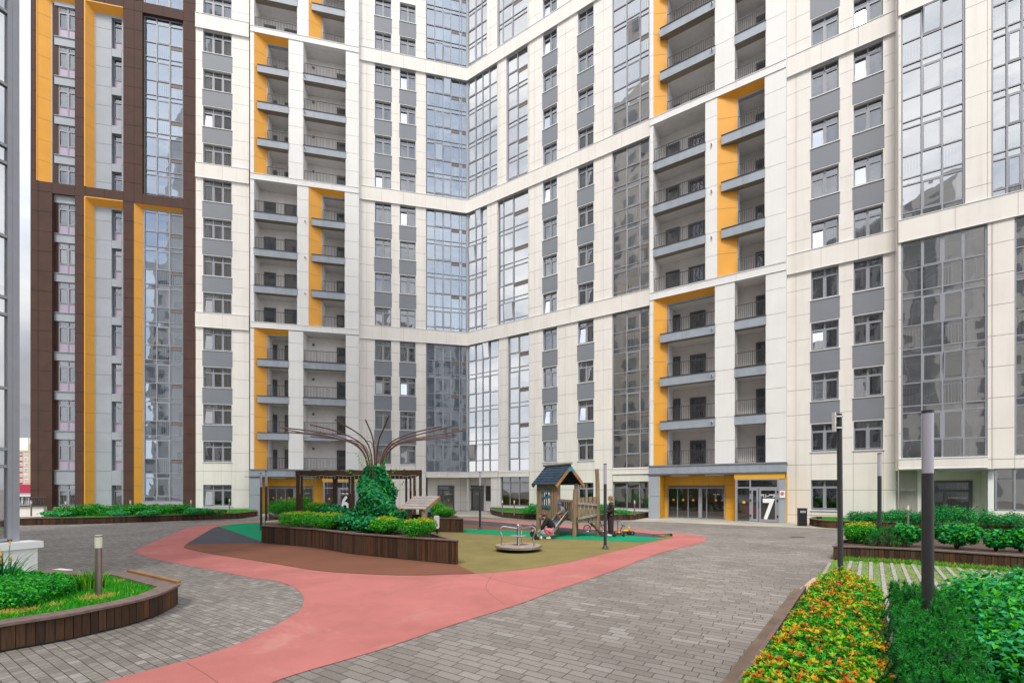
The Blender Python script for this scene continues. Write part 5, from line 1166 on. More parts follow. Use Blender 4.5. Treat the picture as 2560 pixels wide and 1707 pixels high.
# grass paving: concrete strips with grass between
gp0 = [bed(5.5, .4), bed(2.0, 1.2), bed(1.6, 5), D(3000, 8.5), G(2560, 1430), G(2317, 1411), G(2197, 1404), G(2090, 1399.5)]
gp = [bed(6.4, -.05), bed(5.5, .3), bed(2.0, 1.18), bed(1.6, 5), (13.5, 9.0), G(2560, 1430), G(2317, 1411), G(2197, 1404), G(2084, 1399)]
sheet('grass_paving', gp, .004, pbr('grass filled paving', (.12, .20, .02), .95, .6, 5, .6, 40))
mb = MB(); rr = random.Random(3)
for i in range(1, 34):
    for j in range(0, 60):
        s = -1 + j * .2; t_ = -.1 + i * .27 * .785 * 1.02
        c = bed(s, t_)
        if in_poly(np.array([c]), gp)[0] and in_poly(np.array([bed(s + .2, t_)]), gp)[0]:
            q = [bed(s + .004, t_ - .035), bed(s + .196, t_ - .035), bed(s + .196, t_ + .035), bed(s + .004, t_ + .035)]; mb.prism(q, 0, .022 + rr.random() * .004)
            if rr.random() < .8: q = [bed(s, t_ + .04), bed(s + .03, t_ + .04), bed(s + .03, t_ + .17), bed(s, t_ + .17)]; mb.prism(q, 0, .014)
tag(mb.build('paving_strips', [pbr('concrete grid strips', (.36, .32, .33), .85, .15, 6, .3, 60)]), kind='structure')
grass('grass_tufts', gp, 0, 26000, .045, 41, mats=('lawn blade', 'lime leaf', 'straw blade'), wts=(.4, .35, .25), wd=.006)
wd_ = [Vector(G(*p)) for p in ((2100, 1400), (2197, 1404.5), (2317, 1412), (2560, 1431))]
wp = []
for a, b in zip(wd_[:-1], wd_[1:]): wp += [tuple(a), tuple(b)]
grass('weeds', [tuple(p) for p in wd_] + [(p.x - .05, p.y - .14) for p in wd_[::-1]], 0, 2600, .13, 42, mats=('bright leaf', 'straw blade', 'mid leaf'), wts=(.5, .25, .25), wd=.008)
# ---------------------------------------------------------------- left foreground plants
t = hedge('clipped_hedge', 'low clipped dense green hedge on the left foreground planter', 'hedge', [G(-60, 1530, .33), G(60, 1524, .33), G(150, 1496, .33), G(192, 1483, .33), G(190, 1452, .45), G(120, 1444, .45), (-9.6, 8.4), (-9.9, 7.0), (-8.4, 6.0)], .27, 42000, .038, ('bright leaf', 'mid leaf', 'teal leaf', 'deep leaf'), (.3, .42, .2, .08), 401, (9, [0], [1]), z=.33, aspect=.8, edge=.2, hn=.05)
x, y = G(222, 1470, .33); OG = thing('ornamental_grass', 'feather reed grass clump between hedge and bollard', 'grass clump', (x, y, .33))
def blade_clump(root, n, r, h, wd, mats, seed, lean=.25, name='blade'):
    rng = np.random.default_rng(seed); an = rng.uniform(0, 6.28, n); q = r * rng.random(n) ** .5; P = np.c_[q * np.cos(an), q * np.sin(an)]; hh = h * rng.uniform(.55, 1.05, n); dr = P / (r + 1e-6) * lean + rng.normal(size=(n, 2)) * lean * .4
    V = []; F4 = []; seg = 4; k = 0; mi = []
    wn = rng.uniform(0, 3.14, n)
    for i in range(n):
        m_ = rng.integers(len(mats)); w_ = np.array([math.cos(wn[i]), math.sin(wn[i])]) * wd
        for s in range(seg + 1):
            t_ = s / seg; c = P[i] + dr[i] * hh[i] * t_ ** 2 * 1.6; zz = hh[i] * (t_ - .18 * t_ ** 3); w2 = w_ * (1 - t_ ** 2)
            V += [(c[0] - w2[0], c[1] - w2[1], zz), (c[0] + w2[0], c[1] + w2[1], zz)]
        for s in range(seg): a = k + 2 * s; F4.append((a, a + 1, a + 3, a + 2)); mi.append(m_)
        k += 2 * (seg + 1)
    link(name, fast_mesh(name, np.array(V), np.array(F4), [GR[m] for m in mats], np.array(mi)), root)
blade_clump(OG, 380, .22, .40, .004, ('mid leaf', 'lime leaf', 'deep leaf'), 5, .2)
x, y = G(8, 1478, .33); IR = thing('iris_plant', 'yellow iris with sword shaped leaves at the left edge', 'flower', (x, y, .33)); blade_clump(IR, 60, .16, .82, .014, ('deep leaf', 'mid leaf', 'teal leaf'), 6, .45)
mb = MB(); rr = random.Random(8)
for (dx, dy, zz) in ((-.03, 0, .62), (.05, .05, .78), (.06, -.08, .5), (-.1, .04, .55), (.0, .1, .5)):
    mb.tube([(dx * .6, dy * .6, 0), (dx, dy, zz - .03)], .005, 5, 1)
    for k in range(6):
        an = k * 1.05 + rr.random(); rr_ = .045; mb.poly([(dx, dy, zz), (dx + rr_ * .6 * math.cos(an - .4), dy + rr_ * .6 * math.sin(an - .4), zz + .012), (dx + rr_ * 1.2 * math.cos(an), dy + rr_ * 1.2 * math.sin(an), zz - .03 * (k % 2)), (dx + rr_ * .6 * math.cos(an + .4), dy + rr_ * .6 * math.sin(an + .4), zz + .012)], 0)
    mb.ell((dx, dy, zz + .02), (.012, .012, .035), 6)
mb.build('blossom', [pbr('yellow iris petal', (.85, .5, .01), .6, .1, 20, transl=.3), GR['mid leaf']], IR)
# ================================================================ LAMPS
M['post'] = pbr('graphite powder coat', (.035, .036, .04), .45, .1, 8, .1, 80); M['opal'] = pbr('opal lamp diffuser', (.42, .41, .49), .35, 0)
M['bsteel'] = pbr('bronze brushed steel', (.34, .29, .27), .32, .06, 15, metal=.85); M['opalw'] = pbr('ivory bollard diffuser', (.70, .70, .56), .35, 0)
def lamp(label, x, y, h=2.85, z=0, r=.052, base=True, lit=.68):
    t = thing('lamp_post', label, 'lamp post', (x, y, z), 0, 'slim graphite lamp posts with opal heads'); mb = MB()
    if base: mb.lathe((0, 0, 0), [(.14, 0), (.14, .015), (.11, .02), (.075, .09), (r, .13)], 18)
    mb.lathe((0, 0, 0), [(r, .0), (r, h - lit)], 18); mb.build('pole', [M['post']], t, smooth=True)
    mb = MB(); mb.lathe((0, 0, 0), [(r - .002, h - lit + .002), (r - .002, h - .03)], 18); mb.build('diffuser', [M['opal']], t, smooth=True)
    mb = MB(); mb.lathe((0, 0, 0), [(r + .001, h - .03), (r + .001, h)], 18); mb.build('cap', [M['post']], t); return t
lamp('slim lamp post standing on the olive rubber right of the playhouse', *G(1513, 1372)); lamp('slim lamp post left of the playhouse on the green stripe', *G(1200, 1324))
lamp('left one of the paired lamp posts at the left end of the steel tree planter', *D(652.6, 22.0), h=2.78); lamp('right one of the paired lamp posts at the left end of the steel tree planter', *D(665.4, 20.3), h=2.8)
lamp('thick near lamp post rising from the foreground bed before the grass paving', *D(2319.5, 4.92), base=False); lamp('thin lamp post standing in the grass paving planter', *D(2199, 13.5), h=2.72, z=.35, base=False)
t = thing('camera_mast', 'tall dark mast with a small white box near its top behind the hedge tip', 'mast', (*D(2101.5, 10.4), 0), 0); t.rotation_euler = (0, rad(-.4), 0)
mb = MB(); mb.lathe((0, 0, 0), [(.055, 0), (.054, 1.2), (.052, 3.72)], 16); mb.build('pole', [M['post']], t, smooth=True)
mb = MB(); mb.box(-.14, -.115, -.05, .05, 3.32, 3.75); mb.build('side_box', [M['fwhite']], t); mb = MB()
for z in (3.38, 3.64): mb.box(-.12, .07, -.07, .07, z, z + .03)
mb.build('bracket', [M['chrome']], t)
def bollard(label, x, y, z, h=.97, r=.045):
    t = thing('bollard_light', label, 'bollard', (x, y, z), 0, 'brushed steel bollard lights'); mb = MB(); mb.lathe((0, 0, 0), [(r, 0), (r, h - .2)], 18); mb.build('post', [M['bsteel']], t, smooth=True)
    mb = MB(); mb.lathe((0, 0, 0), [(r + .002, h - .2), (r + .002, h - .04), (r + .002, h - .025)], 18); mb.lathe((0, 0, 0), [(r, h - .012), (r, h)], 18); mb.build('diffuser', [M['opalw']], t, smooth=True)
    mb = MB(); mb.lathe((0, 0, 0), [(r + .004, h - .028), (r + .004, h - .01)], 18); mb.build('cap', [M['bsteel']], t)
bollard('large near bollard light in the lawn of the left foreground planter', *G(246, 1488, .33), .31)
for px, py, lb in ((77.6, 1289, 'leftmost bollard of the long planter, before the terrace railing'), (164, 1290.5, 'second bollard of the long planter, before the window column'), (326, 1287, 'middle bollard of the long planter, below the brown pier'), (477.5, 1285, 'fourth bollard of the long planter, at the edge of brown and cream walls'), (573.5, 1278, 'rightmost bollard of the long planter, near entrance 6')): bollard(lb, *G(px, py, .36), .35, h=.95, r=.04)
for px, d, lb in ((1256, 29.6, 'left bollard in the angular planter below the orange window'), (1285.5, 28.9, 'right bollard in the angular planter below the orange window'), (1586.5, 28.6, 'bollard in the angular planter near entrance 7'), (2270, 19.8, 'bollard among the shrubs of the right wing planter')): bollard(lb, *D(px, d), .35, h=.95, r=.04)
# ================================================================ PERGOLA
M['pwood'] = pbr('dark pergola timber', (.075, .042, .024), .75, .35, 4, .4, 30, stretch=(4, 4, 1), spec=.25)
PA, PB_, PC_, PD_ = D(748.6, 19.4), D(838, 25.3), D(1022, 25.3), D(1045, 18.6)
PG = thing('pergola', 'dark timber pergola over the central playground planters', 'pergola', (PA[0], PA[1], 0)); hp = 2.78
def rel(p): return (p[0] - PA[0], p[1] - PA[1])
mids = [D(879, 19.2)]
for i, (p, w_) in enumerate(((PA, .2), (PB_, .2), (mids[0], .2))):
    a = rel(p); mb = MB(); mb.box(a[0] - w_ / 2, a[0] + w_ / 2, a[1] - w_ / 2, a[1] + w_ / 2, 0, hp); mb.build('post', [M['pwood']], PG)
for p in (PC_, PD_):
    for dx in (-.14, .1):
        a = rel(p); mb = MB(); mb.box(a[0] + dx - .05, a[0] + dx + .05, a[1] - .05, a[1] + .05, 0, hp); mb.build('post', [M['pwood']], PG)
for a, b in ((PA, PD_), (PB_, PC_), (PA, PB_), (PD_, PC_)):
    a, b = rel(a), rel(b); d = Vector((b[0] - a[0], b[1] - a[1])).normalized() * .15; mb = MB(); mb.beam((a[0] - d.x, a[1] - d.y, hp - .11), (b[0] + d.x, b[1] + d.y, hp - .11), .12, .22); mb.build('beam', [M['pwood']], PG)
for i in range(1, 9):
    k = i / 9; a = rel(PA), rel(PD_), rel(PB_), rel(PC_); p = [a[0][j] + (a[1][j] - a[0][j]) * k for j in (0, 1)]; q = [a[2][j] + (a[3][j] - a[2][j]) * k for j in (0, 1)]
    mb = MB(); mb.beam((p[0], p[1], hp - .03), (q[0], q[1], hp - .03), .06, .14); mb.build('rafter', [M['pwood']], PG)
FLT = thing('string_lights', 'string of icicle fairy lights hanging from the front pergola beam', 'string lights', (PA[0], PA[1], 2.55)); mb = MB(); rr = random.Random(5); a = rel(PD_)
n = 30
for i in range(n):
    k = (i + .5) / n; x, y = a[0] * k, a[1] * k - .1
    if i > 17 and i < 22: continue
    L_ = rr.choice((.12, .25, .42, .6, .75)); mb.tube([(x, y, 0), (x + rr.uniform(-.03, .03), y, -L_)], .0025, 4)
    for j in range(int(L_ / .06)): mb.ell((x + rr.uniform(-.012, .012), y, -.05 - j * .06), (.009, .009, .012), 5)
mb.tube([(a[0] * k / 20, a[1] * k / 20 - .1, .03 * math.sin(k * 2)) for k in range(21)], .004, 4); mb.build('light_strand', [pbr('milky wire', (.75, .74, .70), .5, 0)], FLT)
# ================================================================ STEEL TREE WITH CLIMBER
M['rust'] = pbr('brown painted steel rod', (.13, .068, .055), .5, .15, 8)
tx, ty = D(939, 16.2); ST = thing('steel_tree', 'tree sculpture of bent brown steel rods spreading above the climber', 'sculpture', (tx, ty, .55)); rr = random.Random(12); nR = 18
for i in range(nR):
    an = 2 * math.pi * i / nR + rr.uniform(-.12, .12); R1 = rr.uniform(2.7, 3.35); zt = rr.uniform(3.35, 3.62); c, s = math.cos(an), math.sin(an)
    pr = [(.42, 0), (.34, 1.0), (.27, 1.9), (.30, 2.35), (.42, 2.72), (.72, 3.02), (1.2, 3.2), (1.9, 3.33), (R1, zt)]
    P = smooth_poly([(r, z) for r, z in pr], 4, False); mb = MB(); mb.tube([(r * c, r * s, z) for r, z in P], .022, 7); mb.build('rod', [M['rust']], ST, smooth=True)
rng = np.random.default_rng(21); n = 7000
VN = thing('climbing_vine', 'dark green virginia creeper covering the trunk of the steel tree', 'climber', (tx, ty, .55))
zz = rng.random(n) ** .8 * 2.25; ang = rng.uniform(0, 6.283, n); rad_ = (.56 + .13 * (1 - zz / 2.25) + .10 * np.sin(zz * 4.1 + ang * 2) + .08 * np.sin(ang * 3 + zz * 5) + .12 * np.exp(-((zz - .9) / .5) ** 2) * np.clip(np.cos(ang), 0, 1) + .3 * np.exp(-zz * 2.2)) * (.72 + .3 * rng.random(n)); rad_ *= np.clip((2.9 - zz) / 1.5, .6, 1)
P = np.c_[rad_ * np.cos(ang), rad_ * np.sin(ang), zz]
ns = 2200; a2 = rng.uniform(0, 6.283, ns); r2 = .5 + 1.05 * rng.random(ns); z2 = np.abs(rng.normal(size=ns)) * .26 * (1.75 - r2) + .12; P = np.r_[P, np.c_[r2 * np.cos(a2), r2 * np.sin(a2) * .7, z2]]; d = P.copy(); d[:, 2] = .15; d /= np.linalg.norm(d, axis=1, keepdims=True)
link('foliage', leaves_mesh('foliage', P, d * 1.1 + np.array([0, 0, .2]), .135, [GR[m] for m in ('vine leaf', 'vine pale leaf', 'deep leaf', 'bright leaf')], (.55, .25, .12, .08), rng, .62, .1, rnd=.45), VN)
P = []; dd = []
for (x0, z0, x1, z1) in ((-.45, 2.2, -.62, 2.75), (-.2, 2.3, -.25, 2.7), (.3, 2.3, .42, 2.62), (.6, 1.4, 1.15, 1.75), (-.6, 1.9, -.95, 2.1), (.5, 2.0, .8, 2.15)):
    for k in range(14): t_ = rng.random(); P.append((x0 + (x1 - x0) * t_ + rng.normal() * .03, rng.normal() * .1 - .1, z0 + (z1 - z0) * t_ + rng.normal() * .03)); dd.append((0, -1, .2))
P = np.array(P); link('tendril', leaves_mesh('tendril', P, np.array(dd), .075, [GR[m] for m in ('vine leaf', 'lime leaf', 'bright leaf')], (.4, .3, .3), rng, .6), VN)
sm = MB()
for i in range(10): an = i * .63; sm.tube([(.38 * math.cos(an), .38 * math.sin(an), 0), (.42 * math.cos(an + .3), .42 * math.sin(an + .3), 1.0), (.33 * math.cos(an + .7), .33 * math.sin(an + .7), 2.1)], [.015, .01, .006], 5)
sm.build('stem', [M['twig']], VN)
# ================================================================ WATER LOG
x, y = D(692, 17.5); WL = thing('log_trough', 'pale hollow log with small chrome tap at the left end of the steel tree planter', 'water feature', (x, y, .62)); mb = MB()
mb.tube([(-.42, .02, .10), (-.3, 0, .075), (0, 0, .09), (.25, .03, .13), (.42, .04, .2)], [.06, .095, .10, .10, .085], 12); mb.build('log', [pbr('bleached log', (.50, .36, .27), .75, .2, 5, .3, 30)], WL, smooth=True)
mb = MB(); mb.tube([(.22, 0, .2), (.22, 0, .42), (.2, -.02, .45), (.14, -.04, .43), (.12, -.05, .36)], .013, 8); mb.build('tap', [M['chrome']], WL, smooth=True)
# ================================================================ PLAY SHELTER
M['log'] = pbr('weathered play timber', (.28, .195, .125), .75, .3, 2.5, .5, 25, stretch=(5, 5, .8), spec=.25); M['logo'] = pbr('orange brown timber', (.42, .20, .07), .7, .25, 3, .3, 25, spec=.25)
M['greyb'] = pbr('silvered board', (.31, .28, .265), .8, .25, 3, .4, 30, stretch=(1, 5, 5), spec=.25); M['blue'] = pbr('worn blue paint', (.035, .13, .24), .6, .45, 5, .3, 25); M['blued'] = pbr('dark blue roof board', (.026, .048, .075), .7, .5, 4, .4, 25, spec=.25)
M['teal'] = pbr('teal blue paint', (.04, .24, .34), .55, .2, 6)
x0, y0 = -3.0, 14.55; SH = thing('play_shelter', 'small play counter with slanted silver board roof beside the steel tree planter', 'play equipment', (x0, y0, 0))
E0, E1, R0, R1 = [Vector(p) - Vector((x0, y0, 0)) for p in ((-3.57, 14.3, 1.40), (-2.73, 14.3, 1.38), (-3.25, 15.15, 1.79), (-2.38, 15.15, 1.79))]
for i in range(5):
    a, b = i / 5, (i + 1) / 5 - .012; dz = Vector((0, 0, -.035 + .02)); p = [E0.lerp(R0, a), E1.lerp(R1, a), E1.lerp(R1, b), E0.lerp(R0, b)]; up_ = Vector((0, -.02, .028)); lo = Vector((0, 0, -.0))
    p[2] = p[2] - up_ * .6; p[3] = p[3] - up_ * .6; mb = MB(); mb.hexa([q - Vector((0, 0, .02)) for q in p] + [q for q in p]); mb.build('roof_board', [M['greyb']], SH)
mb = MB(); mb.beam(E1 + Vector((-.03, 0, -.07)), R1 + Vector((-.03, .02, -.07)), .05, .11); mb.build('rafter', [M['logo']], SH)
mb = MB(); mb.beam(E0 + Vector((.03, 0, -.07)), R0 + Vector((.03, .02, -.07)), .05, .11); mb.build('rafter', [M['logo']], SH)
pA_, pB2 = E1 + Vector((-.05, .12, 0)), E0 + Vector((.25, .5, 0))
mb = MB(); mb.tube([(pA_.x, pA_.y, 0), (pA_.x, pA_.y, 1.33)], .095, 14); mb.build('post', [M['log']], SH, smooth=True)
mb = MB(); mb.tube([(pB2.x, pB2.y, 0), (pB2.x, pB2.y, 1.5)], .095, 14); mb.build('post', [M['log']], SH, smooth=True)
mb = MB(); mb.box(pB2.x + .1, pA_.x - .1, .1, .14, .55, 1.18); mb.build('chalk_board', [M['black']], SH)
mb = MB(); mb.hexa([(pA_.x + .02, pA_.y - .02, 1.18), (pA_.x + .16, pA_.y, 1.20), (pA_.x + .18, pA_.y + .03, 1.2), (pA_.x + .02, pA_.y + .03, 1.18), (pA_.x + .0, pA_.y - .02, 1.28), (pA_.x + .2, pA_.y, 1.42), (pA_.x + .2, pA_.y + .03, 1.42), (pA_.x, pA_.y + .03, 1.28)]); mb.build('bracket', [M['teal']], SH)
mb = MB(); mb.box(pA_.x + .12, pA_.x + .22, pA_.y - .02, pA_.y + .12, .62, 1.28); mb.build('panel_post', [M['black']], SH)
gpx, gpy = D(1091.5, 14.3); gpx -= x0; gpy -= y0
GM = thing('game_panel', 'upright white game panel with orange knob beside the play shelter', 'game panel', (gpx + x0, gpy + y0, .0), rad(-8)); mb = MB(); pp = [(.085 * c + .02 * (1 if c > 0 else -1) * 0, s) for c, s in ((-1, .79), (-1, 1.14), (-.7, 1.17), (.7, 1.17), (1, 1.14), (1, .79), (.7, .76), (-.7, .76))]
mb.poly([(x, -.015, z) for x, z in pp]); mb.poly([(x, .015, z) for x, z in pp[::-1]])
for i in range(8): a, b = pp[i], pp[(i + 1) % 8]; mb.poly([(a[0], -.015, a[1]), (a[0], .015, a[1]), (b[0], .015, b[1]), (b[0], -.015, b[1])])
mb.build('board', [pbr('lilac white board', (.68, .66, .74), .4, 0)], GM); mb = MB(); mb.tube([(.03 * 1.4 * math.cos(a / 10 * 6.283), -.017, 1.06 + .04 * math.sin(a / 10 * 6.283)) for a in range(11)], .003, 4); mb.build('dial_line', [M['frame']], GM)
mb = MB(); mb.tube([(-.015, -.03, 1.0), (.0, -.05, .95), (.015, -.045, .88)], [.022, .028, .012], 8); mb.build('knob', [pbr('orange plastic', (.8, .17, .02), .4, 0)], GM, smooth=True)
mb = MB(); mb.box(-.03, .03, .02, .07, 0, .95); mb.build('leg', [M['black']], GM)
# ================================================================ PLAYHOUSE
def wob(a, b, r0, r1, seed, n=6):
    rr = random.Random(seed); a, b = Vector(a), Vector(b); P = []; R = []
    for i in range(n + 1): t_ = i / n; P.append(a.lerp(b, t_) + Vector((rr.uniform(-.012, .012), rr.uniform(-.012, .012), 0))); R.append(r0 + (r1 - r0) * t_ + rr.uniform(-.006, .006))
    return P, R
O = Vector((1.95, 19.67)); e1 = Vector((.816, .578)); e2 = Vector((-.578, .816))
PH = thing('playhouse', 'timber playhouse tower with blue board roof, steel slide and plank fence', 'playhouse', (O.x, O.y, 0)); 
def q(a, b, z=0): p = e1 * a + e2 * b; return (p.x, p.y, z)
W_, Dp = 1.12, 1.26
def post(a, b, h, r=.085, seed=0, lean=(0, 0)):
    P, R = wob(q(a, b), q(a + lean[0], b + lean[1], h), r * 1.08, r * .92, seed); mb = MB(); mb.tube(P, R, 12); mb.build('post', [M['log']], PH, smooth=True)
post(0, 0, 2.2, seed=1); post(W_, 0, 2.25, .1, 2); post(0, Dp, 2.2, .1, 3, (.0, .0)); post(W_, Dp, 2.2, seed=4)
post(.05, 1.36, 1.2, .09, 33)
fr_ = Vector((2.57, 18.8)) - O; fr2 = Vector((3.65, 19.3)) - O
def pw(v, h, r, s, lx=0, ly=0): P, R = wob((v.x, v.y, 0), (v.x + lx, v.y + ly, h), r * 1.1, r * .95, s, 8); mb = MB(); mb.tube(P, R, 12); mb.build('post', [M['log']], PH, smooth=True)
pw(fr_, 2.0, .078, 5, .03); pw(fr2, 2.85, .09, 6, -.04)
mb = MB(); 
for i in range(8): mb.box(0, 1, 0, 1, 0, 1) if False else None
for (a0, b0, a1, b1) in ((.05, .05, W_ - .05, Dp - .05),):
    n = 9
    for i in range(n): b = b0 + (b1 - b0) * i / n; mb.hexa([q(a0, b + .01, .8), q(a1, b + .01, .8), q(a1, b + (b1 - b0) / n - .01, .8), q(a0, b + (b1 - b0) / n - .01, .8), q(a0, b + .01, .84), q(a1, b + .01, .84), q(a1, b + (b1 - b0) / n - .01, .84), q(a0, b + (b1 - b0) / n - .01, .84)])
mb.build('deck', [M['log']], PH)
mb = MB(); fv = [Vector((0, 0)) + Vector((e1 * .1).to_tuple()), Vector((e1 * W_).to_tuple()), fr2 + Vector((-.05, .08)), fr_ + Vector((.02, .06))]; mb.prism([(p.x, p.y) for p in fv], .78, .84); mb.build('deck', [M['log']], PH)
def boards(a0, b0, a1, b1, z0, z1, n, gap=.012, openz=None, seed=0, name='plank_wall', th=.025, jit=.04):
    rr = random.Random(seed); mb = MB(); A = Vector(q(a0, b0)); B = Vector(q(a1, b1)); d = (B - A) / n; nn = Vector((-d.y, d.x, 0)).normalized() * th
    for i in range(n):
        p = A + d * i + d.normalized() * gap; r = A + d * (i + 1) - d.normalized() * gap; zz0, zz1 = z0 + rr.uniform(-jit, jit), z1 + rr.uniform(-jit, jit) * .3
        segs = [(zz0, zz1)]
        if openz and openz[2] <= i < openz[3]: segs = [(zz0, openz[0]), (openz[1], zz1)]
        for (u0, u1) in segs: mb.hexa([(p.x, p.y, u0), (r.x, r.y, u0), (r.x + nn.x, r.y + nn.y, u0), (p.x + nn.x, p.y + nn.y, u0), (p.x, p.y, u1), (r.x, r.y, u1), (r.x + nn.x, r.y + nn.y, u1), (p.x + nn.x, p.y + nn.y, u1)])
    return mb.build(name, [M['log']], PH)
boards(-.09, Dp - .02, -.09, .0, .66, 2.22, 9, openz=(1.3, 1.95, 3, 6), seed=2)           # window side wall, towards the viewer's left
for z, tl in ((1.92, 0), (1.62, .05), (1.24, -.02)):
    a, b = Vector(q(-.13, Dp * .72)), Vector(q(-.13, Dp * .26)); mb = MB(); mb.beam((a.x, a.y, z - tl * .6), (b.x, b.y, z + tl), .03, .12); mb.build('blue_slat', [M['blue']], PH)
boards(0, Dp + .04, W_, Dp + .04, .84, 2.15, 9, gap=.03, openz=(1.35, 1.85, 5, 8), seed=4)     # back wall with gaps
boards(W_ + .06, 0, W_ + .06, Dp, .84, 1.5, 9, gap=.02, seed=5)
mb = MB(); A = Vector(q(.5, Dp + .08)); B = Vector(q(W_, Dp + .08)); mb.beam((A.x, A.y, 1.72), (B.x, B.y, 1.55), .04, .09); mb.build('brace', [M['black']], PH)
boards(-.0, -.09, .12, -.09, .80, 2.15, 1, seed=6)
# low front boards beside the slide
def fboards(P0, P1, z0, z1, n, seed, gap=.012, jit=.03):
    rr = random.Random(seed); mb = MB(); P0, P1 = Vector(P0), Vector(P1); d = (P1 - P0) / n; u_ = d.normalized(); nn = Vector((u_.y, -u_.x)) * .03
    for i in range(n):
        p = P0 + d * i + u_ * gap; r = P0 + d * (i + 1) - u_ * gap; k = rr.uniform(-jit, jit); a, b = z0 + k, z1 + rr.uniform(-jit, jit); mb.hexa([(p.x, p.y, a), (r.x, r.y, a), (r.x + nn.x, r.y + nn.y, a), (p.x + nn.x, p.y + nn.y, a), (p.x, p.y, b), (r.x, r.y, b), (r.x + nn.x, r.y + nn.y, b), (p.x + nn.x, p.y + nn.y, b)])
    return mb.build('plank_fence', [M['log']], PH)
fboards((fr_.x + .12, fr_.y + .07), (fr2.x - .1, fr2.y - .02), .60, 1.68, 5, 7, .02)
u_ = (fr2 - fr_).normalized(); nf = Vector((u_.y, -u_.x)) * .06
for za, zb in ((1.42, 1.34), (.78, .92)):
    a = fr_ + u_ * .14 + nf; b = fr2 - u_ * .1 + nf; mb = MB(); mb.beam((a.x, a.y, za), (b.x, b.y, zb), .035, .1); mb.build('batten', [M['greyb']], PH)
sl0 = Vector((2.12, 19.35)) - O
fboards((sl0.x + .32, sl0.y - .12), (fr_.x - .06, fr_.y + .04), .66, 1.5, 1, 9)
fboards((sl0.x + .30, sl0.y + .1), (sl0.x + .31, sl0.y + .5), .66, 1.5, 2, 10)
mb = MB(); a = Vector(q(.1, -.06)); mb.beam((a.x, a.y, 1.52), (fr_.x - .05, fr_.y + .1, 1.5), .07, .1); mb.build('rail', [M['log']], PH)
# roof
zr, ze = 3.02, 2.18; am = W_ / 2; ov = .26
for side in (0, 1):
    for i in range(7):
        t0, t1 = i / 7, (i + 1) / 7 + .03; aL = (-ov - .02, am) if side == 0 else (W_ + ov + .02, am)
        def rp(t_, b, dz=0): return q(aL[0] + (aL[1] - aL[0]) * t_, b, ze + (zr - ze) * t_ + dz)
        lift0 = .035; mb = MB(); mb.hexa([rp(t0, -.25, lift0 - .02), rp(t0, Dp + .2, lift0 - .02), rp(t1, Dp + .2, -.01), rp(t1, -.25, -.01), rp(t0, -.25, lift0 + .012), rp(t0, Dp + .2, lift0 + .012), rp(t1, Dp + .2, .014), rp(t1, -.25, .014)]); mb.build('roof_board', [M['blued']], PH)
for b in (-.24, Dp + .15):
    for s_ in (0, 1):
        A = q(-ov if s_ == 0 else W_ + ov, b, ze - .07); B = q(am, b, zr - .08); mb = MB(); mb.beam(A, B, .04, .13); mb.build('gable_board', [M['logo'] if b < 0 else M['log']], PH)
mb = MB(); c = Vector(q(am, -.29, 0)); mb.poly([(c.x + e1.x * k, c.y + e1.y * k, z) for k, z in ((-.2, 2.74), (-.16, 2.86), (0, 3.0), (.16, 2.86), (.2, 2.74), (.08, 2.76), (0, 2.82), (-.08, 2.76))]); mb.build('gable_plate', [M['teal']], PH)
mb = MB(); P, R = wob(q(am, -.32, zr + .1), q(am, Dp + .3, zr + .08), .07, .075, 8); mb.tube(P, R, 10); mb.build('ridge_log', [M['greyb']], PH, smooth=True)
# ladder ramp at the right
mb = MB(); a = fr2 + Vector((-.42, .15)); mb.beam((a.x, a.y, .66), (a.x + .68, a.y - .2, .02), .3, .06); mb.build('ladder_ramp', [M['twig']], PH)
# slide
s0 = Vector((sl0.x + .08, sl0.y, .86)); s1 = Vector((1.47 - O.x, 18.6 - O.y, .16)); dr = Vector((s1.x - s0.x, s1.y - s0.y, 0)).normalized(); sd2 = Vector((dr.y, -dr.x, 0)) * .21
pts = [s0 - dr * .25 + Vector((0, 0, .0)), s0, s0.lerp(s1, .5), s1, s1 + dr * .28 + Vector((0, 0, -.02))]
mb = MB()
for a, b in zip(pts[:-1], pts[1:]):
    mb.poly([a - sd2, a + sd2, b + sd2, b - sd2])
    for sg in (-1, 1): mb.hexa([a + sd2 * sg, a + sd2 * sg * 1.1, b + sd2 * sg * 1.1, b + sd2 * sg, a + sd2 * sg + Vector((0, 0, .17)), a + sd2 * sg * 1.1 + Vector((0, 0, .17)), b + sd2 * sg * 1.1 + Vector((0, 0, .15)), b + sd2 * sg + Vector((0, 0, .15))])
mb.build('slide', [M['chrome']], PH)
for sg in (-1, 1):
    o_ = sd2 * sg * 1.06; mb = MB(); mb.tube([pts[0] + o_ + Vector((0, 0, .6)), pts[0] + o_ * 1 + dr * .12 + Vector((0, 0, .68)), pts[0] + o_ + dr * .24 + Vector((0, 0, .6)), pts[1] + o_ + Vector((0, 0, .22)), pts[3] + o_ + Vector((0, 0, .16)), pts[4] + o_ + Vector((0, 0, .15))], .022, 8); mb.poly([pts[0] + o_, pts[0] + o_ + Vector((0, 0, .62)), pts[1] + o_ + Vector((0, 0, .55)), pts[1] + o_]); mb.build('slide_rail', [M['chrome']], PH, smooth=True)
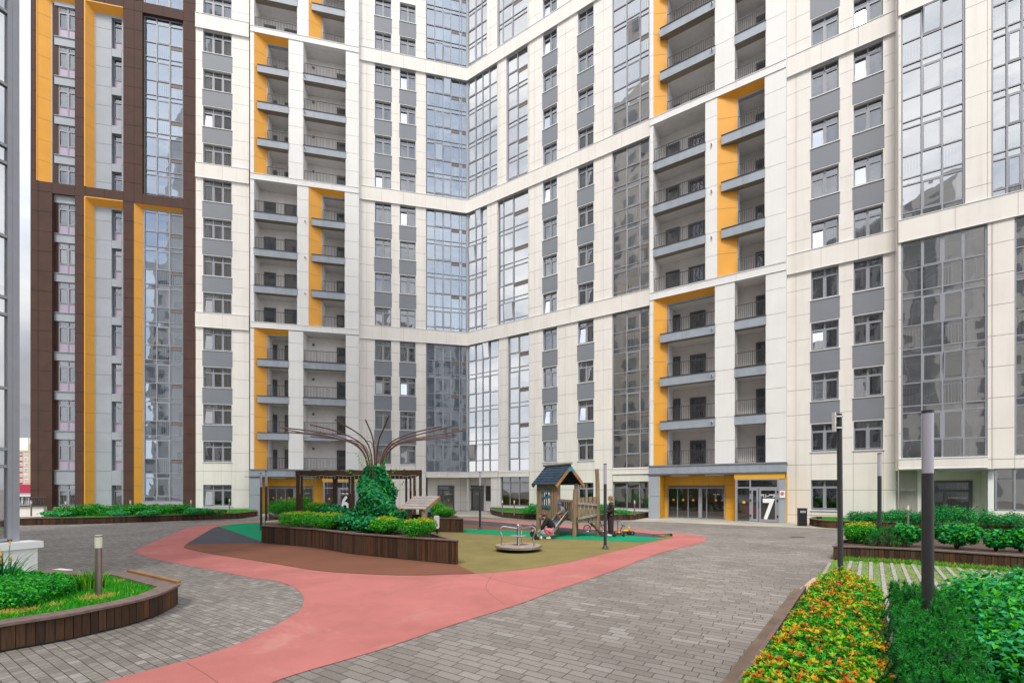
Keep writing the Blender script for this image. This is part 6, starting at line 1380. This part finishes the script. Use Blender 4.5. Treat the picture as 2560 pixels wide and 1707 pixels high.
# ================================================================ ROUNDABOUT
x, y = D(1295.5, 14.75); MG = thing('merry_go_round', 'small steel playground roundabout with three looped handrails', 'merry-go-round', (x, y, .012))
mb = MB(); mb.lathe((0, 0, 0), [(.71, .095), (.76, .105), (.76, .165), (.74, .172)], 48); mb.build('rim', [M['chrome']], MG)
mb = MB(); mb.lathe((0, 0, 0), [(.735, .16), (.735, .178), (.0, .182)], 48); mb.build('deck', [pbr('worn plywood deck', (.34, .27, .22), .75, .2, 5, .2, 40)], MG)
mb = MB(); mb.lathe((0, 0, 0), [(.28, 0), (.28, .1)], 20); mb.build('bearing', [M['black']], MG)
mb = MB(); mb.lathe((0, 0, 0), [(.05, .18), (.042, .22), (.04, .8)], 14); mb.lathe((0, 0, 0), [(.02, .8), (.035, .82), (.02, .85)], 10); mb.build('column', [M['chrome']], MG, smooth=True)
mb = MB(); mb.lathe((0, 0, 0), [(.06, .44), (.27, .468), (.27, .485), (.0, .49)], 24); mb.build('hand_wheel', [M['greyb']], MG)
for an in (rad(197), rad(-28), rad(78)):
    c, s = math.cos(an), math.sin(an); P = smooth_poly([(.04, .72), (.3, .76), (.5, .79), (.58, .74), (.6, .62), (.54, .45), (.56, .3), (.56, .17)], 4, False); mb = MB(); mb.tube([(r * c, r * s, z) for r, z in P], .022, 8); mb.build('handrail', [M['chrome']], MG, smooth=True)
# ================================================================ STREET FURNITURE
x, y = G(2005.5, 1314); TB = thing('litter_bin', 'black square litter bin standing right of entrance 7', 'bin', (x, y, 0), rad(-20)); mb = MB(); mb.box(-.2, .2, -.16, .16, .02, .92); mb.build('body', [M['black']], TB)
mb = MB(); mb.box(-.21, .21, -.17, .17, .92, .97); mb.build('lid', [M['post']], TB); mb = MB(); mb.box(-.13, .13, -.175, -.16, .72, .84); mb.build('slot', [M['farglass']], TB)
x, y = G(2008, 1293.5, .4); BL2 = thing('timber_block', 'small dark wooden block standing at the end of the right wing planter', 'block', (*G(2048, 1296, .4), .4)); mb = MB(); mb.box(-.12, .12, -.05, .05, 0, .12); mb.build('block', [WOODS[2]], BL2)
t = thing('drain_grate', 'rusty drain grate in the paving before the litter bin', 'grate', (*G(1994, 1342), .0)); mb = MB(); mb.box(-.26, .26, -.12, -.09, 0, .012); mb.box(-.26, .26, .09, .12, 0, .012)
for i in range(12): mb.box(-.25 + i * .045, -.23 + i * .045, -.09, .09, 0, .01)
mb.build('grate', [pbr('rusty iron', (.11, .05, .03), .8, .3, 20)], t)
for px, py, lb in ((1871, 1307.5, 'flat floor grille in the pale pavement before entrance 7'),): t = thing('floor_grille', lb, 'grille', (*G(px, py), .004)); mb = MB(); mb.box(-.3, .3, -.12, .12, 0, .004); mb.build('grille', [pbr('brass grille', (.3, .22, .13), .6, .2, 10)], t)
x, y = G(2045, 1360)
# leftover toy scooter lying on the path edge
GY = pbr('grass green plastic', (.02, .2, .06), .45, .1); x, y = G(1655, 1340.5)
t = thing('lying_scooter', 'green and black toy scooter lying flat at the tip of the playground', 'scooter', (x, y, .02), 0); mb = MB(); mb.tube([(-.36, .03, .06), (.2, 0, .08)], .016, 7); mb.tube([(-.36, -.1, .06), (-.36, .14, .06)], .016, 7); mb.build('handlebar', [M['black']], t)
mb = MB(); mb.hexa([(.12, -.06, .03), (.36, -.07, .03), (.38, .07, .03), (.12, .05, .03), (.12, -.06, .08), (.36, -.07, .13), (.38, .07, .13), (.12, .05, .08)]); mb.build('deck', [GY], t)
for dy in (-.1, .1): mb = MB(); mb.tube([(.36, dy - .015, .06), (.36, dy + .015, .06)], .05, 12); mb.build('wheel', [M['black']], t)
def wheel(root, c, r, ax=(0, 1, 0), w=.02, spokes=8, tyre='black'):
    ax = Vector(ax).normalized(); u_ = ax.cross(Vector((0, 0, 1))).normalized(); v_ = ax.cross(u_); mb = MB(); c = Vector(c)
    mb.tube([c + u_ * r * math.cos(k * math.pi / 12) + v_ * r * math.sin(k * math.pi / 12) for k in range(25)], w, 7, cap=False); wo = mb.build('wheel', [M[tyre]], root, smooth=True); mb = MB()
    for k in range(spokes): a = 2 * math.pi * k / spokes; mb.beam(c, c + (u_ * math.cos(a) + v_ * math.sin(a)) * (r - w * .8), .008, .008)
    mb.tube([c - ax * .03, c + ax * .03], .022, 8); mb.tube([c + u_ * (r - w) * math.cos(k * math.pi / 12) + v_ * (r - w) * math.sin(k * math.pi / 12) for k in range(25)], .006, 5, cap=False); mb.build('spokes', [M['chrome']], root)
M['yellow'] = pbr('yellow plastic', (.85, .42, .01), .4, .05)
x, y = D(1468, 21.2); x2, y2 = D(1506, 21.2); BK = thing('kids_bicycle', 'small black balance bike leaning behind the playhouse ramp', 'bicycle', (x, y, 0)); L2 = x2 - x
wheel(BK, (0, 0, .17), .155); wheel(BK, (L2, 0, .17), .155); mb = MB()
for a, b in (((0, 0, .17), (.28, 0, .32)), ((.28, 0, .32), (L2 - .1, 0, .42)), ((L2 - .1, 0, .48), (L2, 0, .17)), ((.25, 0, .32), (.22, 0, .44))): mb.tube([a, b], .016, 7)
mb.build('frame', [M['black']], BK); mb = MB(); mb.ell((.22, 0, .45), (.1, .05, .03), 10); mb.build('saddle', [M['black']], BK); mb = MB(); mb.tube([(L2 - .12, -.2, .5), (L2 - .12, .2, .5)], .014, 7); mb.build('handlebar', [M['black']], BK)
x, y = D(1544.5, 18.95); SC = thing('kick_scooter', 'black upright kids scooter beside the standing woman', 'scooter', (x, y, .02)); mb = MB(); mb.tube([(0, 0, .08), (0, 0, .62)], .016, 8); mb.tube([(0, 0, .62), (0, 0, .66)], .02, 8); mb.build('stem', [M['black']], SC)
mb = MB(); mb.tube([(-.11, 0, .64), (.11, 0, .64)], .013, 7); mb.build('handlebar', [M['black']], SC); mb = MB(); mb.box(-.16, .24, -.05, .05, .07, .1); mb.build('deck', [M['black']], SC)
for p in ((-.15, -.06), (-.15, .06), (.24, 0)): mb = MB(); mb.tube([(p[0], p[1] - .018, .055), (p[0], p[1] + .018, .055)], .052, 12); mb.build('wheel', [M['black']], SC)
x, y = D(1551, 19.7); RD = thing('ride_on_trike', 'yellow and black three wheeled ride-on toy right of the standing woman', 'tricycle', (x, y, .02))
for c in ((-.22, -.1, .085), (.03, -.16, .085)): wheel(RD, c, .07, (.2, 1, 0), .025, 6)
for c in ((.40, .1, .085), (.5, -.08, .085)): wheel(RD, c, .07, (.2, 1, 0), .03, 6)
mb = MB(); mb.ell((-.1, -.12, .12), (.13, .06, .045), 12); mb.build('front_fairing', [M['yellow']], RD, smooth=True); mb = MB(); mb.tube([(-.08, -.1, .1), (.12, -.05, .1), (.42, 0, .1)], .02, 8); mb.tube([(-.08, -.1, .1), (.06, -.08, .36), (.1, -.08, .42)], .018, 8); mb.build('frame', [M['black']], RD)
mb = MB(); mb.tube([(.0, -.16, .46), (.08, -.08, .42), (.2, -.02, .38)], .015, 8); mb.build('handlebar', [M['black']], RD); mb = MB(); mb.ell((.24, 0, .18), (.13, .09, .05), 12); mb.ell((.37, .02, .26), (.05, .09, .11), 12); mb.build('seat', [M['yellow']], RD, smooth=True)
# ================================================================ PEOPLE
def skin(name, V, E, m, parent, sub=2):
    me = bpy.data.meshes.new(name); me.from_pydata([v[:3] for v in V], E, []); o = bpy.data.objects.new(name, me); COL.objects.link(o)
    md = o.modifiers.new('s', 'SKIN'); md.use_smooth_shade = True
    for i, v in enumerate(V): r = v[3]; me.skin_vertices[0].data[i].radius = r if isinstance(r, tuple) else (r, r)
    me.skin_vertices[0].data[0].use_root = True; sb = o.modifiers.new('b', 'SUBSURF'); sb.levels = sub; sb.render_levels = sub
    dg = bpy.context.evaluated_depsgraph_get(); m2 = bpy.data.meshes.new_from_object(o.evaluated_get(dg)); bpy.data.objects.remove(o); m2.materials.clear(); m2.materials.append(m)
    m2.polygons.foreach_set('use_smooth', [True] * len(m2.polygons)); m2.name = name; return link(name, m2, parent)
def chain(V, E, pts, start=None):
    k = start
    for p in pts: V.append(p); n = len(V) - 1; (E.append((k, n)) if k is not None else None); k = n
    return k
def hand(V, E, w, d, side, palm=.045, s=1.0):
    # palm from wrist index w along d, five fingers and a thumb leaving the side
    p = Vector(V[w][:3]); d = Vector(d).normalized(); s_ = d.cross(Vector(side)).normalized(); n_ = s_.cross(d).normalized()
    c = p + d * .05 * s; k = chain(V, E, [(c.x, c.y, c.z, .022 * s)], w)
    for i, (o, L_) in enumerate(((-.027, .062), (-.009, .074), (.009, .07), (.027, .055))):
        a = c + d * .03 * s + s_ * o * s; b = a + (d * .8 + n_ * .35).normalized() * L_ * .5 * s; e = b + (d * .45 + n_ * .8).normalized() * L_ * .45 * s
        chain(V, E, [(a.x, a.y, a.z, .0095 * s), (b.x, b.y, b.z, .0085 * s), (e.x, e.y, e.z, .0075 * s)], k)
    a = p + d * .03 * s + s_ * -.03 * s; b = a + (d * .6 - s_ * .6 + n_ * .3).normalized() * .04 * s; chain(V, E, [(a.x, a.y, a.z, .011 * s), (b.x, b.y, b.z, .009 * s)], w)
M['skin'] = pbr('skin', (.52, .27, .18), .55, .06, 12); M['plum'] = pbr('plum brown tracksuit fabric', (.040, .022, .026), .9, .2, 8, .3, 60); M['wshoe'] = pbr('white trainer', (.75, .74, .74), .5, .05)
M['hairb'] = pbr('blond hair', (.30, .17, .06), .6, .25, 30, .3, 60, stretch=(1, 1, .3)); M['hairr'] = pbr('auburn hair', (.10, .04, .022), .6, .25, 30, .3, 60); M['jblack'] = pbr('black hooded jacket', (.012, .012, .014), .85, .2, 8, .3, 50)
M['pinkt'] = pbr('pink trousers', (.60, .20, .24), .85, .12, 6, .3, 50); M['navy'] = pbr('navy snowsuit', (.018, .021, .04), .8, .25, 8, .3, 40); M['hood'] = pbr('grey hoodie', (.22, .23, .27), .9, .15, 9, .3, 60); M['rusty'] = pbr('rust orange trousers', (.34, .13, .04), .9, .15, 9, .3, 60); M['cap'] = pbr('blue cap', (.03, .12, .42), .7, .1)
M['eye'] = pbr('dark eye', (.02, .015, .012), .3, 0); M['lip'] = pbr('lips', (.4, .13, .12), .5, 0)
def head(V, E, neck, up, fwd, s=1.0):
    """neck index, chin to crown as one skin chain plus nose"""
    p = Vector(V[neck][:3]); up = Vector(up).normalized(); f_ = Vector(fwd).normalized()
    a = p + up * .055 * s + f_ * .012 * s; b = p + up * .125 * s + f_ * .018 * s; c = p + up * .185 * s + f_ * .004 * s
    k1 = chain(V, E, [(*a, (.062 * s, .066 * s)), (*b, (.077 * s, .088 * s)), (*c, (.07 * s, .08 * s))], neck); nb = len(V) - 2
    n_ = b + f_ * .088 * s - up * .012 * s; chain(V, E, [(*n_, .012 * s)], nb); return b, up, f_
def face(parent, b, up, f_, s=1.0):
    sd_ = f_.cross(up).normalized(); mb = MB()
    for g in (-1, 1): mb.ell(b + f_ * .074 * s + sd_ * .03 * g * s + up * .008 * s, (.009 * s, .009 * s, .006 * s), 8)
    mb.build('eye', [M['eye']], parent); mb = MB(); mb.ell(b + f_ * .07 * s - up * .05 * s, (.02 * s, .012 * s, .006 * s), 8); mb.build('mouth', [M['lip']], parent)
    mb = MB()
    for g in (-1, 1): mb.ell(b + sd_ * .076 * g * s - f_ * .01 * s - up * .005 * s, (.012 * s, .018 * s, .028 * s), 8)
    mb.build('ear', [M['skin']], parent)
# standing woman, facing left (towards the playhouse), hands together holding a phone
x, y = D(1527, 19.15); WO = thing('person', 'woman with tied blond hair in dark plum tracksuit standing behind the lamp post', 'person', (x, y, .02)); V, E = [], []
V.append((0, 0, .92, .09)); s_ = chain(V, E, [(0.0, 0, 1.08, .085), (.015, 0, 1.24, .09), (.02, 0, 1.36, .085)], 0); nk = chain(V, E, [(.0, 0, 1.43, .045), (-.01, 0, 1.47, .045)], s_); hb = head(V, E, nk, (-.12, 0, 1), (-1, 0, -.35))
for g in (-1, 1):
    sh = chain(V, E, [(.02, .15 * g, 1.36, .05), (.05, .19 * g, 1.12, .042), (-.14, .12 * g, 1.02, .032), (-.22, .05 * g, 1.1, .024)], s_); hand(V, E, sh, (-1, 0, .35), (0, 0, 1))
    chain(V, E, [(0, .09 * g, .86, .085), (-.005, .1 * g, .48, .055), (.0, .1 * g, .09, .04), (-.05, .1 * g, .04, .035), (-.13, .1 * g, .03, .03)], 0)
bd = skin('body', V, E, M['skin'], WO); face(WO, *hb)
V, E = [(.0, 0, .80, (.155, .175))], []; s_ = chain(V, E, [(.0, 0, 1.0, (.14, .155)), (.015, 0, 1.2, (.14, .15)), (.02, 0, 1.36, (.12, .11))], 0); chain(V, E, [(.01, 0, 1.45, .06)], s_)
for g in (-1, 1): chain(V, E, [(.02, .15 * g, 1.35, .075), (.06, .21 * g, 1.12, .07), (-.12, .13 * g, 1.02, .06), (-.19, .07 * g, 1.08, .042)], s_)
skin('sweatshirt', V, E, M['plum'], WO)
V, E = [(0, 0, .93, (.145, .165))], []
for g in (-1, 1): chain(V, E, [(0, .09 * g, .84, .125), (-.005, .1 * g, .46, .11), (.0, .1 * g, .1, .105)], 0)
skin('trousers', V, E, M['plum'], WO)
for g in (-1, 1): V, E = [(.04, .1 * g, .045, .045)], []; chain(V, E, [(-.04, .1 * g, .045, .048), (-.14, .1 * g, .035, .035)], 0); skin('shoe', V, E, M['wshoe'], WO)
mb = MB(); b = hb[0]; mb.ell((b.x + .03, 0, b.z + .035), (.095, .09, .095), 14); mb.ell((b.x + .09, 0, b.z - .04), (.05, .055, .07), 12); mb.build('hair', [M['hairb']], WO, smooth=True)
mb = MB(); mb.hexa([(-.35, -.04, 1.12), (-.33, .04, 1.12), (-.325, .04, 1.125), (-.345, -.04, 1.125), (-.37, -.04, 1.25), (-.35, .04, 1.25), (-.345, .04, 1.25), (-.365, -.04, 1.25)]); ph = mb.build('phone', [M['black']], None, loc=(x, y, .02)); tag(ph, 'black phone in the hands of the standing woman', 'phone')
# crouching woman, facing left, hair tied with a white band
x, y = D(1373, 18.15); CW = thing('person', 'crouching woman in black hooded jacket and pink trousers tying a toddler\'s shoe', 'person', (x, y, .012)); V, E = [], []
V.append((.12, 0, .34, .12)); s_ = chain(V, E, [(.06, 0, .50, .11), (-.04, 0, .66, .11), (-.12, 0, .76, .09)], 0); nk = chain(V, E, [(-.18, 0, .82, .045), (-.22, 0, .85, .045)], s_); hb = head(V, E, nk, (-.55, 0, .6), (-.75, 0, -.7))
for g in (-1, 1):
    sh = chain(V, E, [(-.12, .14 * g, .74, .05), (-.22, .16 * g, .52, .042), (-.36, .08 * g, .34, .028)], s_); hand(V, E, sh, (-.8, 0, -.5), (0, 0, 1))
    chain(V, E, [(.1, .1 * g, .32, .09), (-.2, .13 * g, .42, .06), (-.02, .1 * g, .12, .045), (.0, .1 * g, .06, .035), (-.12, .1 * g, .035, .03)], 0)
skin('body', V, E, M['skin'], CW); face(CW, *hb)
V, E = [(.16, 0, .38, (.15, .17))], []; s_ = chain(V, E, [(.09, 0, .52, (.16, .17)), (-.02, 0, .66, (.16, .17)), (-.11, 0, .76, (.12, .12))], 0); chain(V, E, [(-.13, 0, .86, (.075, .09))], s_)
for g in (-1, 1): chain(V, E, [(-.12, .16 * g, .74, .08), (-.22, .18 * g, .54, .072), (-.33, .11 * g, .37, .05)], s_)
skin('jacket', V, E, M['jblack'], CW)
V, E = [(.12, 0, .31, (.15, .15))], []
for g in (-1, 1): chain(V, E, [(.06, .1 * g, .33, .11), (-.18, .13 * g, .41, .085), (-.08, .11 * g, .24, .075), (-.01, .1 * g, .12, .065)], 0)
skin('trousers', V, E, M['pinkt'], CW)
for g in (-1, 1): V, E = [(.06, .1 * g, .05, .048)], []; chain(V, E, [(-.04, .1 * g, .05, .048), (-.13, .1 * g, .035, .036)], 0); skin('shoe', V, E, M['wshoe'], CW)
mb = MB(); b = hb[0]; mb.ell((b.x + .05, 0, b.z + .035), (.10, .092, .10), 14); mb.tube([(b.x + .12, 0, b.z + .08), (b.x + .2, -.02, b.z + .02), (b.x + .24, -.03, b.z - .08)], [.035, .045, .02], 9); mb.build('hair', [M['hairr']], CW, smooth=True)
mb = MB(); mb.lathe((b.x + .12, 0, b.z + .06), [(.03, 0), (.045, .012), (.045, .028), (.03, .04)], 12); mb.build('hair_band', [M['pinkt']], CW)
# toddler sitting on the ground
x, y = D(1331, 17.95); TD = thing('person', 'toddler in navy snowsuit and blue hat sitting on the rubber ground', 'person', (x, y, .012)); k_ = .62; V, E = [], []
V.append((0, 0, .12, .09)); s_ = chain(V, E, [(-.01, 0, .22, .085), (0, 0, .32, .075)], 0); nk = chain(V, E, [(.01, 0, .37, .035)], s_); hb = head(V, E, nk, (.05, 0, 1), (1, 0, -.4), .9)
for g in (-1, 1): sh = chain(V, E, [(0, .1 * g, .31, .032), (.1, .12 * g, .21, .028), (.2, .07 * g, .15, .02)], s_); hand(V, E, sh, (1, 0, -.3), (0, 0, 1), s=.55); chain(V, E, [(.06, .07 * g, .09, .055), (.2, .09 * g, .09, .042), (.32, .08 * g, .05, .032), (.34, .08 * g, .09, .025)], 0)
skin('body', V, E, M['skin'], TD); face(TD, *hb, s=.9)
V, E = [(0, 0, .11, (.12, .13))], []; s_ = chain(V, E, [(-.015, 0, .22, (.125, .13)), (0, 0, .33, (.09, .1))], 0)
for g in (-1, 1): chain(V, E, [(0, .11 * g, .31, .058), (.1, .13 * g, .21, .05), (.17, .09 * g, .17, .036)], s_); chain(V, E, [(.08, .07 * g, .09, .07), (.2, .09 * g, .09, .062), (.29, .08 * g, .06, .052)], 0)
skin('snowsuit', V, E, M['navy'], TD)
for g in (-1, 1): mb = MB(); mb.ell((.35, .08 * g, .07), (.04, .035, .065), 10); mb.build('shoe', [M['wshoe'] if g < 0 else M['yellow']], TD, smooth=True)
mb = MB(); b = hb[0]; mb.ell((b.x - .012, 0, b.z + .03), (.092, .09, .09), 14); mb.ell((b.x - .01, 0, b.z + .125), (.02, .02, .02), 8); mb.build('hat', [pbr('slate blue knit hat', (.03, .05, .11), .9, .2, 20)], TD, smooth=True)
# child on the slide, leaning forwards to the left
x, y = D(1404, 19.2); CS = thing('person', 'small child in blue cap and grey hoodie sitting at the top of the slide', 'person', (x, y, .80)); V, E = [], []
V.append((.08, 0, .12, .085)); s_ = chain(V, E, [(.06, 0, .24, .08), (.0, 0, .38, .075)], 0); nk = chain(V, E, [(-.03, 0, .44, .033)], s_); hb = head(V, E, nk, (-.3, 0, 1), (-1, 0, -.5), .86)
for g in (-1, 1): sh = chain(V, E, [(0, .1 * g, .37, .032), (-.03, .13 * g, .24, .027), (-.15, .12 * g, .17, .02)], s_); hand(V, E, sh, (-1, 0, -.2), (0, 0, 1), s=.6); chain(V, E, [(.0, .06 * g, .1, .055), (-.1, .07 * g, .02, .042), (-.02, .07 * g, -.13, .032), (-.07, .07 * g, -.15, .025)], 0)
skin('body', V, E, M['skin'], CS); face(CS, *hb, s=.86)
V, E = [(.09, 0, .12, (.11, .12))], []; s_ = chain(V, E, [(.07, 0, .24, (.12, .125)), (.01, 0, .38, (.095, .1))], 0); chain(V, E, [(.06, 0, .45, (.06, .075))], s_)
for g in (-1, 1): chain(V, E, [(.01, .11 * g, .37, .056), (-.02, .14 * g, .25, .05), (-.11, .13 * g, .18, .038)], s_)
skin('hoodie', V, E, M['hood'], CS)
V, E = [(.09, 0, .1, (.11, .115))], []
for g in (-1, 1): chain(V, E, [(.0, .06 * g, .1, .075), (-.1, .07 * g, .02, .065), (-.03, .07 * g, -.1, .055)], 0)
skin('trousers', V, E, M['rusty'], CS)
for g in (-1, 1): mb = MB(); mb.ell((-.07, .07 * g, -.15), (.06, .035, .03), 10); mb.build('shoe', [M['jblack']], CS, smooth=True)
b = hb[0]; mb = MB(); mb.ell((b.x + .012, 0, b.z + .04), (.088, .086, .078), 14); mb.hexa([(b.x - .19, -.05, b.z + .0), (b.x - .06, -.07, b.z + .035), (b.x - .06, .07, b.z + .035), (b.x - .19, .05, b.z + .0), (b.x - .19, -.05, b.z + .012), (b.x - .06, -.07, b.z + .05), (b.x - .06, .07, b.z + .05), (b.x - .19, .05, b.z + .012)]); mb.build('cap', [M['cap']], CS, smooth=False)
